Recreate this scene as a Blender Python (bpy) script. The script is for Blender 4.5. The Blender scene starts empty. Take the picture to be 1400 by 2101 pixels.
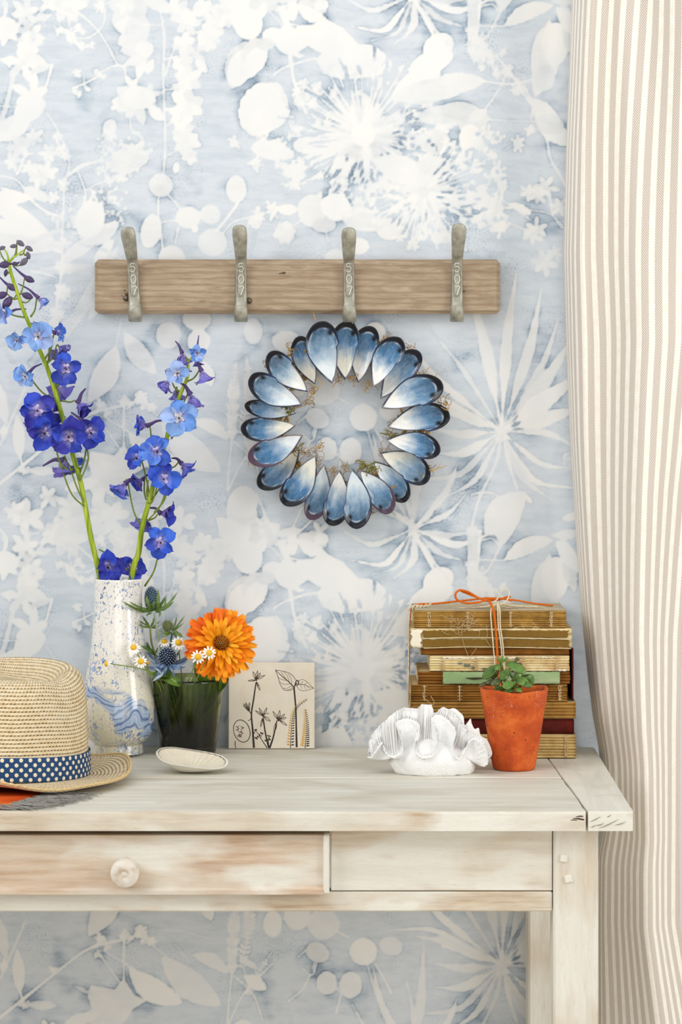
import bpy, math, random
import numpy as np
from mathutils import Vector, Matrix

# ------------------------------------------------------------------ camera, light, exposure
SC = bpy.context.scene
CAMD, CAMZ, MPP, HZ = 3.2, 1.205, 0.00055, 704.0      # distance to wall, eye height, metres per pixel on the wall, horizon row
camd = bpy.data.cameras.new('camera'); cam = bpy.data.objects.new('camera', camd)
SC.collection.objects.link(cam); SC.camera = cam
cam.location = (0, -CAMD, CAMZ); cam.rotation_euler = (math.pi / 2, 0, 0)
camd.sensor_fit = 'HORIZONTAL'; camd.sensor_width = 36.0
camd.lens = 36.0 * CAMD / (1400 * MPP)
camd.shift_y = -(1050.5 - HZ) / 1400
camd.clip_start = 0.05; camd.clip_end = 50

world = bpy.data.worlds.new('room_daylight'); SC.world = world; world.use_nodes = True
wbg = world.node_tree.nodes['Background']
wbg.inputs[0].default_value = (1.0, 0.992, 0.978, 1); wbg.inputs[1].default_value = 0.50

def area(name, loc, target, sx, sy, power, color):
    l = bpy.data.lights.new(name, 'AREA'); l.shape = 'RECTANGLE'; l.size = sx; l.size_y = sy
    l.energy = power; l.color = color
    o = bpy.data.objects.new(name, l); SC.collection.objects.link(o); o.location = loc
    o.rotation_euler = (Vector(target) - Vector(loc)).to_track_quat('-Z', 'Y').to_euler()
    return o
area('window_light_left', (-1.9, -1.7, 2.15), (0.0, 0, 1.15), 1.1, 1.4, 27, (1.0, 0.985, 0.96))
area('window_light_right', (1.75, -1.3, 1.45), (0.0, 0, 0.95), 0.7, 1.3, 17, (1.0, 0.97, 0.92))
area('room_fill', (0.3, -4.3, 0.85), (0.05, 0, 0.72), 2.4, 1.5, 22, (1.0, 0.985, 0.965))
area('ceiling_bounce', (-0.2, -1.3, 2.75), (0.0, -0.1, 1.1), 2.2, 1.6, 11, (1.0, 0.98, 0.95))

SC.view_settings.view_transform = 'Standard'
try: SC.view_settings.look = 'None'
except Exception: pass
SC.view_settings.exposure = 0.0; SC.view_settings.gamma = 1.0; SC.view_settings.use_curve_mapping = False
SC.cycles.max_bounces = 10; SC.cycles.transmission_bounces = 10; SC.cycles.transparent_max_bounces = 12
SC.cycles.caustics_refractive = True; SC.cycles.sample_clamp_indirect = 6.0

# ------------------------------------------------------------------ helpers
def sc_at(d): return MPP * (CAMD - d) / CAMD
def P(px, py, d):                                     # a point d metres in front of the wall
    s = sc_at(d); return Vector(((px - 700) * s, -d, CAMZ - (py - HZ) * s))
TOPZ = 0.75                                           # table top height

WM = {}                                               # world matrices of everything that can be a parent
def _link(o, parent, M):
    SC.collection.objects.link(o)
    WM[o.name] = M.copy()
    if parent is not None:
        o.parent = parent; o.matrix_parent_inverse = WM[parent.name].inverted()
    o.matrix_basis = M
    return o

def build(name, verts, faces, mats, parent=None, smooth=True, uv=None, col=None, midx=None, origin='base', attrs=None):
    """one mesh object from world-space verts; uv/col are per-vertex"""
    v = np.asarray(verts, dtype=np.float64).reshape(-1, 3)
    if origin == 'base':
        o3 = np.array([(v[:, 0].min() + v[:, 0].max()) / 2, (v[:, 1].min() + v[:, 1].max()) / 2, v[:, 2].min()])
    else: o3 = np.array(origin, dtype=float)
    me = mesh(name, v - o3, faces, mats, smooth, uv, col, midx, attrs)
    return _link(bpy.data.objects.new(name, me), parent, Matrix.Translation(Vector(o3)))

def mesh(name, v, faces, mats, smooth=True, uv=None, col=None, midx=None, attrs=None):
    me = bpy.data.meshes.new(name)
    if isinstance(faces, np.ndarray) and faces.ndim == 2:
        n, k = faces.shape
        me.vertices.add(len(v)); me.vertices.foreach_set('co', np.asarray(v, dtype=np.float32).ravel())
        me.loops.add(n * k); me.loops.foreach_set('vertex_index', faces.astype(np.int32).ravel())
        me.polygons.add(n); me.polygons.foreach_set('loop_start', np.arange(0, n * k, k, dtype=np.int32))
        me.polygons.foreach_set('loop_total', np.full(n, k, dtype=np.int32))
        me.update(calc_edges=True)
    else:
        me.from_pydata([tuple(map(float, p)) for p in v], [], [tuple(int(i) for i in f) for f in faces])
    if not isinstance(mats, (list, tuple)): mats = [mats]
    for m in mats: me.materials.append(m)
    if midx is not None: me.polygons.foreach_set('material_index', np.asarray(midx, dtype=np.int32))
    if uv is not None:
        li = np.empty(len(me.loops), dtype=np.int32); me.loops.foreach_get('vertex_index', li)
        ul = me.uv_layers.new(name='UVMap'); ul.data.foreach_set('uv', np.asarray(uv, dtype=np.float32)[li].ravel())
    if col is not None:
        a = me.color_attributes.new('paint', 'FLOAT_COLOR', 'POINT')
        c = np.ones((len(v), 4), dtype=np.float32); c[:, :np.asarray(col).shape[1]] = col
        a.data.foreach_set('color', c.ravel())
    if attrs:
        for k_, val in attrs.items():
            a = me.attributes.new(k_, 'FLOAT', 'POINT'); a.data.foreach_set('value', np.asarray(val, dtype=np.float32).ravel())
    if smooth: me.polygons.foreach_set('use_smooth', np.ones(len(me.polygons), dtype=bool))
    me.update()
    return me

def place(name, me, M, parent=None, color=None):
    o = bpy.data.objects.new(name, me)
    if color is not None: o.color = (*color, 1)
    return _link(o, parent, M)

def tag(o, label, cat, group=None, kind=None):
    o['label'] = label; o['category'] = cat
    if group: o['group'] = group
    if kind: o['kind'] = kind
    return o
def thing(name, loc, label, cat, group=None):
    o = bpy.data.objects.new(name, None); o.empty_display_size = 0.02
    _link(o, None, Matrix.Translation(Vector(loc)))
    return tag(o, label, cat, group)
def structure(o): o['kind'] = 'structure'; return o

class MB:
    """collects pieces of geometry that become ONE mesh"""
    def __init__(s): s.v = []; s.f = []; s.uv = []; s.c = []; s.m = []; s.n = 0
    def add(s, v, f, uv=None, col=None, m=0):
        v = np.asarray(v, dtype=float).reshape(-1, 3)
        s.v.append(v); s.f += [tuple(int(i) + s.n for i in q) for q in f]; s.m += [m] * len(f)
        s.uv.append(np.zeros((len(v), 2)) if uv is None else np.asarray(uv, dtype=float))
        s.c.append(np.ones((len(v), 3)) if col is None else np.broadcast_to(np.asarray(col, dtype=float), (len(v), 3)))
        s.n += len(v); return s
    def box(s, x0, x1, y0, y1, z0, z1, m=0, bev=0.0, col=None):
        v, f = boxgeo(x0, x1, y0, y1, z0, z1, bev); return s.add(v, f, m=m, col=col)
    def tube(s, pts, r, seg=8, m=0, col=None, cap=True, smooth=0):
        v, f, uv = tubegeo(pts, r, seg, cap, smooth); return s.add(v, f, uv, col, m)
    def build(s, name, mats, parent=None, smooth=True, origin='base'):
        return build(name, np.concatenate(s.v), s.f, mats, parent, smooth, np.concatenate(s.uv), np.concatenate(s.c), s.m, origin)

def boxgeo(x0, x1, y0, y1, z0, z1, b=0.0):
    if b <= 0:
        v = [(x, y, z) for z in (z0, z1) for y in (y0, y1) for x in (x0, x1)]
        return v, [(0, 2, 3, 1), (4, 5, 7, 6), (0, 1, 5, 4), (2, 6, 7, 3), (0, 4, 6, 2), (1, 3, 7, 5)]
    # chamfered box: 24 verts
    import itertools
    v = []; idx = {}
    X, Y, Z = (x0, x1), (y0, y1), (z0, z1)
    for i, j, k in itertools.product((0, 1), repeat=3):
        sx, sy, sz = (b if i == 0 else -b), (b if j == 0 else -b), (b if k == 0 else -b)
        idx[i, j, k] = len(v)
        v += [(X[i], Y[j] + sy, Z[k] + sz), (X[i] + sx, Y[j], Z[k] + sz), (X[i] + sx, Y[j] + sy, Z[k])]
    g = lambda i, j, k, a: idx[i, j, k] + a
    f = []
    for i in (0, 1): f.append([g(i, 0, 0, 0), g(i, 1, 0, 0), g(i, 1, 1, 0), g(i, 0, 1, 0)])
    for j in (0, 1): f.append([g(0, j, 0, 1), g(1, j, 0, 1), g(1, j, 1, 1), g(0, j, 1, 1)])
    for k in (0, 1): f.append([g(0, 0, k, 2), g(1, 0, k, 2), g(1, 1, k, 2), g(0, 1, k, 2)])
    for i in (0, 1):
        for j in (0, 1): f.append([g(i, j, 0, 0), g(i, j, 0, 1), g(i, j, 1, 1), g(i, j, 1, 0)])
    for i in (0, 1):
        for k in (0, 1): f.append([g(i, 0, k, 0), g(i, 0, k, 2), g(i, 1, k, 2), g(i, 1, k, 0)])
    for j in (0, 1):
        for k in (0, 1): f.append([g(0, j, k, 1), g(0, j, k, 2), g(1, j, k, 2), g(1, j, k, 1)])
    for t in idx.values(): f.append([t, t + 1, t + 2])
    c = np.array([(x0 + x1) / 2, (y0 + y1) / 2, (z0 + z1) / 2]); V = np.array(v, dtype=float); out = []
    for q in f:
        p = V[q]; n = np.cross(p[1] - p[0], p[2] - p[0])
        out.append(tuple(q) if np.dot(n, p.mean(0) - c) > 0 else tuple(q[::-1]))
    return V, out

def spline(pts, n):
    """Catmull-Rom through pts, n samples"""
    p = np.asarray(pts, dtype=float)
    if len(p) == 2: return p[0] + (p[1] - p[0]) * np.linspace(0, 1, n)[:, None]
    q = np.vstack([2 * p[0] - p[1], p, 2 * p[-1] - p[-2]])
    t = np.linspace(0, len(p) - 1 - 1e-9, n); i = t.astype(int); u = (t - i)[:, None]
    a, b, c, d = q[i], q[i + 1], q[i + 2], q[i + 3]
    return 0.5 * (2 * b + (c - a) * u + (2 * a - 5 * b + 4 * c - d) * u ** 2 + (3 * b - a - 3 * c + d) * u ** 3)

def frames(p):
    t = np.gradient(p, axis=0); t /= np.linalg.norm(t, axis=1)[:, None] + 1e-12
    n = np.zeros_like(p); ref = np.array([0.3, 0.9, 0.2]) if abs(t[0][1]) < 0.9 else np.array([1.0, 0, 0])
    n0 = ref - t[0] * np.dot(ref, t[0]); n[0] = n0 / np.linalg.norm(n0)
    for i in range(1, len(p)):
        w = n[i - 1] - t[i] * np.dot(n[i - 1], t[i]); n[i] = w / (np.linalg.norm(w) + 1e-12)
    return t, n, np.cross(t, n)

def tubegeo(pts, r, seg=8, cap=True, smooth=0):
    p = np.asarray([tuple(q) for q in pts], dtype=float)
    if smooth: 
        k = len(p); p = spline(p, smooth)
        r = np.interp(np.linspace(0, 1, smooth), np.linspace(0, 1, k), np.broadcast_to(r, k) if np.ndim(r) == 0 or len(np.atleast_1d(r)) == k else np.interp(np.linspace(0, 1, k), np.linspace(0, 1, len(r)), r))
    r = np.broadcast_to(np.asarray(r, dtype=float), len(p)) if np.ndim(r) == 0 else np.asarray(r, dtype=float)
    t, n, b = frames(p)
    a = np.linspace(0, 2 * math.pi, seg, endpoint=False)
    v = (p[:, None, :] + r[:, None, None] * (np.cos(a)[None, :, None] * n[:, None, :] + np.sin(a)[None, :, None] * b[:, None, :])).reshape(-1, 3)
    m = len(p); f = []
    for i in range(m - 1):
        for j in range(seg):
            k = (j + 1) % seg; f.append((i * seg + j, i * seg + k, (i + 1) * seg + k, (i + 1) * seg + j))
    if cap: f.append(tuple(range(seg))[::-1]); f.append(tuple((m - 1) * seg + j for j in range(seg)))
    uv = np.stack(np.broadcast_arrays(np.arange(seg)[None, :] / seg, np.linspace(0, 1, m)[:, None]), -1).reshape(-1, 2)
    return v, f, uv

def gridfaces(nu, nv, wrapu=False):
    """verts laid out [v][u]"""
    cu = nu if wrapu else nu - 1
    i = np.arange(cu)[None, :]; j = np.arange(nv - 1)[:, None]; i2 = (i + 1) % nu
    return np.stack(np.broadcast_arrays(j * nu + i, j * nu + i2, (j + 1) * nu + i2, (j + 1) * nu + i), -1).reshape(-1, 4)

def lathe(prof, seg=64, cx=0, cy=0, wob=None):
    """prof: (r, z) list -> verts, quad array, uv. Outer profile going up gives outward normals"""
    p = np.asarray(prof, dtype=float); a = np.linspace(0, 2 * math.pi, seg, endpoint=False)
    v = np.stack(np.broadcast_arrays(cx + p[:, 0:1] * np.cos(a), cy + p[:, 0:1] * np.sin(a), p[:, 1:2] + 0 * a), -1)
    L = np.concatenate([[0], np.cumsum(np.linalg.norm(np.diff(p, axis=0), axis=1))])
    uv = np.stack(np.broadcast_arrays((a / (2 * math.pi))[None, :], L[:, None]), -1)
    return v.reshape(-1, 3), gridfaces(seg, len(p), True), uv.reshape(-1, 2)

def h2(x, y=0, z=0):                                   # hash in 0..1
    s = np.sin(np.asarray(x) * 127.1 + np.asarray(y) * 311.7 + np.asarray(z) * 74.7) * 43758.5453
    return s - np.floor(s)
def vnoise(x, y, z=0.0):                               # smooth value noise, -1..1, numpy
    x, y, z = np.broadcast_arrays(np.asarray(x, float), np.asarray(y, float), np.asarray(z, float))
    i, j, k = np.floor(x), np.floor(y), np.floor(z); u, v, w = x - i, y - j, z - k
    u, v, w = (t * t * (3 - 2 * t) for t in (u, v, w)); r = 0
    for a in (0, 1):
        for b in (0, 1):
            for c in (0, 1):
                r = r + h2(i + a, j + b, k + c) * (u if a else 1 - u) * (v if b else 1 - v) * (w if c else 1 - w)
    return r * 2 - 1
def fbm(x, y, z=0.0, o=4):
    r = 0; a = 0.5
    for q in range(o): r = r + a * vnoise(np.asarray(x) * 2 ** q + 17 * q, np.asarray(y) * 2 ** q, np.asarray(z) * 2 ** q); a /= 2
    return r

# ------------------------------------------------------------------ materials
def C(h):
    h = h.lstrip('#'); c = [int(h[i:i + 2], 16) / 255 for i in (0, 2, 4)]
    return tuple(x / 12.92 if x <= 0.04045 else ((x + 0.055) / 1.055) ** 2.4 for x in c)
class M_:
    """small wrapper for node materials"""
    def __init__(s, name, rough=0.6, spec=0.5, **kw):
        s.m = bpy.data.materials.new(name); s.m.use_nodes = True; s.t = s.m.node_tree; s.b = s.t.nodes['Principled BSDF']
        s.b.inputs['Roughness'].default_value = rough; s.b.inputs['Specular IOR Level'].default_value = spec
        for k, v in kw.items(): s.b.inputs[k.replace('_', ' ')].default_value = v
    def n(s, typ, props=None, **ins):
        nd = s.t.nodes.new(typ)
        for k, v in (props or {}).items(): setattr(nd, k, v)
        for k, v in ins.items():
            k = k.replace('_', ' ')
            i = int(k[1:]) if k[0] == 'i' and k[1:].isdigit() else k
            s.set(nd.inputs[i], v)
        return nd
    def set(s, sock, v):
        if isinstance(v, bpy.types.NodeSocket): s.t.links.new(v, sock)
        elif isinstance(v, tuple) and len(v) == 3 and sock.type == 'RGBA': sock.default_value = (*v, 1)
        else: sock.default_value = v
    def coord(s, kind='Object', scale=(1, 1, 1), rot=(0, 0, 0), loc=(0, 0, 0)):
        tc = s.n('ShaderNodeTexCoord')
        return s.n('ShaderNodeMapping', Vector=tc.outputs[kind], Scale=scale, Rotation=rot, Location=loc).outputs[0]
    def noise(s, vec, scale, detail=4, rough=0.55, dist=0.0):
        return s.n('ShaderNodeTexNoise', Vector=vec, Scale=scale, Detail=detail, Roughness=rough, Distortion=dist).outputs['Fac']
    def ramp(s, fac, stops, interp='LINEAR'):
        r = s.n('ShaderNodeValToRGB', Fac=fac); e = r.color_ramp.elements; r.color_ramp.interpolation = interp
        while len(e) < len(stops): e.new(0.5)
        for q, (p, c) in zip(e, stops):
            q.position = p; q.color = (*(c if isinstance(c, tuple) else (c, c, c)), 1)
        return r.outputs['Color']
    def mix(s, fac, a, b, mode='MIX'):
        x = s.n('ShaderNodeMix', {'data_type': 'RGBA', 'blend_type': mode})
        s.set(x.inputs[0], fac); s.set(x.inputs[6], a); s.set(x.inputs[7], b); return x.outputs[2]
    def math(s, op, a, b=0.0, c=None, clamp=False):
        x = s.n('ShaderNodeMath', {'operation': op, 'use_clamp': clamp}); s.set(x.inputs[0], a); s.set(x.inputs[1], b)
        if c is not None: s.set(x.inputs[2], c)
        return x.outputs[0]
    def mr(s, v, a, b, c=0.0, d=1.0):
        return s.n('ShaderNodeMapRange', Value=v, From_Min=a, From_Max=b, To_Min=c, To_Max=d).outputs[0]
    def attr(s, name, out='Color'): return s.n('ShaderNodeAttribute', {'attribute_name': name}).outputs[out]
    def color(s, v): s.set(s.b.inputs['Base Color'], v); return s
    def bump(s, h, strength=0.3, dist=0.001):
        s.set(s.b.inputs['Normal'], s.n('ShaderNodeBump', Height=h, Strength=strength, Distance=dist).outputs[0]); return s
def plain(name, c, rough=0.6, var=0.12, scale=60, spec=0.5, bump=0.0, **kw):
    M = M_(name, rough, spec, **kw); c = C(c) if isinstance(c, str) else c
    n = M.noise(M.coord(), scale, 3)
    M.color(M.mix(M.mr(n, 0.3, 0.7), tuple(x * (1 - var) for x in c), tuple(min(1, x * (1 + var)) for x in c)))
    if bump: M.bump(n, bump, 0.001)
    return M.m
# ------------------------------------------------------------------ wallpaper print: white plant silhouettes on washed blue
TW, TH, OX = 1270, 1096, -45                           # repeat of the paper in photo pixels; OX = left edge
WH = np.zeros((TH, TW), dtype=np.float32)              # white of the print
rnd = random.Random(7)
def poly(pts, a=1.0):
    p = np.asarray(pts, dtype=float)
    x0, x1 = int(p[:, 0].min() - OX) - 1, int(p[:, 0].max() - OX) + 2
    y0, y1 = int(p[:, 1].min()) - 1, int(p[:, 1].max()) + 2
    x0, x1 = max(0, x0), min(TW, x1)
    if x1 <= x0: return
    gx = np.arange(x0, x1) + 0.5 + OX; gy = np.arange(y0, y1) + 0.5
    ins = np.zeros((len(gy), len(gx)), dtype=bool)
    ax, ay = p[:, 0], p[:, 1]; bx, by = np.roll(ax, -1), np.roll(ay, -1)
    for i in range(len(p)):
        if ay[i] == by[i]: continue
        lo, hi = min(ay[i], by[i]), max(ay[i], by[i])
        rows = np.nonzero((gy >= lo) & (gy < hi))[0]
        if len(rows) == 0: continue
        xc = ax[i] + (gy[rows] - ay[i]) * (bx[i] - ax[i]) / (by[i] - ay[i])
        ins[rows] ^= gx[None, :] < xc[:, None]
    r = np.arange(y0, y1) % TH
    sub = WH[r[:, None], np.arange(x0, x1)[None, :]]
    lv = a * rnd.choice((1.0, .95, .86, .76)) if a > 0 else 0.0        # overlapping washes keep a faint outline
    WH[r[:, None], np.arange(x0, x1)[None, :]] = np.where(ins, np.where(sub > .3, .7 * lv + .3 * np.maximum(sub, lv), lv) if a > 0 else 0.0, sub)
def jag(p, amp):
    return [(x + rnd.uniform(-amp, amp), y + rnd.uniform(-amp, amp)) for x, y in p]
def ell(x, y, rx, ry=None, rot=0, a=1.0, amp=0.7):
    ry = ry or rx; c, s = math.cos(math.radians(rot)), math.sin(math.radians(rot)); n = max(10, int((rx + ry) / 2))
    poly(jag([(x + rx * math.cos(t) * c - ry * math.sin(t) * s, y + rx * math.cos(t) * s + ry * math.sin(t) * c) for t in np.linspace(0, 6.283, n, endpoint=False)], amp), a)
def stroke(pts, w, a=1.0, amp=0.5, smooth=True):
    """w: width or list of widths along the stroke"""
    p = spline(pts, max(8, 6 * len(pts))) if smooth and len(pts) > 2 else spline(pts, 8)
    d = np.gradient(p, axis=0); d /= np.linalg.norm(d, axis=1)[:, None] + 1e-9
    w = np.interp(np.linspace(0, 1, len(p)), np.linspace(0, 1, len(np.atleast_1d(w))), np.atleast_1d(w)) / 2
    nrm = np.stack([-d[:, 1], d[:, 0]], 1) * (w + np.array([rnd.uniform(-amp, amp) for _ in w]))[:, None]
    poly(np.vstack([p + nrm, (p - nrm)[::-1]]), a)
def leaf(x0, y0, x1, y1, w, bend=0.0, a=1.0, amp=1.1, k=0.5):
    """pointed leaf; k = where it is widest, bend sideways as a share of its length"""
    t = np.linspace(0, 1, 22); L = math.hypot(x1 - x0, y1 - y0); ux, uy = (x1 - x0) / L, (y1 - y0) / L
    e = np.where(t < k, np.sin(t / k * math.pi / 2) ** 0.9, np.cos((t - k) / (1 - k) * math.pi / 2) ** 0.75) * w / 2
    b = np.sin(t * math.pi) * bend * L
    up = [(x0 + ux * s * L - uy * (q + o), y0 + uy * s * L + ux * (q + o)) for s, q, o in zip(t, e, b)]
    dn = [(x0 + ux * s * L - uy * (-q + o), y0 + uy * s * L + ux * (-q + o)) for s, q, o in zip(t, e, b)]
    poly(jag(up + dn[::-1], amp), a)
def star(x, y, r, n=6, w=0.34, a=1.0, ph=None):
    ph = rnd.uniform(0, 6.28) if ph is None else ph
    for i in range(n):
        t = ph + i * 6.283 / n + rnd.uniform(-0.15, 0.15); q = r * rnd.uniform(0.8, 1.1)
        leaf(x, y, x + q * math.cos(t), y + q * math.sin(t), r * w * 1.25, 0, a, 0.7, 0.6)
    ell(x, y, r * 0.2, a=a)
def blob(x, y, r, a=1.0, n=20):                         # frilly little umbel head
    ell(x, y, r * 0.42, a=a, amp=1.5)
    for i in range(n):
        t = rnd.uniform(0, 6.283); q = r * rnd.uniform(0.45, 1.0); k = r * rnd.uniform(.10, .22); leaf(x + q * .3 * math.cos(t), y + q * .3 * math.sin(t), x + q * math.cos(t), y + q * math.sin(t), k * 1.5, 0, a, 1.2, .75)
def lace(x, y, r, a=1.0, n=46):                        # lacy crown with small gaps
    for i in range(n):
        t = rnd.uniform(0, 6.283); q = r * math.sqrt(rnd.uniform(0.0, 1)); k = r * rnd.uniform(0.1, 0.2)
        star(x + q * math.cos(t), y + q * math.sin(t), k, 5, 0.4, a)
def burst(x, y, core, r, n, tips=1.0, a0=0, a1=360, w=4.5, a=1.0):
    ell(x, y, core, amp=3, a=a)
    for i in range(n):
        t = math.radians(a0 + (a1 - a0) * (i + rnd.uniform(-0.25, 0.25)) / n); q = r * rnd.uniform(0.72, 1.08)
        ex, ey = x + q * math.cos(t), y + q * math.sin(t)
        stroke([(x + core * .6 * math.cos(t), y + core * .6 * math.sin(t)), (ex, ey)], [w * 1.6, w, w * 0.7], a)
        if rnd.random() < tips: (blob if rnd.random() < .6 else star)(ex, ey, rnd.uniform(9, 17), a=a)
def slivers(x, y, r0, r1, a0, a1, n, lmin=8, lmax=26, w=5):
    for i in range(n):
        t = math.radians(rnd.uniform(a0, a1)); q = rnd.uniform(r0, r1); l = rnd.uniform(lmin, lmax); b = rnd.uniform(-.12, .12)
        leaf(x + q * math.cos(t), y + q * math.sin(t), x + (q + l) * math.cos(t + b), y + (q + l) * math.sin(t + b), rnd.uniform(.5, 1.2) * w, 0, 0, 1.0)
def chips(x0, y0, x1, y1, n, r=7):
    for i in range(n):
        cx, cy, q, t = rnd.uniform(x0, x1), rnd.uniform(y0, y1), r * rnd.uniform(.5, 1.3), rnd.uniform(0, 3)
        poly([(cx + q * rnd.uniform(.4, 1) * math.cos(t + k * 1.05), cy + q * rnd.uniform(.4, 1) * math.sin(t + k * 1.05)) for k in range(6)], 0)
def frond(pts, w=3, l0=14, n=22, a=1.0):
    p = spline(pts, n); stroke(pts, [w, w * .7], a)
    d = np.gradient(p, axis=0); d /= np.linalg.norm(d, axis=1)[:, None]
    for i in range(n):
        q = l0 * (0.45 + 0.55 * math.sin(math.pi * min(1, (i + 3) / n))) * rnd.uniform(0.7, 1.2)
        for sg in (-1, 1):
            nx, ny = -d[i, 1] * sg, d[i, 0] * sg
            leaf(p[i, 0], p[i, 1], p[i, 0] + nx * q + d[i, 0] * q * .7, p[i, 1] + ny * q + d[i, 1] * q * .7, q * .5, 0, a, .8)
def spider(x, y, blades):
    for tx, ty, w, bend in blades:
        mx, my = (x + tx) / 2, (y + ty) / 2; L = math.hypot(tx - x, ty - y); nx, ny = -(ty - y) / L, (tx - x) / L
        m1 = (x + (tx - x) * .3 + nx * bend * L * .6, y + (ty - y) * .3 + ny * bend * L * .6)
        m2 = (x + (tx - x) * .62 + nx * bend * L, y + (ty - y) * .62 + ny * bend * L)
        stroke([(x, y), m1, m2, (tx, ty)], [4, 5, 5, w * .5, w * .78, w * .82, w * .7, w * .5, w * .32, 3], 1.0, 1.3)
    ell(x, y, 11, amp=1.5)

def paint():
    S, L, E = stroke, leaf, ell
    # --- top left
    S([(110, -12), (85, 25), (52, 70), (50, 105), (30, 150), (22, 180), (5, 240), (-20, 262)], [10, 8, 7, 9, 12, 8])
    for x, y, r in ((52, 25, 34), (60, 70, 34), (48, 128, 42), (66, 196, 44), (14, 62, 34), (62, 88, 30)): star(x, y, r, 6, .36)
    L(35, 105, 100, 135, 26); L(60, 150, 105, 132, 18); L(-20, 290, 70, 235, 46); L(-30, 262, 40, 240, 26, .1); S([(108, 130), (95, 175), (80, 205)], 6)
    E(8, 58, 30, 24); E(60, 225, 34, 24, -30); L(20, 270, 62, 240, 30); S([(0, 120), (22, 138)], 5); S([(-5, 215), (10, 218), (45, 218)], 4)
    L(80, 20, 150, -20, 26); L(70, 42, 108, 30, 16); L(108, 25, 120, -22, 22); S([(5, 5), (10, 22), (5, 45)], 6); S([(30, 5), (35, 20), (22, 30)], 4)
    S([(140, 12), (170, 33), (200, 62), (222, 95), (240, 130), (256, 140), (258, 165)], [7, 5, 5, 5, 6, 5]); S([(214, 20), (214, 45), (203, 62), (182, 77), (155, 78)], 4); S([(136, 10), (140, 30), (142, 55)], 6)
    for x, y, r in ((122, 62, 17), (142, 70, 19), (165, 60, 17), (150, 82, 15), (165, 94, 14), (186, 94, 13), (208, 12, 20), (158, 150, 14), (198, 148, 13), (152, 186, 10), (163, 194, 11), (180, 183, 11), (210, 158, 11)): blob(x, y, r)
    S([(150, 180), (172, 172), (205, 155)], 4); S([(172, 172), (173, 152)], 4); S([(172, 172), (178, 184)], 3); S([(206, 148), (230, 137), (245, 134)], 4)
    E(158, 5, 24, 14); star(125, -6, 34, 7, .4)
    L(228, 48, 300, 0, 66, .1); L(232, 52, 302, 58, 40); L(240, 92, 302, 62, 46); L(245, 105, 312, 98, 46, -.1); E(282, 62, 26, 34, 10); E(262, 8, 40, 22); L(285, 120, 284, 165, 14); L(250, 135, 310, 112, 22); L(300, 155, 315, 120, 18); E(296, 100, 20, 16)
    S([(322, -10), (330, 28), (337, 75), (335, 150), (337, 210), (339, 290), (336, 355)], [5, 5, 6, 6, 5, 5]); S([(295, 50), (330, 52)], 4); S([(333, 46), (345, 40), (358, 38)], 4); S([(338, 122), (365, 114)], 4); S([(340, 155), (350, 120), (362, 90)], 5); S([(338, 185), (365, 180)], 4); S([(338, 225), (360, 222)], 6); S([(339, 260), (362, 242)], 4); S([(340, 322), (366, 306)], 4); S([(336, 190), (312, 188)], 4)
    for x, y, r in ((366, 22, 30), (384, 45, 30), (378, 90, 30), (376, 130, 30), (385, 165, 34), (370, 190, 26), (388, 215, 40), (372, 235, 30), (376, 268, 26), (384, 290, 32), (390, 320, 22)): star(x, y, r, 6, .46)
    E(362, 344, 8, 12, 10)
    for x, y, r in ((262, 205, 36), (285, 210, 40), (305, 195, 26), (245, 215, 22), (270, 180, 26)): star(x, y, r, 6, .42)
    L(285, 215, 294, 258, 22); L(305, 215, 335, 248, 26); L(300, 120, 285, 160, 14); E(285, 200, 34, 24); S([(268, 235), (268, 258), (274, 275)], 5)
    lace(278, 305, 36, 1, 60); lace(232, 345, 34, 1, 44); lace(248, 335, 44, .9, 50); E(225, 262, 15, 19, 20); blob(228, 275, 18); E(265, 330, 42, 24, -20, .85); lace(215, 295, 22)
    E(330, 380, 25); E(386, 446, 27, 23); E(310, 474, 22, 36, 12); E(432, 440, 22, 21, 25); E(436, 498, 31, 29); E(352, 528, 28, 25); E(400, 470, 8); E(485, 388, 22, 29)
    S([(345, 400), (360, 415), (372, 430)], 5); S([(325, 405), (325, 440), (332, 490), (335, 530)], 5); S([(333, 455), (362, 452)], 4); S([(366, 465), (360, 500)], 4); S([(490, 415), (460, 455), (442, 475)], 6); S([(405, 440), (425, 425)], 4); S([(456, 480), (480, 455), (512, 446)], 4); S([(511, 446), (505, 500)], 3)
    # --- lower left of upper repeat: streaky leaves
    L(-40, 395, 125, 520, 44, -.03); L(-40, 440, 105, 515, 52, .05); L(-40, 478, 130, 500, 40, .08, .9); L(-30, 400, 60, 410, 30); L(180, 505, 245, 455, 36); L(190, 545, 235, 490, 24); L(120, 540, 210, 480, 30)
    S([(0, 385), (50, 400), (85, 428), (120, 445)], 6); S([(0, 360), (35, 370), (55, 395)], 4); S([(20, 285), (22, 320), (35, 360)], 4); S([(35, 360), (52, 320), (70, 315)], 5); S([(132, 372), (130, 430), (127, 500)], 5); S([(135, 370), (142, 330), (120, 270), (95, 230)], 5); S([(140, 360), (168, 340), (205, 330)], [8, 10, 5]); S([(160, 350), (175, 395), (172, 420)], 5); S([(174, 392), (205, 375), (245, 365)], 4); S([(185, 388), (200, 410)], 4)
    for x, y, r in ((40, 300, 30), (70, 282, 24), (118, 280, 14), (126, 305, 16), (136, 320, 14), (100, 315, 22), (75, 360, 26), (95, 355, 28), (130, 380, 18), (60, 345, 20), (110, 405, 16), (25, 330, 22)): star(x, y, r, 6, .4, .92)
    for x, y, r in ((112, 445, 22), (140, 452, 28), (160, 425, 24), (200, 435, 36), (235, 415, 34), (250, 440, 26), (170, 470, 26), (210, 405, 24), (150, 480, 22)): lace(x, y, r, 1, 26)
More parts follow.
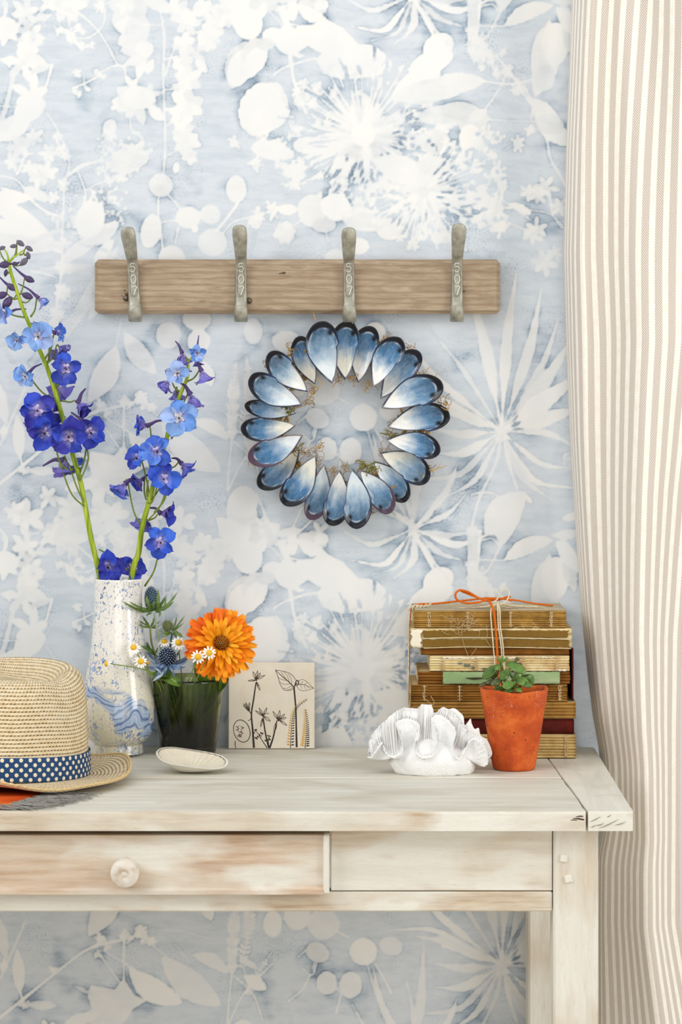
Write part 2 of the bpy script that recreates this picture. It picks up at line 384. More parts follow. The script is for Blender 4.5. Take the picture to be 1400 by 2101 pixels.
    E(185, 450, 30, 40, 20, .95); E(75, 398, 30, 12, 25); S([(125, 470), (60, 500), (-10, 540)], 10, .8); S([(160, 500), (230, 520), (280, 560)], 6, .7)
    L(280, 520, 180, 660, 34, .02, .8); L(245, 500, 130, 700, 30, 0, .8); S([(240, 560), (150, 650), (60, 750)], 14, .7); L(60, 560, 190, 545, 22, 0, .8)
    for x, y, r in ((128, 500, 18), (132, 545, 22), (128, 600, 22), (118, 640, 20), (112, 665, 18)): star(x, y, r, 7, .4, .9)
    S([(128, 490), (126, 560), (112, 650)], 5, .9); S([(0, 520), (60, 540), (118, 560)], 4, .8); S([(60, 555), (118, 570)], 4, .8)
    # --- middle top
    for x, y, r in ((412, 20, 20), (438, 60, 30), (425, 88, 24), (470, 22, 40), (505, 38, 40), (495, 10, 40)): star(x, y, r, 6, .5)
    S([(400, 48), (425, 35), (460, 20)], 5); S([(400, 108), (415, 125), (425, 145)], [16, 12, 5]); L(400, 120, 425, 150, 18)
    E(510, 50, 30, 32); L(505, 82, 475, 182, 62, -.02, 1, 1.5, .45); E(492, 140, 24, 40, 18); E(522, 110, 26, 34, 25); L(550, 85, 500, 165, 40); L(570, 165, 530, 272, 86, .02, 1, 2, .45); E(535, 225, 45, 56, 15, 1, 2); L(520, 270, 600, 215, 46)
    S([(560, 155), (575, 143), (597, 134), (625, 125), (655, 122), (670, 150)], [5, 5, 6, 6, 6, 5]); S([(578, 10), (590, 60), (595, 110), (606, 175), (628, 230), (650, 265)], [16, 14, 9, 7, 7, 6]); S([(550, 22), (570, 40), (582, 60)], 4); S([(585, 42), (600, 50), (630, 55)], 4)
    poly(jag([(586, 75), (612, 52), (640, 50), (670, 40), (690, 46), (705, 58), (722, 72), (735, 88), (755, 90), (776, 97), (796, 112), (806, 128), (800, 145), (775, 155), (750, 161), (712, 165), (690, 163), (665, 150), (650, 130), (648, 120), (660, 108), (640, 108), (612, 120), (590, 105)], 2)); poly([(612, 108), (632, 95), (658, 110), (650, 118), (622, 112)], 0)
    E(590, 82, 26, 30); E(560, 72, 22, 16); E(545, 90, 20, 14); L(548, 20, 500, -20, 40); L(615, 2, 672, 24, 26); E(660, 10, 16, 12); E(600, 20, 12, 24); E(630, 5, 18, 10); L(590, 50, 570, 10, 14)
    # --- the big allium
    burst(746, 276, 46, 150, 54, .85, 0, 360, 5)
    burst(746, 276, 40, 95, 40, .3, 0, 360, 6)
    for x, y, r in ((608, 265, 20), (480, 293, 20), (525, 340, 22), (575, 335, 20), (600, 370, 30), (558, 432, 24), (530, 440, 22), (570, 300, 24), (540, 290, 20), (640, 305, 26), (652, 335, 28), (625, 360, 26), (690, 360, 30), (700, 405, 28), (728, 380, 26), (760, 400, 28), (790, 380, 24), (640, 270, 18), (620, 195, 22), (648, 190, 20), (640, 215, 16), (610, 215, 14), (770, 165, 14), (780, 350, 22), (800, 330, 22), (845, 300, 26), (850, 265, 24), (830, 225, 20), (880, 280, 26), (905, 265, 30), (860, 330, 20)): blob(x, y, r)
    for x, y, w, h in ((700, 340, 50, 22), (650, 300, 50, 20), (770, 370, 40, 30), (560, 310, 46, 20), (880, 300, 46, 30), (620, 350, 40, 22), (810, 345, 46, 26)): E(x, y, w, h, rnd.uniform(-30, 30), .93, 2)
    slivers(746, 276, 50, 120, -40, 130, 70); slivers(746, 276, 60, 130, 120, 200, 24, 20, 60, 6); slivers(746, 276, 50, 150, 200, 320, 22, 20, 60, 7); slivers(746, 276, 100, 165, 20, 120, 34, 8, 20, 9)
    chips(820, 170, 900, 330, 26, 9); chips(660, 380, 800, 440, 16, 8); chips(575, 320, 640, 420, 10, 8)
    E(640, 432, 30, 34); E(690, 425, 32, 28, 20); E(665, 462, 26, 16); S([(668, 470), (675, 500)], 4); S([(620, 450), (595, 470)], 4); E(798, 470, 26, 24); E(745, 440, 24, 16, 20); star(585, 475, 26, 9, .5); star(525, 455, 18, 7, .5); E(745, 455, 44, 20, 10, .9); E(735, 505, 24, 18); S([(730, 470), (770, 470)], 4)
    E(590, 430, 20, 12); blob(735, 420, 22); blob(715, 440, 18); S([(525, 455), (520, 500), (505, 530)], 3, .8); E(690, 530, 24, 20, 10, .8)
    # --- top right
    L(800, 205, 905, 130, 66, .08); L(800, 200, 945, 172, 50, .02); E(900, 95, 34, 26, -30); E(885, 128, 50, 24, -25); L(870, 175, 1000, 165, 44); E(900, 188, 50, 18, -5); L(880, 235, 1010, 245, 52, -.05); E(905, 235, 46, 20, -8); S([(985, 165), (1030, 172), (1065, 170), (1095, 162)], 5); S([(1000, 245), (1050, 248), (1100, 250)], 4); E(970, 255, 30, 24); E(965, 285, 24, 30); L(960, 250, 1000, 225, 24)
    S([(975, -10), (972, 50), (968, 110)], [30, 26, 20]); for_ = ((968, 60, 16), (980, 85, 26), (988, 110, 28), (1000, 105, 16), (965, 95, 16), (1010, 125, 14), (1032, 108, 15), (990, 140, 12), (1020, 150, 18), (1040, 148, 20), (1060, 185, 18), (1075, 180, 12), (1088, 268, 16))
    for x, y, r in for_: blob(x, y, r)
    S([(1040, -6), (1030, 18), (1012, 55), (1000, 78)], 6); S([(1015, 110), (1045, 145), (1070, 185), (1090, 215)], 5); S([(980, 52), (1032, 54)], 5); L(1032, 56, 1137, 10, 36, -.08); L(1128, 38, 1098, 200, 56, -.06); E(1112, 110, 22, 55, 8); E(1140, 90, 28, 44); E(1118, 160, 22, 28); L(1148, 5, 1185, 65, 24); L(1160, 40, 1180, 120, 30); S([(1036, 165), (1010, 205), (992, 228)], 5)
    S([(1060, 160), (1085, 195), (1098, 235), (1108, 262), (1122, 285), (1130, 325), (1150, 360), (1165, 390)], [6, 6, 6, 8, 6, 8, 6]); L(1085, 200, 1150, 250, 30); L(1100, 225, 1175, 300, 44, .05); E(1130, 255, 30, 22, 20); S([(1092, 215), (1090, 250)], 5)
    for x, y, r in ((1000, 275, 24), (1062, 295, 24), (1012, 320, 18), (1022, 285, 20), (1018, 355, 30), (990, 395, 40), (1030, 380, 26), (1020, 425, 36), (1005, 450, 40), (1030, 465, 30), (980, 440, 34), (985, 345, 26), (990, 300, 20)): blob(x, y, r, 1, 14)
    S([(1012, 320), (1050, 300)], 4); S([(985, 380), (1060, 430), (1090, 452)], 4); L(1045, 415, 1092, 440, 18); S([(1040, 455), (1075, 470)], 4)
    burst(868, 394, 20, 110, 40, .8, -70, 200, 5); burst(868, 394, 20, 70, 26, .2, -90, 270, 6)
    for x, y, r in ((800, 385, 26), (815, 400, 24), (840, 365, 24), (850, 430, 22), (900, 440, 22), (870, 475, 28), (895, 490, 26), (920, 480, 24), (950, 500, 20), (820, 420, 22), (965, 395, 24), (940, 330, 26), (960, 320, 20)): blob(x, y, r, 1, 12)
    E(830, 350, 60, 30, 20, .92, 2); E(960, 420, 40, 40, 0, .92, 2); E(890, 340, 36, 20, 0, .9)
    slivers(868, 394, 24, 90, -70, 200, 60, 8, 24, 4); slivers(868, 394, 60, 150, -60, 60, 40, 8, 24, 6); chips(930, 270, 1030, 480, 20, 8)
    for x, y, r in ((1120, 385, 30), (1105, 400, 24), (1085, 395, 22), (1100, 470, 28), (1092, 482, 26), (1150, 425, 24), (1118, 540, 34), (1140, 520, 20)): star(x, y, r, 6, .34, .9)
    S([(1127, 395), (1135, 440), (1155, 470)], 4, .9); S([(1085, 430), (1130, 440), (1160, 470)], 4, .9); S([(1100, 500), (1130, 560)], 4, .8)
    # --- middle left (below the rail)
    L(180, 826, 240, 710, 54, .05); L(255, 680, 322, 768, 44, .05); S([(238, 712), (250, 650)], 4, .8); E(346, 688, 27, 28, 0); E(404, 655, 30, 24); E(408, 700, 24, 26, 20); L(435, 795, 415, 740, 30); L(35, 848, 42, 945, 28); S([(42, 940), (48, 965)], 5); L(-20, 760, 14, 872, 34); S([(52, 795), (15, 880), (0, 915)], 6); S([(0, 700), (25, 740), (60, 800)], 4, .8)
    S([(-10, 1000), (50, 952), (115, 900), (180, 852), (250, 832), (300, 818)], [7, 8, 6, 7, 6, 5]); L(50, 965, 120, 968, 20); blob(8, 885, 16); blob(48, 962, 16); blob(108, 895, 14)
    for x, y, r in ((253, 825, 17), (288, 812, 20), (296, 830, 16), (312, 835, 14), (265, 828, 14), (205, 830, 18), (200, 862, 14), (220, 848, 12)): blob(x, y, r)
    S([(254, 840), (254, 925)], 5); S([(205, 862), (240, 912), (252, 930)], 4); S([(215, 856), (280, 895)], 4); S([(300, 835), (345, 868)], 4); S([(350, 830), (390, 880)], 4, .9); S([(320, 812), (370, 815), (430, 830)], 5, .7)
    L(262, 890, 375, 962, 52, .08); L(330, 866, 455, 968, 62, .05); L(392, 862, 470, 902, 30, -.1); poly(jag([(185, 922), (235, 935), (255, 912), (275, 945), (300, 958), (275, 975), (260, 1000), (235, 1020), (215, 1008), (190, 1015), (168, 985), (190, 975), (178, 950)], 2)); L(205, 985, 130, 1005, 26); L(215, 1000, 190, 1040, 24); L(150, 925, 190, 945, 10)
    frond([(476, 900), (478, 830), (484, 745)], 4, 15, 24); frond([(494, 890), (512, 800), (506, 735)], 4, 14, 20); S([(476, 900), (470, 960), (466, 1010)], 5); frond([(505, 945), (530, 900), (560, 855)], 3, 11, 14); S([(470, 1005), (490, 960), (512, 930), (560, 880)], 4); S([(512, 930), (500, 890)], 4); L(470, 1015, 528, 1075, 62, .1); E(500, 1030, 30, 34); L(500, 905, 548, 935, 30); L(490, 870, 530, 890, 16); S([(480, 905), (520, 945), (540, 1000)], 5); S([(525, 1010), (545, 1060), (556, 1110)], 7)
    for x, y, r in ((54, 1062, 42), (30, 1050, 26), (145, 1040, 34), (150, 1068, 38), (228, 1062, 44), (205, 1045, 24), (135, 1105, 42), (110, 1090, 26), (370, 1068, 36), (345, 1050, 20), (420, 1112, 26), (460, 1132, 26), (430, 1172, 28), (100, 1020, 26)): star(x, y, r, 6, .4)
    S([(0, 1085), (15, 1110), (5, 1140)], 5); S([(40, 1080), (70, 1095), (110, 1075), (200, 1040)], 5); S([(110, 1110), (150, 1130)], 5); L(443, 1062, 514, 1112, 44, .05); S([(422, 1118), (424, 1140)], 4); S([(440, 1155), (458, 1140)], 4); S([(395, 1165), (450, 1145)], 5); S([(310, 1085), (322, 1110)], 4); E(190, 1085, 30, 14, 0, .9)
    blob(255, 1110, 24); blob(268, 1092, 18); L(290, 1090, 360, 1120, 30, 0, .9); star(310, 1060, 30, 6, .4, .9)
    # --- middle: berries in the wreath and round it
    E(664, 800, 34, 32); E(652, 858, 26, 21, 25); E(746, 857, 29); E(671, 921, 22, 25); E(720, 925, 24, 28); E(803, 845, 25, 20, 15); E(560, 800, 20, 28); E(610, 780, 28, 34); E(520, 680, 20, 28); E(588, 700, 30, 22); E(770, 690, 24, 30); E(700, 690, 34, 26, 0, .9)
    S([(690, 815), (718, 828)], 4); S([(610, 870), (640, 842)], 5); S([(770, 880), (790, 915), (805, 945)], [5, 6, 8]); S([(755, 885), (768, 930), (790, 985)], [4, 7, 12]); S([(690, 930), (703, 945)], 4); S([(650, 880), (640, 905), (620, 890)], 5); S([(636, 905), (620, 935), (590, 960)], 5); S([(700, 945), (690, 985)], 6); S([(640, 895), (645, 878)], 4); S([(480, 750), (560, 690), (640, 640)], 4, .7)
    star(540, 1095, 40, 6, .5); blob(540, 1080, 24); S([(655, 1052), (610, 1095), (565, 1120)], 5); S([(620, 1040), (600, 1085)], 5); star(655, 1093, 26, 5, .4); L(608, 1105, 672, 1135, 30, .1); L(560, 1100, 620, 1085, 20)
    # --- spider flowers on the right
    spider(1030, 885, [(876, 668, 15, .03), (830, 693, 20, -.05), (962, 590, 36, .02), (1060, 560, 30, -.02), (1112, 590, 30, .03), (1148, 650, 22, .05), (1172, 700, 40, .03), (1190, 770, 50, 0), (1190, 838, 44, 0), (1180, 917, 20, -.1), (1180, 962, 17, .13), (1182, 1002, 17, .2), (1137, 1028, 18, .12), (1062, 1005, 14, .02), (908, 1024, 18, -.13), (860, 985, 20, -.16), (890, 930, 26, -.12), (890, 880, 24, -.06), (905, 845, 28, .04), (850, 825, 26, .06), (780, 815, 14, .12)])
    S([(1030, 890), (1018, 950), (985, 1020), (970, 1075), (962, 1130)], [9, 8, 8, 8])
    spider(848, 1085, [(800, 1040, 12, 0), (832, 1010, 10, 0), (848, 1000, 10, 0), (870, 830, 26, .02), (830, 900, 14, .05), (765, 885, 22, -.06), (720, 960, 18, -.1), (940, 950, 22, .08), (958, 1012, 16, .1), (1000, 1098, 22, .16), (965, 1092, 20, .08), (950, 1150, 18, .1), (925, 1192, 13, .04), (808, 1188, 13, -.18), (826, 1180, 12, -.2), (760, 1180, 14, -.22), (722, 1150, 16, -.26), (705, 1090, 16, -.2), (900, 1030, 14, .05)])
    S([(848, 1090), (875, 1140), (905, 1195)], [8, 8, 7])
    S([(965, 1015), (1000, 1010), (1025, 1020), (1030, 1040)], 6); L(1080, 1008, 995, 1098, 66, .04); L(1078, 1012, 1028, 1120, 56, .12); L(1072, 1010, 1095, 1035, 10); blob(975, 1095, 18); S([(968, 1080), (972, 1150)], [24, 18]); L(1150, 1066, 1195, 1055, 18); L(1130, 1100, 1200, 1092, 22); L(1140, 1108, 1196, 1175, 34); lace(1170, 940, 18); S([(985, 1110), (1010, 1105), (1025, 1120)], 4)
paint()

def gblur(a, s):
    fy = np.fft.fftfreq(a.shape[0])[:, None]; fx = np.fft.rfftfreq(a.shape[1])[None, :]
    return np.fft.irfft2(np.fft.rfft2(a) * np.exp(-2 * (math.pi * s) ** 2 * (fx ** 2 + fy ** 2)), a.shape)
_ns = np.random.RandomState(3).rand(TH, TW)
def nz(s):
    q = gblur(_ns, s); return (q - q.mean()) / q.std()
_mask = gblur(WH, 1.5)
_pool = gblur(WH, 16) * 1.15 + 0.20 * nz(22) + 0.15 * nz(7)           # pigment settles round the shapes in patches
_pool = np.clip((_pool - 0.36) / 0.62, 0, 1) * np.clip(0.5 + 0.55 * nz(38), 0, 1)
_edge = np.clip(gblur(WH, 2.0) * 2.2, 0, 1) * (1 - _mask) * np.clip(0.35 + 0.6 * nz(12), 0, 1)
_tone = np.clip(0.52 * _pool + 0.6 * _edge, 0, 1)

def axis(segs):
    out = []
    for a, b, st in segs: out.append(np.linspace(a, b, max(2, int(round((b - a) / st)) + 1))[:-1])
    return np.concatenate(out + [[segs[-1][1]]])
gx = axis([(-2300, -900, 60), (-900, -45, 9), (-45, 1245, 2.6), (1245, 1600, 12), (1600, 2700, 60)])
gy = axis([(-1800, -40, 40), (-40, 1556, 2.6), (1556, 1846, 10), (1846, 2140, 2.6), (2140, HZ + CAMZ / MPP, 20)])
GX, GY = np.meshgrid(gx, gy)
ix = (np.floor(GX - OX).astype(int)) % TW; iy = np.floor(GY).astype(int) % TH
ed = np.clip(np.minimum(np.minimum(ix, TW - ix) / 8.0, 1), 0, 1)
mk, tn = _mask[iy, ix], _tone[iy, ix]
wv = np.stack([(GX - 700) * MPP, 0 * GX, CAMZ - (GY - HZ) * MPP], -1).reshape(-1, 3)
_st = np.exp(-(((GX - 428) / 52) ** 2 + ((GY - 1278) / 22) ** 2)) + .8 * np.exp(-(((GX - 492) / 26) ** 2 + ((GY - 1292) / 16) ** 2))
wcol = np.stack([mk, tn, _st], -1).reshape(-1, 3)

W = M_('blue_botanical_wallpaper', 0.62, 0.3)
pt = W.n('ShaderNodeSeparateColor', Color=W.attr('paint'))
oc = W.coord('Object')
n1 = W.noise(W.coord('Object', (24, 1, 85)), 1, 6, .65)
n2 = W.noise(oc, 9, 4, .5)
spk = W.noise(oc, 430, 2, .6)
patch = W.mr(W.noise(oc, 14, 3, .6), .5, .66)
speck = W.math('MULTIPLY', W.mr(spk, .52, .66), patch)
tone = W.math('ADD', W.math('MULTIPLY', pt.outputs['Green'], W.mr(n1, .3, .7, .55, 1.15)), W.math('MULTIPLY', speck, .42))
tone = W.math('ADD', tone, W.mr(n1, .44, .70, 0, .24))
blue = W.ramp(tone, [(0.0, C('#d2d9e1')), (0.3, C('#bdc8d3')), (0.65, C('#97a7b8')), (1.0, C('#6f8298'))])
blue = W.mix(W.mr(n2, .42, .62, 0, .5), blue, W.ramp(tone, [(0.0, C('#cdd8e0')), (0.5, C('#a6b9c8')), (1.0, C('#748da4'))]))
blue = W.mix(W.math('MULTIPLY', pt.outputs['Blue'], .75, clamp=True), blue, C('#8dbcd4'))
wht = W.mix(W.mr(W.noise(oc, 12, 3), .4, .65), C('#ebebe9'), C('#e1e4e6'))
W.color(W.mix(W.mr(pt.outputs['Red'], .25, .98), blue, wht))
W.bump(W.noise(oc, 700, 2), .04, .0004)
wall = structure(build('wall_back', wv, gridfaces(len(gx), len(gy))[:, ::-1], W.m, col=wcol, smooth=False, origin=(0, 0, 0)))

# floor, side wall beyond the curtain and its white window casing
FL = M_('pale_floorboards', .5); nf = FL.noise(FL.coord('Object', (40, 2, 1)), 1, 4)
FL.color(FL.mix(nf, C('#c9b9a3'), C('#e2d6c4'))); FLm = FL.m
mb = MB()
for i in range(12): mb.box(-1.98 + i * .34, -1.645 + i * .34, -4.2, 0, -.02, 0, bev=.002)
structure(mb.build('floor', FLm, smooth=False, origin=(0, 0, 0)))
white_paint = plain('white_trim_paint', '#f2f1ee', .4, .02)
structure(build('baseboard_back', *boxgeo(-1.9, 0.6, -.016, -.0005, 0.001, .13, .003), white_paint, smooth=False))
mb = MB(); mb.box(.372, .40, -.05, -.0006, .02, 2.2, bev=.004); mb.box(.40, .46, -.035, -.0006, .02, 2.2, bev=.006); mb.box(.46, .60, -.045, -.0006, .02, 2.2, bev=.004)
structure(mb.build('trim_1', white_paint, smooth=False))
# ------------------------------------------------------------------ whitewashed table
def wood_paint(name, axis, warm=0.45, seed=0.0, top=False):
    """limewashed pine: grain along axis, brown showing through where it has rubbed"""
    M = M_(name, .55, .35)
    st = {'x': (5, 60, 60), 'z': (60, 60, 5), 'y': (60, 5, 60)}[axis]
    cg = M.coord('Object', st, loc=(seed, seed * 2, 0))
    g1 = M.noise(cg, 1, 5, .6, .4); g2 = M.noise(M.coord('Object', tuple(4 * q for q in st), loc=(seed, 0, 0)), 1, 4, .6)
    big = M.noise(M.coord('Object', (9, 16, 26) if axis == 'x' else (14, 14, 7), loc=(seed * 3, 0, 0)), 1, 3, .5, .3)
    paint = M.ramp(g1, [(.25, C('#d7d4c6')), (.5, C('#e4e2d7')), (.75, C('#efede5'))]) if not top else M.ramp(g1, [(.25, C('#c9c6b8')), (.5, C('#d9d7cb')), (.78, C('#e8e6dc'))])
    bare = M.ramp(g2, [(.3, C('#b39a7c') if warm < .9 else C('#b3906f')), (.7, C('#d8c9b0') if warm < .9 else C('#d6ba9d'))]) if not top else M.ramp(g2, [(.3, C('#b3a893')), (.7, C('#cbc3b2'))])
    f = M.math('MULTIPLY', M.mr(big, .60 - warm * .26, .74 - warm * .2, 0, .95), M.mr(g1, .3, .62, .4, 1))
    if top: f = M.math('MULTIPLY', f, .75)
    col = M.mix(f, paint, bare)
    streak = M.mr(g2, .66, .8, 0, .35)
    M.color(M.mix(streak, col, C('#8f8472') if top else C('#b39573')))
    fine = M.noise(M.coord('Object', tuple(q * 22 for q in st), loc=(0, seed, 0)), 1, 3, .6)
    M.color(M.mix(M.mr(fine, .58, .74, 0, .28), M.mix(streak, col, C('#8f8472') if top else C('#b39573')), C('#8b7f6a') if top else C('#a98a68')))
    M.bump(M.math('ADD', M.math('ADD', M.math('MULTIPLY', g2, .6), M.math('MULTIPLY', g1, .5)), M.math('MULTIPLY', fine, .4)), .32, .0012)
    return M.m
wp_x = wood_paint('limewashed_pine_rail', 'x', .5); wp_d = wood_paint('limewashed_pine_drawer', 'x', .95, 3.1); wp_z = wood_paint('limewashed_pine_leg', 'z', .22, 1.7)
wp_t = wood_paint('limewashed_pine_top', 'x', .35, 5.3, True); wp_e = wood_paint('limewashed_pine_end', 'y', .2, 2.2, True)
wp_edge = wood_paint('limewashed_pine_edge', 'x', .72, 4.2)
dark_gap = plain('dark_wood_gap', '#4a3220', .8)

XR = (1299 - 700) * sc_at(.446); XL = -(780 + 700) * sc_at(.446)
table = thing('console_table', ((XL + XR) / 2, -.22, 0), 'limewashed wooden console table with one knobbed drawer against the wallpaper', 'table')
TT = .0188
def plank_mesh(name, x0, x1, d0, d1, jx0=None, jx1=None, mats=(wp_t, wp_edge), n=60, m=10):
    """a table-top plank with slightly wavering rounded edges; jx = function of d for a ragged end"""
    ds = np.linspace(d0, d1, m); xs = np.linspace(0, 1, n)
    b = .0022
    prof = [(0, -TT), (0, -b), (b * .3, -b * .3), (b, 0)]
    rows = []
    dd = np.concatenate([[d0, d0, d0 + b * .3, d0 + b], ds[1:-1], [d1 - b, d1 - b * .3, d1, d1]])
    zz = np.concatenate([[-TT, -b, -b * .3, 0], 0 * ds[1:-1], [0, -b * .3, -b, -TT]])
    D, X = np.meshgrid(dd, xs, indexing='ij')
    a0 = x0 + (jx0(D) if jx0 else 0 * D); a1 = x1 + (jx1(D) if jx1 else 0 * D)
    XX = a0 + (a1 - a0) * X; Z = np.broadcast_to(zz[:, None], D.shape) + TOPZ
    Z = Z + .0005 * fbm(XX * 9, D * 20, 3) * (np.broadcast_to(zz[:, None], D.shape) > -.01)
    DD = D + .0007 * fbm(XX * 30, zz[:, None] * 300, 1) * (np.abs(D - d1) < .004)
    v = np.stack([XX, -DD, Z], -1).reshape(-1, 3); nr = len(dd)
    f = [tuple(q) for q in gridfaces(n, nr)]
    f = [q[::-1] for q in f]
    mi = [0 if 2 < i // (n - 1) < nr - 4 else 1 for i in range(len(f))]
    f.append(tuple(i * n for i in range(nr))[::-1]); f.append(tuple(i * n + n - 1 for i in range(nr))); mi += [1, 1]
    f.append((0, n - 1, (nr - 1) * n + n - 1, (nr - 1) * n)); mi.append(1)
    return v, f, mi
crack = lambda D: .0013 * fbm(D * 60, 2.2) + .0008 * fbm(D * 240, 5)
# the seam of the breadboard end leans a little, as in the photograph
XS = lambda D: crack(D) + (D - .446) * .035
xs_ = (1203 - 700) * sc_at(.446)
v, f, mi = plank_mesh('p', XL, xs_, .231, .446, None, XS); build('tabletop_plank', v, f, (wp_t, wp_edge), table, False, midx=mi)
v, f, mi = plank_mesh('p', XL, xs_, .004, .2298, None, XS); build('tabletop_plank', v, f, (wp_t, wp_edge), table, False, midx=mi)
v, f, mi = plank_mesh('p', xs_ + .0024, XR, .004, .4463, XS, lambda D: (.446 - D) * .003 + .0008 * fbm(D * 30, 9), n=12, m=40)
end_grain = wood_paint('limewashed_end_grain', 'x', .12, 7.7)
bb = build('tabletop_end_board', v, f, (wp_e, end_grain), table, False, midx=mi)
# notch of bare split wood at the front of the seam, and slanted splits in the end grain
mb = MB()
for (ax, ay, bx, by, w) in ((1176, 1679, 1199, 1682, 3.2), (1182, 1676, 1197, 1675, 2.4), (1171, 1683, 1184, 1683, 1.8)):
    p0, p1 = P(ax, ay, .4464), P(bx, by, .4464); mb.tube([p0, (p0 + p1) / 2 + Vector((0, 0, .0004)), p1], [.0002, w * sc_at(.446) / 2, w * sc_at(.446) / 2.4], 6)
mb.build('split_notch', dark_gap, table)
mb = MB()
for (ax, ay, bx, by) in ((1211, 1686, 1233, 1675), (1229, 1700, 1270, 1681), (1246, 1676, 1254, 1672), (1222, 1694, 1240, 1689), (1262, 1693, 1285, 1686), (1213, 1697, 1222, 1693)):
    p0, p1 = P(ax, ay, .4468), P(bx, by, .4468); mid = (p0 + p1) / 2 + Vector((0, 0, -.0005)); mb.tube([p0, mid, p1], [.0001, .00042, .0001], 5, smooth=8)
mb.build('grain_split', plain('split_shadow_wood', '#8d8371', .8), bb)

AP = .424                                             # depth of the apron's face
def zpx(py, d): return CAMZ - (py - HZ) * sc_at(d)
def xpx(px, d): return (px - 700) * sc_at(d)
zt = TOPZ - TT
XLa = XL + .034                                       # outer faces of the legs
xr0, xr1 = xpx(1135.5, AP), xpx(1228, AP)
lw = xr1 - xr0
zr = zpx(1829.5, AP); zb = zpx(1870, AP)
xd = xpx(673, AP)                                      # drawer's right end
# fixed panel right of the drawer, rail under everything
build('apron_panel', *boxgeo(xd + .003, xr0 - .0008, -AP, -AP + .02, zr + .0009, zt - .0002, .0008), wp_x, table, False)
mb = MB(); mb.box(XLa + lw, xr0 - .0008, -AP - .0006, -AP + .022, zb, zr, bev=.0012); mb.build('lower_rail', wp_x, table, False)
build('back_rail', *boxgeo(XLa + lw, xr0, -.03, -.012, zb, zt - .0002, .001), wp_x, table, False)
for x0, x1 in ((xr1 - .026, xr1 - .006), (XLa + .006, XLa + .026)):
    build('side_rail', *boxgeo(x0, x1, -AP + lw, -.05, zb, zt - .0002, .001), wp_x, table, False)
def leg(x0, x1, d0, d1, n):
    mb = MB(); mb.box(x0, x1, -d1, -d0, 0.001, zt - .0002, bev=.0022); return mb.build('leg', wp_z, table, False)
lg = leg(xr0, xr1, AP + .003 - lw, AP + .003, 0)
leg(XLa, XLa + lw, AP + .003 - lw, AP + .003, 1); leg(xr0, xr1, .012, .012 + lw, 2); leg(XLa, XLa + lw, .012, .012 + lw, 3)
for k, (px, py) in enumerate(((1157, 1761), (1166.5, 1803))):
    s = .0036; c = P(px, py, AP + .003)
    v, f = boxgeo(-s, s, -.0022, .004, -s * 1.02, s * 1.02, .0009)
    R = np.array(Matrix.Rotation((.06, -.2)[k], 3, 'Y')); v = np.asarray(v) @ R.T + np.array(c)
    build('wooden_peg', v, f, wp_z, lg, False)
# drawer
dx0 = xpx(-152, AP + .010); dz0, dz1 = zpx(1834, AP + .010), zpx(1713, AP + .010)
mb = MB(); D0 = AP + .0105
mb.box(dx0, xd + .0005, -D0, -AP + .012, dz0 + .004, dz1, bev=.0006)
# bevelled strip on the right end and a moulded bottom lip
def prism(mb, prof, x0, x1, m=0):
    n = len(prof); v = [(x0, y, z) for y, z in prof] + [(x1, y, z) for y, z in prof]
    f = [(i, (i + 1) % n, (i + 1) % n + n, i + n) for i in range(n)] + [tuple(range(n))[::-1], tuple(range(n, 2 * n))]
    mb.add(v, f, m=m)
prism(mb, [(-D0 - .0035, dz0), (-D0 - .0035, dz0 + .004), (-D0 - .0022, dz0 + .0062), (-D0 + .001, dz0 + .0075), (-D0 + .004, dz0)], dx0, xd - .004)
drawer = mb.build('drawer', wp_d, table, False)
mb = MB(); mb.box(xd - .0046, xd + .0016, -D0 - .004, -AP + .014, dz0 + .0005, dz1 + .0006, bev=.0014)
mb.build('end_strip', wp_z, drawer, False)
mb = MB(); mb.box(dx0 + .02, xd - .02, -.40, -.06, dz0 + .004, dz0 + .010); mb.box(xd - .02, xd - .01, -.40, -.06, dz0 + .004, dz1 - .01); mb.box(dx0 + .01, dx0 + .02, -.40, -.06, dz0 + .004, dz1 - .01)
mb.build('drawer_box', wp_x, drawer, False)
kc = P(258, 1787, D0)
prof = [(.0001, .0192), (.0022, .0190), (.0030, .0180), (.0040, .0181), (.0052, .0190), (.0098, .0178), (.0112, .0166), (.0122, .0162), (.0136, .0148), (.0138, .0138), (.0124, .0128), (.0126, .0118), (.0138, .0106), (.0142, .0088), (.0138, .0070), (.0122, .0060), (.0120, .0050), (.0132, .0040), (.0136, .0020), (.0134, .0)][::-1]
v, f, uv = lathe(prof, 40)
v = np.stack([v[:, 0] + kc[0], kc[1] - v[:, 2], kc[2] + v[:, 1]], -1)
KM = M_('limewashed_turned_knob', .5, .4); g = KM.noise(KM.coord('Object', (50, 50, 50)), 1.5, 4)
KM.color(KM.ramp(g, [(.3, C('#b9a68d')), (.45, C('#dcd4c6')), (.7, C('#ebe7df'))])); KM.bump(g, .3, .001)
build('knob', v, f, KM.m, drawer)
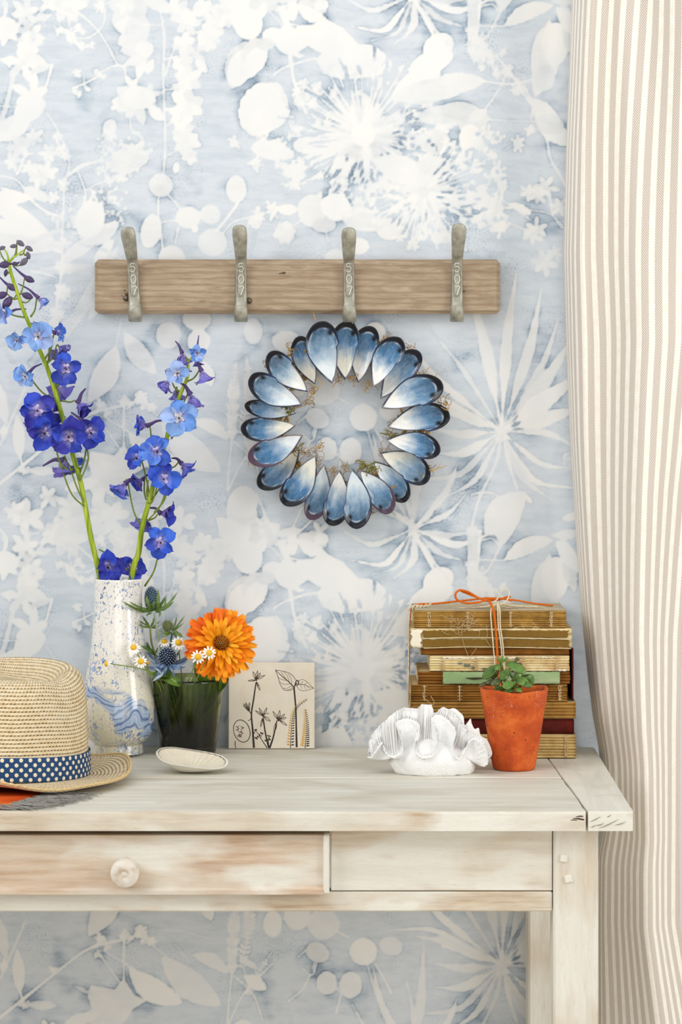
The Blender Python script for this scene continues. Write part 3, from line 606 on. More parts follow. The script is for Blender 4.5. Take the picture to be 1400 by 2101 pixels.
# ------------------------------------------------------------------ hook rail
RM = M_('weathered_mango_wood', .7, .25)
cg = RM.coord('Object', (7, 30, 42)); w = RM.n('ShaderNodeTexWave', {'wave_type': 'BANDS', 'bands_direction': 'Z'}, Vector=RM.coord('Object', (6, 10, 40)), Scale=1.1, Distortion=9.0, Detail=3.0, Detail_Scale=.7).outputs['Fac']
g1 = RM.noise(cg, 2.2, 6, .65, 1.2); g2 = RM.noise(RM.coord('Object', (40, 160, 420)), 1, 3, .6)
cA = RM.ramp(g1, [(.28, C('#8f7e69')), (.5, C('#a9977f')), (.72, C('#bcab93'))])
cA = RM.mix(RM.mr(w, .5, 1, 0, .5), cA, C('#8f755b')); cA = RM.mix(RM.mr(g2, .54, .74, 0, .6), cA, C('#7c6650'))
RM.color(cA); RM.bump(RM.math('ADD', g2, g1), .35, .0008)
RD = .021
rc = (P(194, 532, RD), P(1027, 644, RD))
rail = thing('coat_rack', ((rc[0][0] + rc[1][0]) / 2, -.011, rc[1][2]), 'greyish brown wooden coat rack with four numbered metal hooks on the wallpaper', 'coat rack')
v, f = boxgeo(rc[0][0], rc[1][0], -RD, -.0008, rc[1][2], rc[0][2], .0042)
build('backboard', v, f, RM.m, rail, False)
mb = MB()
for px, py, r in ((262, 603, .0022), (256, 596, .001), (258, 612, .0008), (250, 607, .0007), (582, 560, .0018), (575, 561, .001), (952, 598, .0014)):
    c = P(px, py, RD + .00005); mb.tube([c + Vector((-r * 1.6, .0006, 0)), c + Vector((0, 0, 0)), c + Vector((r * 1.6, .0006, .0003))], [r * .3, r * .8, r * .3], 6, smooth=5)
mb.build('wood_knot', plain('wood_knot_dark', '#5b4634', .8), rail)['kind'] = 'stuff'

HM = M_('cast_aluminium', .45, .5, Metallic=.35)
n = HM.noise(HM.coord('Object', (90, 90, 60)), 1.2, 5, .6); n2 = HM.noise(HM.coord(), 900, 2)
HM.color(HM.ramp(n, [(.3, C('#7f7d70')), (.5, C('#a3a193')), (.72, C('#bfbdb0'))])); HM.bump(HM.math('ADD', HM.math('MULTIPLY', n, .8), HM.math('MULTIPLY', n2, .3)), .25, .0008)
HL = M_('worn_raised_numeral', .38, .5, Metallic=.35); HL.color(C('#cbc9bd'))
def hook(xs, ytop, labelled=True):
    """xs: centre line pixels (top, board, bottom)"""
    # (py, d, width px, thickness)
    S = [(ytop + 2, .0585, 12, .004), (ytop + 4, .0586, 22, .0048), (ytop + 10, .0582, 29, .005), (ytop + 22, .056, 31, .0048), (ytop + 42, .0495, 28, .0044), (ytop + 62, .041, 24.5, .004), (538, .0318, 22.5, .004), (556, .0268, 22.5, .004), (580, .0252, 23.5, .004), (604, .0252, 24.5, .004), (622, .0262, 26, .0042), (640, .0312, 28, .0044), (652, .040, 28.5, .0044), (657, .050, 28.5, .0042), (649, .0585, 28, .004), (638, .0615, 25, .0036), (630, .0622, 19, .003), (626, .0622, 10, .0025)]
    ycl = np.array([q[0] for q in S], float); dd = np.array([q[1] for q in S]); 
    xc = np.interp(ycl, [ytop, 540, 600, 655], [xs[0], xs[1], xs[1] + (xs[2] - xs[1]) * .45, xs[2]])
    cen = np.array([tuple(P(a, b, c)) for a, b, c in zip(xc, ycl, dd)])
    k = 46; cen = spline(cen, k); t = np.linspace(0, 1, k)
    wd = np.interp(t, np.linspace(0, 1, len(S)), [q[2] for q in S]) * MPP * .985; th = np.interp(t, np.linspace(0, 1, len(S)), [q[3] for q in S])
    T = np.gradient(cen, axis=0); T /= np.linalg.norm(T, axis=1)[:, None]
    X = np.array([1.0, 0, 0]); X = X - T * (T @ X)[:, None]; X /= np.linalg.norm(X, axis=1)[:, None]
    N = np.cross(X, T)                                 # faces away from the wall on the upper arm
    ring = [(-.5, -.22), (-.42, .28), (-.2, .48), (0, .5), (.2, .48), (.42, .28), (.5, -.22), (.4, -.5), (-.4, -.5)]
    v = []; 
    sgn = -1 if N[5][1] > 0 else 1
    for i in range(k):
        for a, b in ring: v.append(cen[i] + X[i] * wd[i] * a + N[i] * sgn * th[i] * b)
    m = len(ring); f = []
    for i in range(k - 1):
        for j in range(m): q = (j + 1) % m; f.append((i * m + j, i * m + q, (i + 1) * m + q, (i + 1) * m + j))
    f += [tuple(range(m))[::-1], tuple((k - 1) * m + j for j in range(m))]
    if sgn > 0: f = [q[::-1] for q in f]
    h = build('hook', v, f, HM.m, rail)
    # raised numerals 5 0 7
    def glyph(pts, cx, cy):
        mbg = MB(); q = [P(cx + a, cy + b, np.interp(cy + b, ycl[:12], dd[:12]) + .0022) for a, b in pts]
        mbg.tube(q, .00095, 6, smooth=26); mbg.build('numeral', HL.m, h)
    X5 = lambda y: np.interp(y, [540, 655], [xs[1], xs[2]])
    glyph([(5, -8), (-3, -8), (-4, -1), (1, -2.5), (5, 1.5), (3.5, 7), (-1, 8.5), (-5, 6)], X5(549) - .5, 549)
    glyph([(0, -9), (4.6, -5), (4.6, 4), (0, 9), (-4.6, 4), (-4.6, -5), (0, -9)], X5(573), 573)
    glyph([(-5, -7), (0, -8.5), (5, -8), (2, 0), (-1, 9)], X5(597) + .5, 597)
    # frame raised round the numerals
    fr = [(-7.2, -22), (-5, -29), (0, -31), (5, -29), (7.2, -22), (7.8, 0), (7.8, 24), (5, 33), (0, 35), (-5, 33), (-7.8, 24), (-7.8, 0), (-7.2, -22)]
    mbf = MB(); mbf.tube([P(X5(573 + b) + a, 573 + b, np.interp(573 + b, ycl[:12], dd[:12]) + .002) for a, b in fr], .0005, 5, smooth=40)
    mbf.build('numeral_border', HM.m, h)
    return h
hook((260, 272, 278), 464); hook((491, 495, 494.5), 460); hook((716, 716, 717.5), 465); hook((943, 938.5, 938), 457)
for px, py, lab in ((511, 617, 1), (259, 612, 0)):
    c = P(px, py, RD); vv, ff, uu = lathe([(.0035, 0), (.0033, .0012), (.0022, .0022), (.0001, .0025)], 14)
    vv = np.stack([vv[:, 0] + c[0], c[1] - vv[:, 2], c[2] + vv[:, 1]], -1); build('screw_head', vv, ff, plain('steel_screw', '#6d6256', .35, Metallic=.9), rail)

# ------------------------------------------------------------------ mussel-shell wreath
SM = M_('mussel_shell_nacre', .18, .28); SM.b.inputs['Coat Weight'].default_value = .12; SM.b.inputs['Coat Roughness'].default_value = .08
sp = SM.attr('paint'); nn = SM.noise(SM.coord('Object'), 130, 4, .6); nf = SM.noise(SM.coord('Object'), 420, 3, .6)
ctl = SM.n('ShaderNodeSeparateColor', Color=SM.attr('zone')); 
mott = SM.mix(SM.mr(nn, .38, .66, 0, .75), sp, (0.24, .34, .45), 'OVERLAY'); mott = SM.mix(SM.mr(nf, .5, .75, 0, .13), mott, C('#dfe6ea'))
SM.color(SM.mix(ctl.outputs['Red'], sp, mott)); SM.bump(nf, .06, .0004)
BM = M_('mussel_shell_outside', .35, .5); BM.color(BM.mix(BM.noise(BM.coord('Object'), 200, 3), C('#14151f'), C('#3a3538')))

straw_c = plain('golden_straw', '#a98643', .7, .3, 300)
moss_c = plain('dry_moss', '#77762f', .8, .3, 300)
WCX, WCY = 709.5, 870.0
wc = P(WCX, WCY, .03)
wreath = thing('shell_wreath', (wc[0], wc[1], P(700, 1085, .03)[2]), 'round wreath of open blue mussel shells hanging from the third hook', 'wreath')
shells = [(682, 787, 658, 659, 66), (709, 780, 713, 659, 56), (735, 786, 762, 669, 53), (766, 794, 821, 693, 55), (781, 818, 861, 721, 52), (782, 837, 909, 788, 62), (795, 876, 924, 851, 56), (793, 903, 904, 926, 50), (780, 929, 881, 985, 56), (767, 946, 835, 1028, 47), (739, 964, 803, 1052, 48), (723, 962, 733, 1085, 56), (697, 964, 681, 1079, 52), (666, 952, 638, 1067, 47), (649, 934, 583, 1036, 56), (616, 922, 531, 1000, 50), (622, 893, 510, 943, 54), (608, 873, 494, 880, 47), (609, 848, 502, 831, 34), (621, 831, 512, 774, 55), (632, 804, 551, 724, 50), (647, 789, 613, 690, 46)]
top_order = {0: 3, 1: 1, 2: 0, 3: 3, 4: 1, 5: 4, 6: 2, 7: 3, 8: 1, 9: 0, 10: 2, 11: 3, 12: 1, 13: 0, 14: 3, 15: 0, 16: 4, 17: 3, 18: 1, 19: 4, 20: 2, 21: 0}
r_ = random.Random(5)
NA, NR = 56, 20
mussel_mats = (SM.m, BM.m)
for i, (tx, ty, ox, oy, wpx) in enumerate(shells):
    d0 = .024 + .0044 * top_order[i]
    a = P(tx, ty, d0); b = P(ox, oy, d0)
    L = (b - a).length; Wd = wpx * sc_at(d0) * 1.04
    ax = (b - a).normalized(); nrm = Vector((0, -1, 0)); sd = nrm.cross(ax)           # sd: left of axis seen by viewer
    side = 1 if (i * 7 + 3) % 5 < 3 else -1
    side = 1
    ang = np.linspace(0, 2 * math.pi, NA, endpoint=False)
    # outline: t along axis, q across; blunt round outside end, pointed inside end, one flank straighter
    t0 = (1 - np.cos(ang)) / 2; s0 = np.sin(ang)
    prof = np.clip(t0, 0, 1) ** .40
    q0 = np.sign(s0) * np.abs(s0) ** 1.0 * prof / .80
    q0 = np.where(s0 * side > 0, q0 * (1.0 + .12 * np.sin(np.pi * t0)), q0 * (.94 - .16 * np.sin(np.pi * t0) * (t0 < .6)))
    bend = side * .10 * np.sin(np.pi * t0)
    q0 = q0 * .5 + bend * .35
    wob = 1 + .012 * fbm(np.cos(ang) * 2 + i * 7, np.sin(ang) * 2)
    ci, cq = .56, .02 * side
    rr = np.linspace(0, 1, NR)
    T = ci + (t0 - ci)[None, :] * rr[:, None] * wob; Q = cq + (q0 - cq)[None, :] * rr[:, None] * wob
    depth = .135 * Wd
    H = -depth * (1 - rr[:, None] ** 2.2) + 0 * T + .0006 * fbm(T * 6 + i, Q * 6, 1)
    H = H + .05 * Wd * rr[:, None] ** 2 * (T - .5)
    V = np.array(a) + T[..., None] * L * np.array(ax) + Q[..., None] * Wd * np.array(sd) + H[..., None] * np.array(nrm)
    # colours of the shell itself
    pale = np.array(C(r_.choice(['#e9e6d8', '#f0f0ec', '#e3e8ea', '#dfe7ec']))); blu = np.array(C(r_.choice(['#6d93b2', '#5d8aaf', '#7d99af', '#4f7fa6']))); deep = np.array(C(r_.choice(['#2f5472', '#2a4f6c', '#3f5c74', '#4b5d70'])))
    ink = np.array(C(r_.choice(['#0b0e18', '#10131f', '#0a0c12', '#141625']))); rimb = np.array(C(r_.choice(['#2d4f80', '#24426f', '#31456d', '#3b5f8c'])))
    dirt = np.array(C('#a4845a'))
    nz_ = fbm(T * 4 + i * 3.3, Q * 5, i, 3) * .16
    g = np.clip((T + nz_ - .26) / .36, 0, 1)[..., None]; g2_ = np.clip((T + nz_ * 1.2 - .6) / .34, 0, 1)[..., None]
    col = pale * (1 - g) + blu * g; col = col * (1 - g2_) + deep * g2_
    sm = lambda x, lo, hi: np.clip((x - lo) / (hi - lo), 0, 1)
    out_t = np.clip((T - .45) / .45, 0, 1) ** 1.2
    R2 = np.broadcast_to(rr[:, None], T.shape)
    w_r = .925 - .165 * out_t - .02 * np.clip(np.sin(np.pi * T), 0, 1) + .02 * fbm(T * 9, Q * 9, i + 4, 2)                # where the dark lip starts
    lip = sm(R2, w_r, w_r + .03)[..., None]
    line = (np.exp(-((R2 - w_r + .015) / .014) ** 2) * sm(T, .35, .6) * .75)[..., None]
    col = col * (1 - line) + np.array(C('#cfd8df')) * line
    s_left = np.broadcast_to((s0 * side > 0)[None, :], T.shape)
    lipc = np.where(s_left[..., None], ink * .75 + rimb * .25, rimb * .85 + ink * .15); lipc = lipc * (1 - sm(T, .6, .85)[..., None]) + ink * sm(T, .6, .85)[..., None]
    if i in (10, 13, 16): lipc = lipc * .45 + np.array(C('#6a5064')) * .55
    col = col * (1 - lip) + lipc * lip
    tip = (sm(R2, .955, .985) * (1 - sm(T, .3, .62)) * (~s_left))[..., None] * .8
    col = col * (1 - tip) + dirt * tip
    # muscle scars: one round near the blunt end, one slim by the flank
    dq = -side
    scar = np.exp(-(((T - .80) / .055) ** 2 + ((Q - .22 * dq) / .095) ** 2) ** 2)
    scar2 = np.exp(-(((T - .60) / .15) ** 2 + ((Q - (.33 * dq)) / .03) ** 2) ** 2) * .6 * ((i % 3) == 0)
    sc_ = np.clip(scar + scar2, 0, 1)[..., None]; col = col * (1 - sc_) + ink * .8 * sc_
    zone = np.clip(1 - lip[..., 0] - sc_[..., 0], 0, 1)
    # outside face: same outline pushed back by the thickness
    th = .0009
    Vb = np.array(a) + T[..., None] * L * np.array(ax) + Q[..., None] * Wd * 1.0 * np.array(sd) + (H - th * (1 + 2.2 * (1 - R2)))[..., None] * np.array(nrm)
    fa = gridfaces(NA, NR, True); nv = NA * NR
    fb = fa[:, ::-1] + nv
    last = (NR - 1) * NA; j = np.arange(NA); j2 = (j + 1) % NA
    fr = np.stack([last + j2, last + j, nv + last + j, nv + last + j2], -1)
    o = build('mussel_shell', np.concatenate([V.reshape(-1, 3), Vb.reshape(-1, 3)]), np.concatenate([fa, fb, fr[:, ::-1]]), mussel_mats, wreath,
              col=np.concatenate([col.reshape(-1, 3), np.tile(ink, (nv, 1))]), midx=[0] * len(fa) + [1] * len(fb) + [1] * len(fr))
    za = o.data.color_attributes.new('zone', 'FLOAT_COLOR', 'POINT'); zz = np.zeros((2 * nv, 4), dtype=np.float32); zz[:nv, 0] = zone.ravel(); zz[:, 3] = 1; za.data.foreach_set('color', zz.ravel())
# straw ring under the shells, and loose curls of straw and moss between them
ring = MB(); cc = P(WCX, WCY, .012)
for k in range(90):
    a0 = k / 90 * 6.283 + r_.uniform(0, .07); ln = r_.uniform(.5, 1.1); rad = 152 * MPP + r_.uniform(-.016, .016); dz = r_.uniform(-.006, .006)
    ring.tube([cc + Vector(((rad + .004 * math.sin(9 * s + k)) * math.cos(a0 + s * ln), dz + .003 * math.sin(7 * s), (rad + .004 * math.sin(9 * s + k)) * math.sin(a0 + s * ln))) for s in np.linspace(0, 1, 12)], r_.uniform(.0011, .0017), 5)
o = ring.build('straw_ring', straw_c, wreath); o['kind'] = 'stuff'
def curls(spots, mat, n, rad, spread, d, seed):
    rr_ = random.Random(seed); mbs = MB()
    for (px, py) in spots:
        c = P(px, py, d)
        for k in range(n):
            p = c + Vector((rr_.uniform(-1, 1) * spread, rr_.uniform(-.004, .004), rr_.uniform(-1, 1) * spread)); pts = [p]; a = rr_.uniform(0, 6.28); tw = rr_.uniform(-.9, .9)
            for s in range(8): a += tw; p = p + Vector((math.cos(a), rr_.uniform(-.4, .4), math.sin(a))) * rr_.uniform(.0008, .0019); pts.append(p)
            mbs.tube(pts, rr_.uniform(rad * .6, rad), 4)
    return mbs
gap = [(600, 717), (545, 748), (632, 822), (640, 800), (700, 775), (726, 778), (755, 790), (790, 697), (868, 775), (875, 782), (912, 828), (800, 893), (808, 868), (790, 925), (745, 958), (765, 966), (710, 964), (684, 966), (612, 918), (630, 928), (650, 945), (540, 818), (600, 835), (530, 950), (760, 1048), (880, 965), (566, 748), (840, 718), (655, 925)]
o = curls(gap, straw_c, 10, .00042, .0036, .024, 4).build('straw_wisps', straw_c, wreath); o['kind'] = 'stuff'
o = curls([(606, 915), (748, 955), (806, 893), (760, 960), (590, 842)], moss_c, 10, .0007, .004, .028, 9).build('moss_tuft', moss_c, wreath); o['kind'] = 'stuff'
mb = MB()
for pts in ([(880, 965), (895, 962), (910, 958), (918, 955)], [(885, 968), (898, 960), (905, 950)], [(630, 925), (645, 917), (658, 917), (664, 922)], [(648, 657), (645, 648), (643, 641)], [(870, 768), (878, 757), (883, 753)], [(912, 830), (925, 830), (925, 820), (916, 818)], [(905, 835), (918, 842), (922, 832), (912, 826)], [(652, 800), (658, 785), (650, 775)], [(640, 803), (641, 815), (646, 818)], [(512, 945), (510, 952), (509, 957)]):
    mb.tube([P(x, y, .034) for x, y in pts], [.0006, .00025], 5, smooth=10)
mb.build('loose_straw', plain('pale_straw', '#c19a58', .7, .2), wreath)['kind'] = 'stuff'
mb = MB(); hp = P(717, 652, .052)
mb.tube([P(690, 690, .022), P(706, 664, .03), hp + Vector((-.002, .001, .0)), hp + Vector((.002, .001, 0)), P(728, 666, .03), P(740, 690, .022)], .0006, 6, smooth=24)
mb.build('hanging_loop', plain('thin_wire', '#8c8a86', .3, Metallic=1.0), wreath)
# ------------------------------------------------------------------ speckled vase
VC = P(243, 1550, .066)                                # foot centre
VX, VY = xpx(242.5, .066), -.066
VM = M_('blue_spatter_glaze', .12, .5); VM.b.inputs['Coat Weight'].default_value = .5; VM.b.inputs['Coat Roughness'].default_value = .05
oc = VM.coord('Object', (1, 1, 1)); og = VM.coord('Generated')
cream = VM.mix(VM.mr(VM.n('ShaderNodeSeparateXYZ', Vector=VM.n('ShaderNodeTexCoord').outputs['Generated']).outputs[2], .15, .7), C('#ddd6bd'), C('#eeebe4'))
sw = VM.coord('Object', (70, 70, 46)); warp = VM.n('ShaderNodeTexNoise', Vector=sw, Scale=.8, Detail=2.0).outputs['Color']
swv = VM.n('ShaderNodeVectorMath', {'operation': 'MULTIPLY_ADD'}); VM.set(swv.inputs[0], VM.n('ShaderNodeTexNoise', Vector=VM.coord('Object', (30, 30, 30)), Scale=1.0, Detail=1.5).outputs['Color']); swv.inputs[1].default_value = (.055, .055, .055); VM.set(swv.inputs[2], VM.n('ShaderNodeTexCoord').outputs['Object'])
wv_ = VM.n('ShaderNodeMix', {'data_type': 'VECTOR'}); VM.set(wv_.inputs[0], .35); VM.set(wv_.inputs[4], sw); VM.set(wv_.inputs[5], warp)
fl = VM.n('ShaderNodeTexNoise', Vector=wv_.outputs[1], Scale=5.2, Detail=4.0, Roughness=.62, Distortion=1.6).outputs['Fac']
dens = VM.mr(VM.noise(VM.coord('Object', (26, 26, 20)), 1, 2), .40, .62, 0, .10)
fleck = VM.mr(VM.math('ADD', fl, dens), 0.615, .655)
fl2 = VM.n('ShaderNodeTexNoise', Vector=sw, Scale=17.0, Detail=2.0, Distortion=.8).outputs['Fac']; speck2 = VM.mr(fl2, .665, .69)
bl = VM.ramp(VM.noise(VM.coord('Object', (110, 110, 80)), 1, 3), [(.3, C('#29427f')), (.5, C('#5578b5')), (.7, C('#93aed3'))])
col = VM.mix(VM.math('MULTIPLY', fleck, .9), cream, bl); col = VM.mix(VM.math('MULTIPLY', speck2, .85), col, C('#33427e'))
# one broad marbled swirl of blue slip round the belly
zed = VM.n('ShaderNodeSeparateXYZ', Vector=VM.n('ShaderNodeTexCoord').outputs['Object'])
bend = VM.noise(VM.coord('Object', (22, 22, 22)), 1, 2, .5, .6)
hgt = VM.math('ADD', VM.math('ADD', zed.outputs[2], VM.math('MULTIPLY', zed.outputs[0], .42)), VM.math('MULTIPLY', VM.math('SUBTRACT', bend, .5), .11))
band = VM.math('SUBTRACT', 1.0, VM.mr(VM.math('ABSOLUTE', VM.math('SUBTRACT', hgt, .0535)), .009, .0165))
str_ = VM.n('ShaderNodeTexWave', {'bands_direction': 'Z'}, Vector=VM.n('ShaderNodeMapping', Vector=swv.outputs[0], Scale=(20, 20, 30)).outputs[0], Scale=1.6, Distortion=2.0, Detail=2.0, Detail_Scale=2.0).outputs['Fac']
slip = VM.ramp(str_, [(.0, C('#4a689c')), (.3, C('#8ba4c8')), (.7, C('#b0c2d8')), (1.0, C('#93abce'))])
col = VM.mix(VM.math('MULTIPLY', band, .92), col, slip); VM.color(col)
VM.bump(VM.noise(oc, 260, 2), .04, .0004)
sv = sc_at(.066)
vp = [(1557, 38), (1553, 51), (1549, 51.8), (1540, 51), (1533, 50), (1529, 55), (1521, 64), (1506, 72.5), (1488, 76), (1468, 76.5), (1446, 75), (1420, 70.5), (1395, 66), (1365, 60.5), (1335, 56), (1305, 53), (1275, 50.5), (1245, 49.2), (1218, 48.8), (1203, 49.4), (1197.5, 49.6), (1195.5, 48), (1196.5, 46)]
pr = spline([(r * sv, (1550 - y) * sv * 1.0) for y, r in vp], 90); pr[:, 1] -= pr[0, 1]; 
inn = [(46 * sv, pr[-1, 1]), (44.5 * sv, pr[-1, 1] - .01), (45 * sv, .12), (55 * sv, .08), (66 * sv, .045), (50 * sv, .012), (.0005, .010)]
pr = np.vstack([[.0005, 0.0], pr, inn[1:]])
v, f, uv = lathe(pr, 72, VX, VY); v[:, 2] += TOPZ + .0004
# the mouth is pinched into a small spout on the right
a = np.arctan2(v[:, 1] - VY, v[:, 0] - VX); top = np.clip((v[:, 2] - TOPZ - pr[:, 1].max() + .022) / .022, 0, 1)
pin = np.exp(-((a + .35) / .28) ** 2); rel = np.hypot(v[:, 0] - VX, v[:, 1] - VY)
v[:, 0] += np.cos(a) * .0035 * pin * top; v[:, 1] += np.sin(a) * .0035 * pin * top
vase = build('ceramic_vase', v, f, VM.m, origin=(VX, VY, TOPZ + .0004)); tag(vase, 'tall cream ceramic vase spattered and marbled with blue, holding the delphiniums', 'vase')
VTOP = v[:, 2].max()

# ------------------------------------------------------------------ delphiniums
def petal_mat(name, rough=.5):
    M = M_(name, rough, .3, Subsurface_Weight=.0)
    oi = M.n('ShaderNodeObjectInfo').outputs['Color']; uvn = M.n('ShaderNodeTexCoord').outputs['UV']; s = M.n('ShaderNodeSeparateXYZ', Vector=uvn)
    vein = M.n('ShaderNodeTexWave', {'bands_direction': 'X'}, Vector=M.n('ShaderNodeMapping', Vector=uvn, Scale=(5, .5, 1)).outputs[0], Scale=1.0, Distortion=2.5, Detail=2.0).outputs['Fac']
    base = M.mix(M.mr(s.outputs[1], .05, .5, .5, 0), oi, (.72, .72, .92)); base = M.mix(M.mr(vein, .4, 1, 0, .10), base, M.mix(.55, oi, (1, 1, 1)))
    nz_ = M.noise(M.coord('Object'), 6, 3); base = M.mix(M.mr(nz_, .35, .7, 0, .25), base, M.mix(.6, oi, (.01, .02, .3)))
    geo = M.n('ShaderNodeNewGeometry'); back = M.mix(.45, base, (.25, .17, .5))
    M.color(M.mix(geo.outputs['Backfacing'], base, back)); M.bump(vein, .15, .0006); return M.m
PET = petal_mat('delphinium_sepal')
def petal_me(name, mat, wid=.46, cup=.22, curl=-.12, k=.6, wavy=.05, nu=9, nv=10, notch=0.0, seed=0):
    t = np.linspace(0, 1, nv); u = np.linspace(-1, 1, nu)
    T, U = np.meshgrid(t, u, indexing='ij')
    h = wid * np.where(T < k, np.sin(T / k * np.pi / 2) ** .9, np.cos((T - k) / (1 - k) * np.pi / 2) ** .55)
    h = np.maximum(h, .05 * (T < .5))
    X = U * h; Y = T * (1 - notch * U ** 2 * T) + .03 * np.cos(U * 3) * (T > .9)
    Z = cup * (U * h / wid) ** 2 + curl * T ** 2 + .10 * np.sin(T * np.pi) + wavy * fbm(U * 2 + seed, T * 3, seed)
    return mesh(name, np.stack([X, Y, Z], -1).reshape(-1, 3), gridfaces(nu, nv), mat, uv=np.stack([(U + 1) / 2, T], -1).reshape(-1, 2))
pet_me = [petal_me('delphinium_petal', PET, wid=.36 + .04 * i, cup=.16 + .06 * i, curl=.06 - .13 * i, k=.58 + .03 * i, wavy=.22, seed=i * 3.1) for i in range(4)]
def eye_mat(nm, a, b):
    M = M_(nm, .6, .2); g = M.noise(M.coord('Object'), 3, 3); M.color(M.mix(M.mr(g, .35, .6), C(a), C(b))); return M.m
EYE_W = eye_mat('delphinium_white_bee', '#f1efdf', '#b9aed0'); EYE_V = eye_mat('delphinium_violet_bee', '#8d72c4', '#d9cfe8'); STAM = plain('dark_stamens', '#2b2a33', .7)
bee_me = {}
for nm, em in (('w', EYE_W), ('v', EYE_V)):
    mb = MB()
    for a, ln in ((.6, .30), (-.6, .30), (2.4, .34), (-2.4, .34)):
        t = np.linspace(0, 1, 6); u = np.linspace(-1, 1, 5); T, U = np.meshgrid(t, u, indexing='ij'); h = .13 * np.sin(np.pi * np.clip(T, .05, .93)) ** .5
        X = U * h; Y = T * ln; Z = .10 + .16 * T - .08 * U ** 2
        ca, sa = math.cos(a), math.sin(a); mb.add(np.stack([X * ca - Y * sa, X * sa + Y * ca, Z], -1).reshape(-1, 3), gridfaces(5, 6))
    for q in range(5): mb.tube([(0, -.02, .05), (.05 * math.cos(q * 1.3), -.06 + .05 * math.sin(q * 1.3), .30)], [.012, .022], 5, m=1)
    bee_me[nm] = mesh('flower_center', np.concatenate(mb.v), mb.f, [em, STAM], midx=mb.m)
STEMG = M_('delphinium_stem_green', .5, .35); q = STEMG.noise(STEMG.coord('Object', (300, 300, 20)), 1, 3); STEMG.color(STEMG.ramp(q, [(.3, C('#6f8a12')), (.5, C('#94ac1c')), (.7, C('#b9c842'))])); STEMG = STEMG.m
PEDG = plain('delphinium_pedicel_green', '#6d7f22', .55, .25, 200)
SPUR = plain('delphinium_spur_violet', '#4a3670', .55, .3, 200)
BUDM = plain('delphinium_bud_purple', '#4b3a66', .5, .35, 260); BUDG = plain('delphinium_bud_grey', '#6a6478', .5, .3, 260)
COLS = {'deep': ('#1c33b4', '#2144c8', '#2a2ba4'), 'blue': ('#2452cc', '#2f66da', '#2a44b8'), 'mid': ('#3f74dc', '#5a8ae6', '#3560cc'), 'pale': ('#86b0ec', '#a6c0f0', '#669ae8'), 'viol': ('#5560c4', '#6f78d4', '#4b45a8')}
rd = random.Random(11)
def flower(stem, x, y, r, f, c, opn=72, d=.066, spur=None, att=None, roll=0.0, bend=0.0, eye=None, n=5):
    """one blossom: center mesh with five petals, a spur and a stalk as its sub-parts"""
    cpos = P(x, y, d); s = r * sc_at(d) * 1.16
    N = Vector((f[0], -f[1], f[2])).normalized()
    up = Vector((0, 0, 1)) if abs(N.z) < .93 else Vector((0, 1, 0))
    X = up.cross(N).normalized(); Y = N.cross(X)
    R = Matrix((X, Y, N)).transposed().to_4x4() @ Matrix.Rotation(roll, 4, 'Z')
    Mf = Matrix.Translation(cpos) @ R @ Matrix.Scale(s * .95, 4)
    ce = eye or ('w' if c == 'pale' else 'v')
    fl = place('flower', bee_me[ce], Mf, stem)
    for k in range(n):
        ph = math.pi / 2 + k * 2 * math.pi / n + rd.uniform(-.2, .2); o = math.radians(opn + rd.uniform(-16, 14))
        pd = Vector((math.cos(ph) * math.sin(o), math.sin(ph) * math.sin(o), math.cos(o)))
        nn = Vector((-math.cos(ph) * math.cos(o), -math.sin(ph) * math.cos(o), math.sin(o)))
        xx = pd.cross(nn); L = s * rd.uniform(.92, 1.06)
        Mp = Matrix.Translation(cpos) @ R @ Matrix((xx, pd, nn)).transposed().to_4x4() @ Matrix.Rotation(rd.uniform(-.45, .45), 4, 'Y') @ Matrix.Diagonal((L * rd.uniform(.85, 1.15), L, L, 1))
        hexc = rd.choice(COLS[c]); place('petal', rd.choice(pet_me), Mp, fl, C(hexc))
    R3 = R.to_3x3(); 
    if spur is not None:
        e = P(spur[0], spur[1], d - .004); b0 = cpos - N * s * .02; mid = (b0 + e) / 2 + Vector((0, 0, s * .16))
        mb = MB(); mb.tube([b0, b0 * .55 + mid * .45, mid, e], [s * .20, s * .13, s * .09, s * .045], 8, smooth=12); mb.build('spur', SPUR, fl)
    if att is not None:
        e = P(att[0], att[1], .066); b0 = cpos - N * s * .04
        mid = (b0 + e) / 2 + Vector((bend * sc_at(d), .002, -abs(b0.z - e.z) * .12))
        mb = MB(); mb.tube([b0, b0 - N * s * .25 + Vector((0, 0, -s * .04)), mid, e], [.0008, .0008, .0009, .0012], 6, smooth=14); mb.build('pedicel', PEDG, fl)
    return fl
def bud(stem, x, y, L, ang, m=BUDM, d=.066, w=.30, att=None):
    c = P(x, y, d); s = L * sc_at(d); dx, dz = math.cos(math.radians(ang)), math.sin(math.radians(ang)); D = Vector((dx, -.1, dz))
    t = np.linspace(0, 1, 9); mb = MB()
    mb.tube([c - D * s * .5 + D * s * q for q in t], list(s * w * np.sin(np.pi * np.clip(t * .94 + .03, 0, 1)) ** .7), 9)
    for k in (0, 2.1, 4.2): mb.tube([c - D * s * .5 + D * s * q + (Vector((0, -1, 0)) * math.cos(k) + D.cross(Vector((0, -1, 0))) * math.sin(k)) * s * w * .96 * math.sin(math.pi * min(.97, max(.03, q))) ** .7 for q in t], .00028, 4)
    o = mb.build('flower_bud', m, stem)
    if att is not None:
        e = P(att[0], att[1], .066); b0 = c - D * s * .45; mid = (b0 + e) / 2 + Vector((0, 0, -.0035)); mb2 = MB(); mb2.tube([b0, mid, e], [.0007, .0008, .0011], 6, smooth=10); mb2.build('pedicel', PEDG, o)
    return o
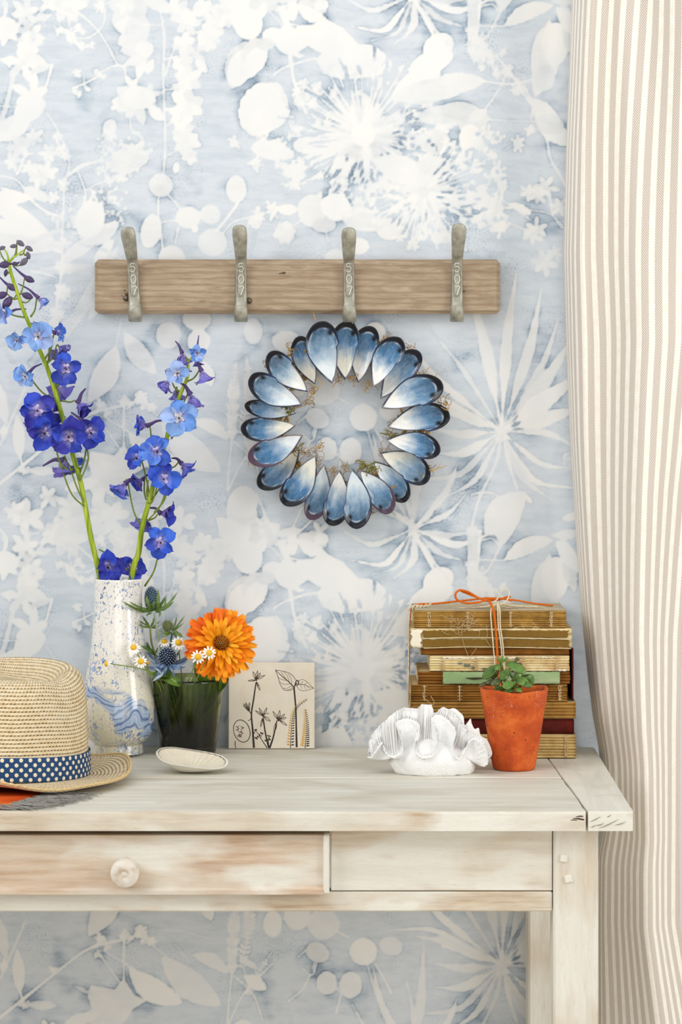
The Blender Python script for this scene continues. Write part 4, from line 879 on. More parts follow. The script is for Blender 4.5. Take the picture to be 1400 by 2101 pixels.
def spurbud(stem, x, y, tip, L, ang, m=BUDM, att=None):
    o = bud(stem, x, y, L, ang, m, att=att); c = P(x, y, .066); e = P(tip[0], tip[1], .066); mb = MB(); mb.tube([c, (c + e) / 2 + Vector((0, 0, -.001)), e], [.0022, .0014, .0007], 7, smooth=9); mb.build('spur', SPUR, o); return o

def main_stem(px, r0, r1, root, bottom):
    pts = [P(x, y, .066) for x, y in px]; pts = [Vector(bottom)] + pts
    rr = np.linspace(r0, r1, len(pts)); mb = MB(); mb.tube(pts, rr, 10, smooth=64); return mb.build('stem', STEMG, root)
L_ = [(207, 1196), (186, 1100), (166, 992), (150, 935), (132, 870), (113, 804), (96, 752), (80, 716), (63, 673), (47, 634), (31, 587), (22, 558), (18, 540)]
R_ = [(268, 1196), (284, 1137), (291, 1086), (304, 1036), (311, 1010), (322, 962), (341, 905), (347, 877), (364, 825), (374, 800), (384, 776), (386, 754), (385, 744)]
base = (VX, VY, TOPZ + .0124)
dl = thing('delphinium_stem', base, 'taller delphinium stem leaning left from the vase, purple buds at its tip', 'flower', 'delphiniums in the vase')
main_stem(L_, .0032, .0017, dl, (VX + .012, VY, TOPZ + .0152))
F = flower
# topmost buds on thin curling stalks
for x, y, Lb, ang, m, at in ((4, 509, 15, 20, BUDG, (17, 538)), (28, 505, 15, 190, BUDG, (33, 522)), (42, 499, 19, -35, BUDG, (30, 526)), (60, 510, 17, -35, BUDG, (40, 523)), (58, 524, 16, -70, BUDG, (48, 518)), (49, 537, 22, 225, BUDG, (26, 545)), (10, 543, 26, 190, BUDM, (19, 541)), (56, 607, 24, 160, BUDM, (42, 618)), (15, 621, 30, 235, BUDM, (36, 600)), (3, 606, 26, 200, BUDM, (38, 612)), (12, 560, 15, 260, BUDM, (20, 556))): bud(dl, x, y, Lb, ang, m, .066, .3, at)
mb = MB(); mb.tube([P(18, 540, .066), P(26, 530, .066), P(38, 521, .066), P(50, 512, .066)], [.0016, .0013, .001, .0006], 7, smooth=16); mb.tube([P(18, 540, .066), P(15, 522, .066), P(9, 511, .066)], [.0014, .001, .0007], 7, smooth=12); mb.build('stem_tip', STEMG, dl)
spurbud(dl, 60, 573, (27, 546), 23, -25, BUDM, (41, 605)); spurbud(dl, 23, 589, (-2, 567), 22, -40, BUDM, (14, 598)); spurbud(dl, 30, 541, (40, 537), 14, 185)
F(dl, 80, 612, 20, (.55, .25, -.6), 'pale', 28, spur=(37, 582), att=(63, 650), n=4); F(dl, 13, 644, 22, (-.6, .6, -.25), 'pale', 62, spur=(54, 634), att=(50, 651))
F(dl, 36, 697, 22, (-.25, .9, -.25), 'pale', 62, d=.075, att=(50, 683)); F(dl, 78, 689, 31, (.02, 1, -.05), 'pale', 80, d=.080, roll=.3)
F(dl, 116, 684, 21, (.75, .45, .1), 'mid', 62, d=.06, spur=(62, 663), att=(93, 735)); F(dl, 122, 712, 22, (.6, .1, -.5), 'viol', 48, d=.055, att=(97, 745)); F(dl, 104, 718, 20, (.3, -.4, -.6), 'viol', 46, d=.05, att=(95, 748))
F(dl, 54, 770, 24, (-.35, .8, -.2), 'pale', 66, d=.072, spur=(86, 746), att=(112, 822)); F(dl, 135, 756, 31, (.15, .95, .05), 'blue', 78, d=.078, spur=(108, 736), att=(112, 800), eye='v')
F(dl, 118, 795, 30, (.15, -.6, -.5), 'blue', 55, d=.054, att=(132, 860)); F(dl, 160, 828, 30, (.55, .12, -.62), 'deep', 38, d=.064, spur=(176, 797), att=(128, 822))
F(dl, 78, 842, 36, (-.12, .95, .12), 'deep', 78, d=.078, roll=.5, att=(112, 822)); F(dl, 104, 850, 26, (.4, .5, -.4), 'deep', 60, d=.06, att=(118, 822)); F(dl, 92, 886, 36, (-.02, .95, -.1), 'deep', 76, d=.084, roll=.25, att=(130, 930)); F(dl, 142, 893, 37, (.02, .98, -.15), 'deep', 74, d=.088, roll=-.2, att=(162, 965)); F(dl, 184, 886, 34, (.28, .85, -.1), 'deep', 70, d=.076, roll=.6, spur=(146, 846), att=(164, 970)); F(dl, 68, 872, 18, (-.6, .3, -.4), 'deep', 60, d=.064)
F(dl, 132, 945, 34, (-.05, -.15, -.95), 'viol', 40, d=.062, spur=(88, 956), att=(150, 965), roll=.3); F(dl, 154, 940, 18, (.4, .4, -.7), 'blue', 50, d=.056, att=(158, 970))
for p in ([(112, 905), (124, 950), (150, 972)], [(121, 945), (145, 1010), (168, 1035), (174, 1036)], [(142, 955), (158, 1000), (172, 1030)], [(178, 918), (181, 945), (164, 985), (160, 972)], [(112, 822), (102, 812), (106, 836)]):
    mb = MB(); mb.tube([P(x, y, .071) for x, y in p], .0009, 6, smooth=14); mb.build('pedicel', PEDG, dl)
F(dl, 219, 1160, 33, (.35, .8, -.15), 'deep', 52, d=.070, roll=.1, att=(196, 1140)); mb = MB(); mb.tube([P(203, 1127, .068), P(225, 1140, .068), P(262, 1170, .066)], .0009, 6, smooth=12); mb.build('pedicel', PEDG, dl)
dr = thing('delphinium_stem', base, 'shorter delphinium stem leaning right from the vase, light blue blossoms at its tip', 'flower', 'delphiniums in the vase')
main_stem(R_, .0034, .0016, dr, (VX - .012, VY + .006, TOPZ + .0155))
mb = MB(); mb.tube([P(385, 746, .066), P(383, 738, .066), P(373, 723, .066)], [.0014, .0011, .0008], 7, smooth=10); mb.tube([P(385, 746, .066), P(389, 739, .066), P(394, 732, .066)], [.0014, .0011, .0008], 7, smooth=10); mb.build('stem_tip', STEMG, dr)
F(dr, 374, 725, 22, (.0, -.25, -.9), 'viol', 34, d=.068, spur=(360, 700)); F(dr, 404, 724, 18, (.15, .9, -.05), 'pale', 66, d=.07, spur=(408, 688)); F(dr, 405, 738, 14, (.1, .1, -.9), 'viol', 40, d=.062)
F(dr, 414, 762, 26, (.2, -.1, -.95), 'viol', 36, d=.068, spur=(396, 734), att=(384, 783)); F(dr, 364, 766, 23, (-.1, .95, .1), 'pale', 74, d=.078, spur=(394, 762)); F(dr, 346, 783, 22, (-.45, .25, -.7), 'viol', 38, d=.068, att=(372, 805)); F(dr, 362, 800, 22, (-.1, -.3, -.9), 'viol', 38, d=.06, att=(366, 822))
F(dr, 391, 810, 30, (.2, .0, -.95), 'viol', 34, d=.07, spur=(370, 786), att=(360, 838)); F(dr, 367, 856, 35, (.05, .98, .05), 'pale', 80, d=.08, roll=.2, att=(352, 900))
F(dr, 300, 874, 24, (-.9, .25, .15), 'blue', 50, d=.07, spur=(346, 862), att=(314, 920), bend=3); F(dr, 322, 927, 32, (.02, .95, .12), 'mid', 76, d=.078, roll=.35, spur=(339, 910)); F(dr, 284, 938, 26, (-.45, .8, -.05), 'blue', 68, d=.072, att=(306, 1018), bend=6)
F(dr, 374, 952, 26, (.55, .1, -.6), 'blue', 42, d=.066, spur=(352, 940), att=(342, 962)); F(dr, 291, 985, 23, (-.4, .35, -.3), 'deep', 48, d=.064, att=(300, 1025), spur=(312, 974)); F(dr, 256, 993, 29, (-.5, .1, -.75), 'mid', 34, d=.072, spur=(280, 985), att=(290, 1080)); F(dr, 336, 982, 32, (.1, .95, .12), 'blue', 76, d=.082, att=(308, 1028), roll=-.2)
F(dr, 297, 1062, 28, (-.15, -.3, -.8), 'blue', 40, d=.058, att=(303, 1030)); F(dr, 332, 1054, 28, (.85, .25, .05), 'deep', 42, d=.066, spur=(306, 1042), att=(304, 1068)); F(dr, 329, 1112, 32, (.05, .98, .08), 'blue', 80, d=.074, roll=.5, att=(297, 1203), bend=4, eye='v')
F(dr, 268, 1168, 31, (.25, .5, .25), 'deep', 66, d=.058, roll=.7); 
mb = MB(); mb.tube([P(262, 1172, .06), P(244, 1166, .064), P(228, 1158, .068)], [.0018, .0014, .0011], 7, smooth=10); mb.build('spur', SPUR, dr)
for p in ([(322, 1000), (312, 1030), (303, 1032)], [(342, 1002), (328, 1040), (303, 1068)], [(341, 1000), (338, 1025), (316, 1052)], [(304, 985), (301, 1010), (303, 1020)]):
    mb = MB(); mb.tube([P(x, y, .073) for x, y in p], .0009, 6, smooth=14); mb.build('pedicel', PEDG, dr)
# ------------------------------------------------------------------ green glass with its posy
GX_, GY_ = xpx(386.5, .052), -.052
sg = sc_at(.052)
GH = (1549 - 1398) * sg + .002
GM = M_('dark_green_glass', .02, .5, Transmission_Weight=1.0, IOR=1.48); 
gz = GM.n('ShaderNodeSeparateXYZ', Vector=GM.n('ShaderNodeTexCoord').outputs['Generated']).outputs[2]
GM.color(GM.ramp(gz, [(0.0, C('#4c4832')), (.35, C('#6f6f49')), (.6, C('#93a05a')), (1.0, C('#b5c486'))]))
bub = GM.n('ShaderNodeTexVoronoi', Vector=GM.coord('Object'), Scale=330.0).outputs['Distance']
GM.bump(GM.math('ADD', GM.math('MULTIPLY', GM.noise(GM.coord('Object', (60, 60, 25)), 1, 2), 1.4), GM.mr(bub, .0, .18, .35, 0)), .22, .0015)
ro = lambda z: (56.5 + (75.5 - 56.5) * (z / GH) ** 1.12) * sg
zs = np.linspace(.0018, GH - .0008, 26)
prof = [(.0003, 0), (ro(0) - .004, 0), (ro(0) - .0012, .0006)] + [(ro(z), z) for z in zs] + [(ro(GH) - .0009, GH)] + [(ro(z) - .0021, z) for z in zs[::-1] if z > .011] + [(ro(.0095) - .0035, .0092), (.6 * ro(0), .0082), (.0003, .008)]
v, f, uv = lathe(prof, 96, GX_, GY_); v[:, 2] += TOPZ + .0004
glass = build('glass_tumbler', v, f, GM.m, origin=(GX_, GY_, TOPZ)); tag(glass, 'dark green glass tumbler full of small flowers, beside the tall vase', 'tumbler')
WMt = M_('pond_green_water', .0, .5, Transmission_Weight=1.0, IOR=1.33); WMt.color(C('#c4c6ac'))
wl = (1549 - 1502) * sg
zz = np.linspace(.0105, wl, 8)
prof = [(.0003, .0083), (.6 * ro(0), .0085), (ro(.0095) - .0037, .0095)] + [(ro(z) - .00225, z) for z in zz] + [(.0003, wl)]
v, f, uv = lathe(prof, 72, GX_, GY_); v[:, 2] += TOPZ + .0004
tag(build('water', v, f, WMt.m, origin=(GX_, GY_, TOPZ)), 'shallow dim water at the bottom of the green glass tumbler', 'water')
gb = TOPZ + .0115                                       # where stems rest

def leaf_geo(pts, w, fold=.25, nu=5, n=16, k=.5, up=Vector((0, -1, .2)), jagged=0.0):
    c = spline([tuple(p) for p in pts], n); t = np.linspace(0, 1, n); T = np.gradient(c, axis=0); T /= np.linalg.norm(T, axis=1)[:, None]
    S = np.cross(T, np.array(up)); S /= np.linalg.norm(S, axis=1)[:, None] + 1e-9; N = np.cross(S, T)
    h = w / 2 * np.where(t < k, np.sin(t / k * np.pi / 2) ** .8, np.cos((t - k) / (1 - k) * np.pi / 2) ** .8) + w * .02
    u = np.linspace(-1, 1, nu)
    e = 1 + jagged * np.where(np.arange(n) % 3 == 0, 1, -.4)[:, None] * (np.abs(u) == 1)[None, :]
    v = c[:, None, :] + S[:, None, :] * (h[:, None] * u[None, :] * e)[..., None] + N[:, None, :] * (h[:, None] * fold * np.abs(u)[None, :] ** 1.5)[..., None]
    uv = np.stack(np.broadcast_arrays((u[None, :] + 1) / 2, t[:, None]), -1)
    return v.reshape(-1, 3), gridfaces(nu, n), uv.reshape(-1, 2)
def leafmat(name, a, b, rough=.45):
    M = M_(name, rough, .4); uvn = M.n('ShaderNodeTexCoord').outputs['UV']; s = M.n('ShaderNodeSeparateXYZ', Vector=uvn); mid = M.mr(M.math('ABSOLUTE', M.math('SUBTRACT', s.outputs[0], .5)), .0, .07, .55, 0)
    g = M.noise(M.coord('Object'), 120, 3); M.color(M.mix(mid, M.mix(M.mr(g, .35, .65), C(a), C(b)), C('#b8c777'))); return M.m
LFG = leafmat('calendula_leaf_green', '#3f5d1c', '#5f8028'); LFD = leafmat('holly_bract_green', '#4b6a30', '#6d8742'); LFB = leafmat('holly_bract_blue', '#4d6a8f', '#6f86b4'); LFP = leafmat('holly_bract_pale', '#a8b7c8', '#7f93b8')
# --- calendula
ORG = M_('calendula_orange', .5, .25); uvn = ORG.n('ShaderNodeTexCoord').outputs['UV']; s = ORG.n('ShaderNodeSeparateXYZ', Vector=uvn); oi = ORG.n('ShaderNodeObjectInfo').outputs['Color']
rib = ORG.n('ShaderNodeTexWave', {'bands_direction': 'X'}, Vector=ORG.n('ShaderNodeMapping', Vector=uvn, Scale=(2.2, .1, 1)).outputs[0], Scale=1.0, Distortion=.6).outputs['Fac']
cc = ORG.mix(ORG.mr(rib, .3, 1, 0, .3), oi, C('#f58a0e')); cc = ORG.mix(ORG.mr(s.outputs[1], .0, .3, .45, 0), cc, C('#c45407')); ORG.color(cc); ORG.bump(rib, .3, .0008)
def ray_me(seed):
    nu, nv = 7, 10; t = np.linspace(0, 1, nv); u = np.linspace(-1, 1, nu); T, U = np.meshgrid(t, u, indexing='ij')
    h = .105 * np.clip(.4 + T * 1.4, 0, 1) * np.where(T > .78, 1 - (T - .78) * 1.7, 1)
    tooth = .07 * np.abs(np.sin(U * np.pi * 1.5)) * (T > .85) * (T - .85) / .15
    X = U * h; Y = T - tooth - .02 * U ** 2; Z = .05 * U ** 2 - .10 * T ** 2 + .12 * T + .03 * fbm(U + seed, T * 3, seed)
    return mesh('calendula_petal', np.stack([X, Y, Z], -1).reshape(-1, 3), gridfaces(nu, nv), ORG.m, uv=np.stack([(U + 1) / 2, T], -1).reshape(-1, 2))
rays = [ray_me(i * 2.3) for i in range(4)]
cal = thing('calendula', (GX_ + .006, GY_, gb), 'big orange double calendula bloom leaning out of the green glass', 'flower', 'posy in the green glass')
cp = P(453, 1322, .085); N = Vector((.12, -.9, .32)).normalized(); X = Vector((0, 0, 1)).cross(N).normalized(); Y = N.cross(X); R = Matrix((X, Y, N)).transposed().to_4x4()
SR = 76 * sc_at(.085)
rc_ = random.Random(21)
OC = ['#fd9c14', '#ffac1e', '#fb8f10', '#ffb62a', '#f98210', '#fea41a']
for li, (cnt, opn, ln, h0) in enumerate(((26, 92, 1.02, 0), (26, 85, 1.0, .03), (24, 78, .9, .055), (22, 68, .74, .08), (18, 52, .52, .10))):
    for k in range(cnt):
        ph = (k + .5 * (li % 2) + rc_.uniform(-.3, .3)) * 2 * math.pi / cnt; o = math.radians(opn + rc_.uniform(-6, 6)); L = SR * ln * rc_.uniform(.86, 1.06)
        pd = Vector((math.cos(ph) * math.sin(o), math.sin(ph) * math.sin(o), math.cos(o))); nn = Vector((-math.cos(ph) * math.cos(o), -math.sin(ph) * math.cos(o), math.sin(o))); xx = pd.cross(nn)
        bs = Vector((math.cos(ph), math.sin(ph), 0)) * SR * .12 + Vector((0, 0, h0 * SR - .002))
        Mp = Matrix.Translation(cp) @ R @ Matrix.Translation(bs) @ Matrix((xx, pd, nn)).transposed().to_4x4() @ Matrix.Rotation(rc_.uniform(-.35, .35), 4, 'Y') @ Matrix.Diagonal((L * rc_.uniform(.8, 1.1), L * .9, L, 1))
        hx = rc_.choice(OC); 
        lowleft = math.cos(ph + math.pi * .2) < -.55
        if lowleft and li < 3: hx = rc_.choice(['#f97c1a', '#fb8a18', '#f36a1c'])
        elif li >= 3: hx = rc_.choice(['#ffb01c', '#ffbe30', '#ffa51a'])
        place('petal', rc_.choice(rays), Mp, cal, C(hx))
mb = MB()
for k in range(70):
    rr = SR * .185 * math.sqrt((k + .5) / 70); th = k * 2.39996; b = Vector((rr * math.cos(th), rr * math.sin(th), .010 - rr * rr * 60)); e = b + Vector((math.cos(th) * .0008, math.sin(th) * .0008, .0028))
    mb.tube([cp + (R @ (b - Vector((0, 0, .006)))), cp + (R @ b), cp + (R @ e)], [.0007, .00075, .0005], 5, m=1 if k > 52 else 0)
mb.build('disc_florets', [plain('calendula_disc', '#b8730f', .7, .3, 300), plain('calendula_disc_dark', '#6e2c10', .7, .3, 300)], cal)
mb = MB(); mb.tube([(GX_ + .004, GY_ + .006, gb + .002), (GX_ + .010, GY_ + .004, gb + .035), P(430, 1395, .06), P(446, 1345, .073), cp + R @ Vector((0, 0, -.006))], [.0024, .0024, .0023, .0022, .004], 10, smooth=30); mb.build('stem', plain('calendula_stem', '#71843a', .5), cal)
def lf(parent, pts, w, mat, name='leaf', **k):
    v, f, uv = leaf_geo(pts, w, **k); return build(name, v, f, mat, parent, uv=uv)
lf(cal, [(GX_ + .014, GY_ - .002, gb + .03), P(428, 1420, .066), P(432, 1385, .072), P(424, 1352, .074)], .026, LFG, k=.6)
lf(cal, [(GX_ + .012, GY_ + .004, gb + .03), P(440, 1410, .062), P(455, 1385, .07), P(463, 1362, .082)], .020, LFG, k=.55)
lf(cal, [P(412, 1400, .06), P(407, 1375, .066), P(403, 1350, .062)], .009, LFD); lf(cal, [P(430, 1300, .05), P(427, 1282, .046), P(425, 1262, .044)], .006, LFG, jagged=.15); lf(cal, [P(402, 1305, .05), P(398, 1288, .046), P(392, 1272, .044)], .006, LFG, jagged=.2); lf(cal, [P(398, 1312, .05), P(394, 1300, .046), P(391, 1290, .044)], .0035, LFD)
lf(cal, [(GX_ - .01, GY_ - .012, gb + .05), P(352, 1391, .082), P(330, 1385, .088), P(304, 1382, .082)], .013, LFG, k=.5, up=Vector((0, -.5, 1))); lf(cal, [P(375, 1408, .09), P(350, 1392, .09), P(318, 1372, .075)], .014, LFG, k=.55, up=Vector((0, -.8, .6)))
# --- sea holly
CONE = {'g': M_('holly_cone_green', .5), 'b': M_('holly_cone_blue', .5)}
CONE['g'].color(CONE['g'].mix(CONE['g'].noise(CONE['g'].coord(), 300), C('#6d7a34'), C('#93a052'))); CONE['b'].color(CONE['b'].mix(CONE['b'].noise(CONE['b'].coord(), 300), C('#3c5666'), C('#5c7d98'))); CONE['n'] = M_('holly_cone_indigo', .5); CONE['n'].color(CONE['n'].mix(CONE['n'].noise(CONE['n'].coord(), 300), C('#24363c'), C('#3e4f7c')))
TIPS = plain('holly_pale_tips', '#c3d2d8', .5)
def cone(parent, x, y, rx, ry, d, axis, mat, tips, n=150):
    c = P(x, y, d); a, b = rx * sc_at(d), ry * sc_at(d); A = Vector(axis).normalized(); X = A.orthogonal().normalized(); Y = A.cross(X); mb = MB()
    nu, nv = 16, 12; th = np.linspace(0, 2 * np.pi, nu, endpoint=False); ph = np.linspace(.02, np.pi - .02, nv)
    body = np.array([[tuple(c + X * (a * .82 * math.sin(p) * math.cos(t)) + Y * (a * .82 * math.sin(p) * math.sin(t)) - A * (b * .82 * math.cos(p))) for t in th] for p in ph]).reshape(-1, 3)
    mb.add(body, gridfaces(nu, nv, True))
    for k in range(n):
        z = 1 - 1.75 * (k + .5) / n; r = math.sqrt(max(0, 1 - z * z)); t = k * 2.39996
        o = X * (a * r * math.cos(t)) + Y * (a * r * math.sin(t)) + A * (b * z); dr = (o.normalized() + A * .5).normalized()
        ln = a * .30; mb.tube([c + o * .78, c + o * .92 + dr * ln * .2, c + o + dr * ln * .75], [a * .095, a * .085, a * .012], 5)
        if tips: mb.tube([c + o * .95 + dr * ln * .25, c + o * .97 + dr * ln * .5, c + o + dr * ln * .6], [a * .03, a * .07, a * .015], 5, m=1)
    mb.build('cone_head', [mat, TIPS], parent)
def holly(label, head, stem_pts, bracts, mat_bract, cone_mat, tips, rs=.0012, stem_mat=None):
    h = thing('sea_holly', stem_pts[0], label, 'flower', 'posy in the green glass')
    mb = MB(); mb.tube(stem_pts, np.linspace(rs * 1.2, rs, len(stem_pts)), 8, smooth=24); mb.build('stem', stem_mat or plain('holly_stem_pale', '#a9ba94', .5), h)
    if head: cone(h, *head, cone_mat, tips)
    for p in bracts:
        w = p[-1]; pts = [P(*q) for q in p[:-1]]
        o = lf(h, pts, w, mat_bract, 'bract', nu=3, n=9, k=.35, fold=.35, jagged=.2)
    return h
holly_1 = holly('green sea holly thistle with a tall blue cone, highest in the green glass posy', (311.5, 1228, 14, 25, .06, (-.05, -.25, 1)), [(GX_ - .012, GY_, gb), P(345, 1420, .055), P(330, 1330, .056), P(321, 1282, .058), P(317, 1258, .06)],
  [((316, 1254, .064), (285, 1252, .086), (249, 1233, .104), .0035), ((316, 1254, .064), (290, 1248, .088), (264, 1234, .102), .003), ((316, 1253, .066), (306, 1242, .082), (300, 1222, .084), .005), ((316, 1253, .066), (324, 1240, .083), (325, 1207, .082), .0045), ((318, 1254, .066), (332, 1238, .078), (342, 1221, .08), .0035), ((318, 1254, .062), (345, 1240, .06), (366, 1213, .058), .003), ((318, 1254, .06), (340, 1248, .056), (358, 1233, .052), .003), ((314, 1253, .06), (302, 1244, .05), (299, 1235, .046), .003), ((318, 1255, .062), (336, 1246, .066), (341, 1226, .066), .0028), ((312, 1254, .066), (314, 1243, .082), (318, 1232, .086), .0035), ((318, 1256, .062), (328, 1256, .066), (327, 1267, .068), .0025), ((313, 1257, .064), (304, 1260, .07), (300, 1265, .072), .0022), ((288, 1252, .086), (290, 1246, .09), (291, 1237, .092), .002)], LFD, CONE['b'].m, True)
holly_2 = holly('small green sea holly cone in the middle of the posy, left of the calendula', (345, 1285, 11, 13, .056, (-.45, -.3, .85)), [(GX_ - .006, GY_ + .01, gb), P(352, 1420, .046), P(349, 1340, .05), P(353, 1300, .054)],
  [((353, 1296, .056), (366, 1282, .056), (380, 1262, .056), .002), ((353, 1296, .056), (364, 1289, .06), (378, 1277, .06), .002), ((353, 1296, .056), (360, 1278, .052), (363, 1265, .05), .0018), ((353, 1297, .058), (340, 1298, .066), (327, 1294, .066), .0022), ((353, 1298, .058), (340, 1301, .066), (328, 1301, .066), .0022), ((354, 1298, .058), (365, 1300, .064), (376, 1308, .064), .0042), ((353, 1298, .06), (340, 1305, .068), (328, 1307, .066), .0018), ((354, 1298, .056), (360, 1303, .06), (362, 1309, .06), .003)], LFD, CONE['g'].m, True, .0011, plain('holly_stem_blue', '#4f6580', .5))
br = []
for k, (bx, by) in enumerate(((298, 1335), (308, 1356), (296, 1367), (312, 1400), (337, 1388), (360, 1390), (381, 1368), (394, 1345), (400, 1336), (372, 1330), (330, 1326), (318, 1340), (352, 1324), (386, 1356), (322, 1378))):
    ddv = .088 if by > 1350 else .062; br.append(((343, 1364, .076), ((343 + bx) / 2, (1364 + by) / 2 + (6 if by < 1372 else -4), ddv + .006), (bx, by, ddv), .0030 if k % 2 else .0036))
holly_3 = holly('big steel blue sea holly with spiny blue bracts, beside the calendula', (343, 1348, 18, 19, .076, (-.05, -.55, .8)), [(GX_ - .004, GY_ - .008, gb), P(362, 1440, .06), P(350, 1395, .07), P(344, 1366, .075)], br, LFB, CONE['n'].m, True, .0012, plain('holly_stem_blue_grey', '#6a7f94', .5))
lf(holly_3, [P(340, 1368, .09), P(332, 1384, .094), P(322, 1391, .096), P(313, 1398, .096)], .003, LFP, 'bract', nu=3, n=10); lf(holly_3, [P(332, 1384, .094), P(326, 1376, .096), P(316, 1370, .096)], .002, LFP, 'bract', nu=3, n=8)
holly_4 = holly('headless sprig of thin green sea holly bracts beside the vase', None, [(GX_ - .016, GY_ + .004, gb), P(334, 1420, .05), P(318, 1345, .054), P(311, 1318, .056), P(308, 1286, .058)],
  [((308, 1288, .058), (300, 1276, .072), (291, 1262, .09), .0026), ((308, 1288, .058), (296, 1280, .075), (284, 1273, .092), .002), ((308, 1288, .058), (295, 1286, .078), (282, 1281, .094), .002), ((308, 1288, .058), (314, 1278, .06), (316, 1266, .06), .0024), ((308, 1289, .058), (318, 1284, .056), (330, 1272, .054), .0016), ((308, 1289, .058), (320, 1288, .056), (328, 1283, .054), .0014), ((318, 1345, .06), (305, 1333, .08), (288, 1324, .096), .0045), ((318, 1345, .06), (306, 1330, .07), (301, 1316, .078), .0035), ((318, 1344, .06), (322, 1334, .06), (324, 1328, .06), .002)], LFD, None, False, .0011, plain('holly_stem_green', '#8a9450', .5))
# --- chamomile
CW = plain('chamomile_white', '#f4f3ee', .5, .03); CY = M_('chamomile_yellow', .6); CY.color(CY.mix(CY.noise(CY.coord(), 900), C('#e2a30c'), C('#f6cf2a'))); CY.bump(CY.noise(CY.coord(), 1400), .5, .0006); CY = CY.m
def daisy(label, x, y, r, d, f, via, droop=0.0, npet=12):
    c = P(x, y, d); s = r * sc_at(d); N = Vector((f[0], -f[1], f[2])).normalized(); X = Vector((0, 0, 1)).cross(N).normalized(); Y = N.cross(X); R = Matrix((X, Y, N)).transposed()
    t = thing('chamomile', via[0], label, 'flower', 'posy in the green glass')
    mb = MB(); mb.tube(list(via) + [c - N * s * .25], .00065, 6, smooth=26); mb.build('stem', plain('chamomile_stem', '#7b8f3a', .5), t)
    mb = MB(); nu, nv = 14, 7; th = np.linspace(0, 2 * np.pi, nu, endpoint=False); ph = np.linspace(.03, np.pi * .62, nv)[::-1]
    V = np.array([[tuple(c + R @ Vector((s * .46 * math.sin(p) * math.cos(q), s * .46 * math.sin(p) * math.sin(q), s * .38 * math.cos(p)))) for q in th] for p in ph]).reshape(-1, 3); mb.add(V, gridfaces(nu, nv, True)); mb.build('flower_disc', CY, t)
    mb = MB()
    for k in range(npet):
        a = k * 2 * math.pi / npet + .1 * math.sin(k * 5.0); tt = np.linspace(0, 1, 6); uu = np.linspace(-1, 1, 3); T, U = np.meshgrid(tt, uu, indexing='ij')
        h = .15 * np.sin(np.pi * np.clip(.15 + T * .78, 0, 1)) ** .5; rr = .36 + T * .66; zz = -.05 - droop * T ** 1.5 - .05 * U ** 2 + .03 * math.sin(k * 3.0) * T
        L = np.stack([rr * math.cos(a) - U * h * math.sin(a), rr * math.sin(a) + U * h * math.cos(a), zz], -1).reshape(-1, 3) * s
        mb.add(L @ np.array(R).T + np.array(c), gridfaces(3, 6))
    mb.build('ray_petals', CW, t); return t
g0 = lambda dx, dy: Vector((GX_ + dx, GY_ + dy, gb))
daisy('chamomile daisy highest left of the posy, in front of the vase', 274, 1328, 14.5, .104, (.0, .75, .6), [g0(-.014, -.008), P(335, 1420, .075), P(310, 1382, .096), P(286, 1348, .102)], .25)
cb = daisy('chamomile daisy above the tumbler rim next to an unopened bud', 289, 1357, 14, .104, (.15, .9, .3), [g0(-.016, -.004), P(332, 1420, .078), P(312, 1390, .096), P(298, 1370, .1)], .18)
mb = MB(); nu = 12; c = P(302, 1360, .1); s = 5.2 * sc_at(.092)
for q in range(10): mb.tube([c + Vector((s * .3 * math.cos(q * .63), s * .3 * math.sin(q * .63), -s * .5)), c + Vector((s * .95 * math.cos(q * .63), s * .95 * math.sin(q * .63), 0)), c + Vector((s * .7 * math.cos(q * .63), s * .7 * math.sin(q * .63), s * .6))], [s * .2, s * .3, s * .12], 5)
mb.tube([c + Vector((0, 0, -s * .5)), c + Vector((0, 0, s * .1)), c + Vector((0, 0, s * .75))], [s * .4, s * .8, s * .3], 10, smooth=6); mb.tube([c + Vector((0, 0, -s * .5)), P(303, 1372, .099), P(310, 1386, .097)], .0006, 6, smooth=8, m=1)
mb.build('flower_bud', [plain('chamomile_bud', '#c9a544', .6), PEDG], cb)
daisy('chamomile daisy seen edge-on, on a long thin stem across the vase', 219, 1362, 13, .112, (-.95, .2, .15), [g0(-.018, -.012), P(338, 1420, .08), P(318, 1385, .09), P(285, 1371, .104), P(240, 1364, .112), P(228, 1362, .112)], .55)
daisy('chamomile daisy just above the blue thistle head', 337, 1316, 13.5, .062, (-.05, .55, .85), [g0(-.004, .004), P(352, 1420, .055), P(344, 1350, .058), P(339, 1328, .06)], .25)
daisy('chamomile daisy between the blue thistle and the left edge of the orange bloom', 366.5, 1318.5, 15.5, .07, (.05, .8, .55), [g0(0, -.004), P(375, 1420, .06), P(372, 1380, .064), P(368, 1340, .068)], .15)
daisy('lower left of two chamomile daisies in front of the calendula', 406, 1348, 14.5, .112, (-.1, .95, .1), [g0(.004, -.012), P(384, 1420, .08), P(392, 1385, .094), P(402, 1360, .106)], .05, 11)
daisy('upper right of two chamomile daisies in front of the calendula', 429.5, 1339.5, 14, .114, (.15, .95, .2), [g0(.008, -.012), P(396, 1420, .082), P(408, 1385, .1), P(424, 1352, .11)], .05, 11)
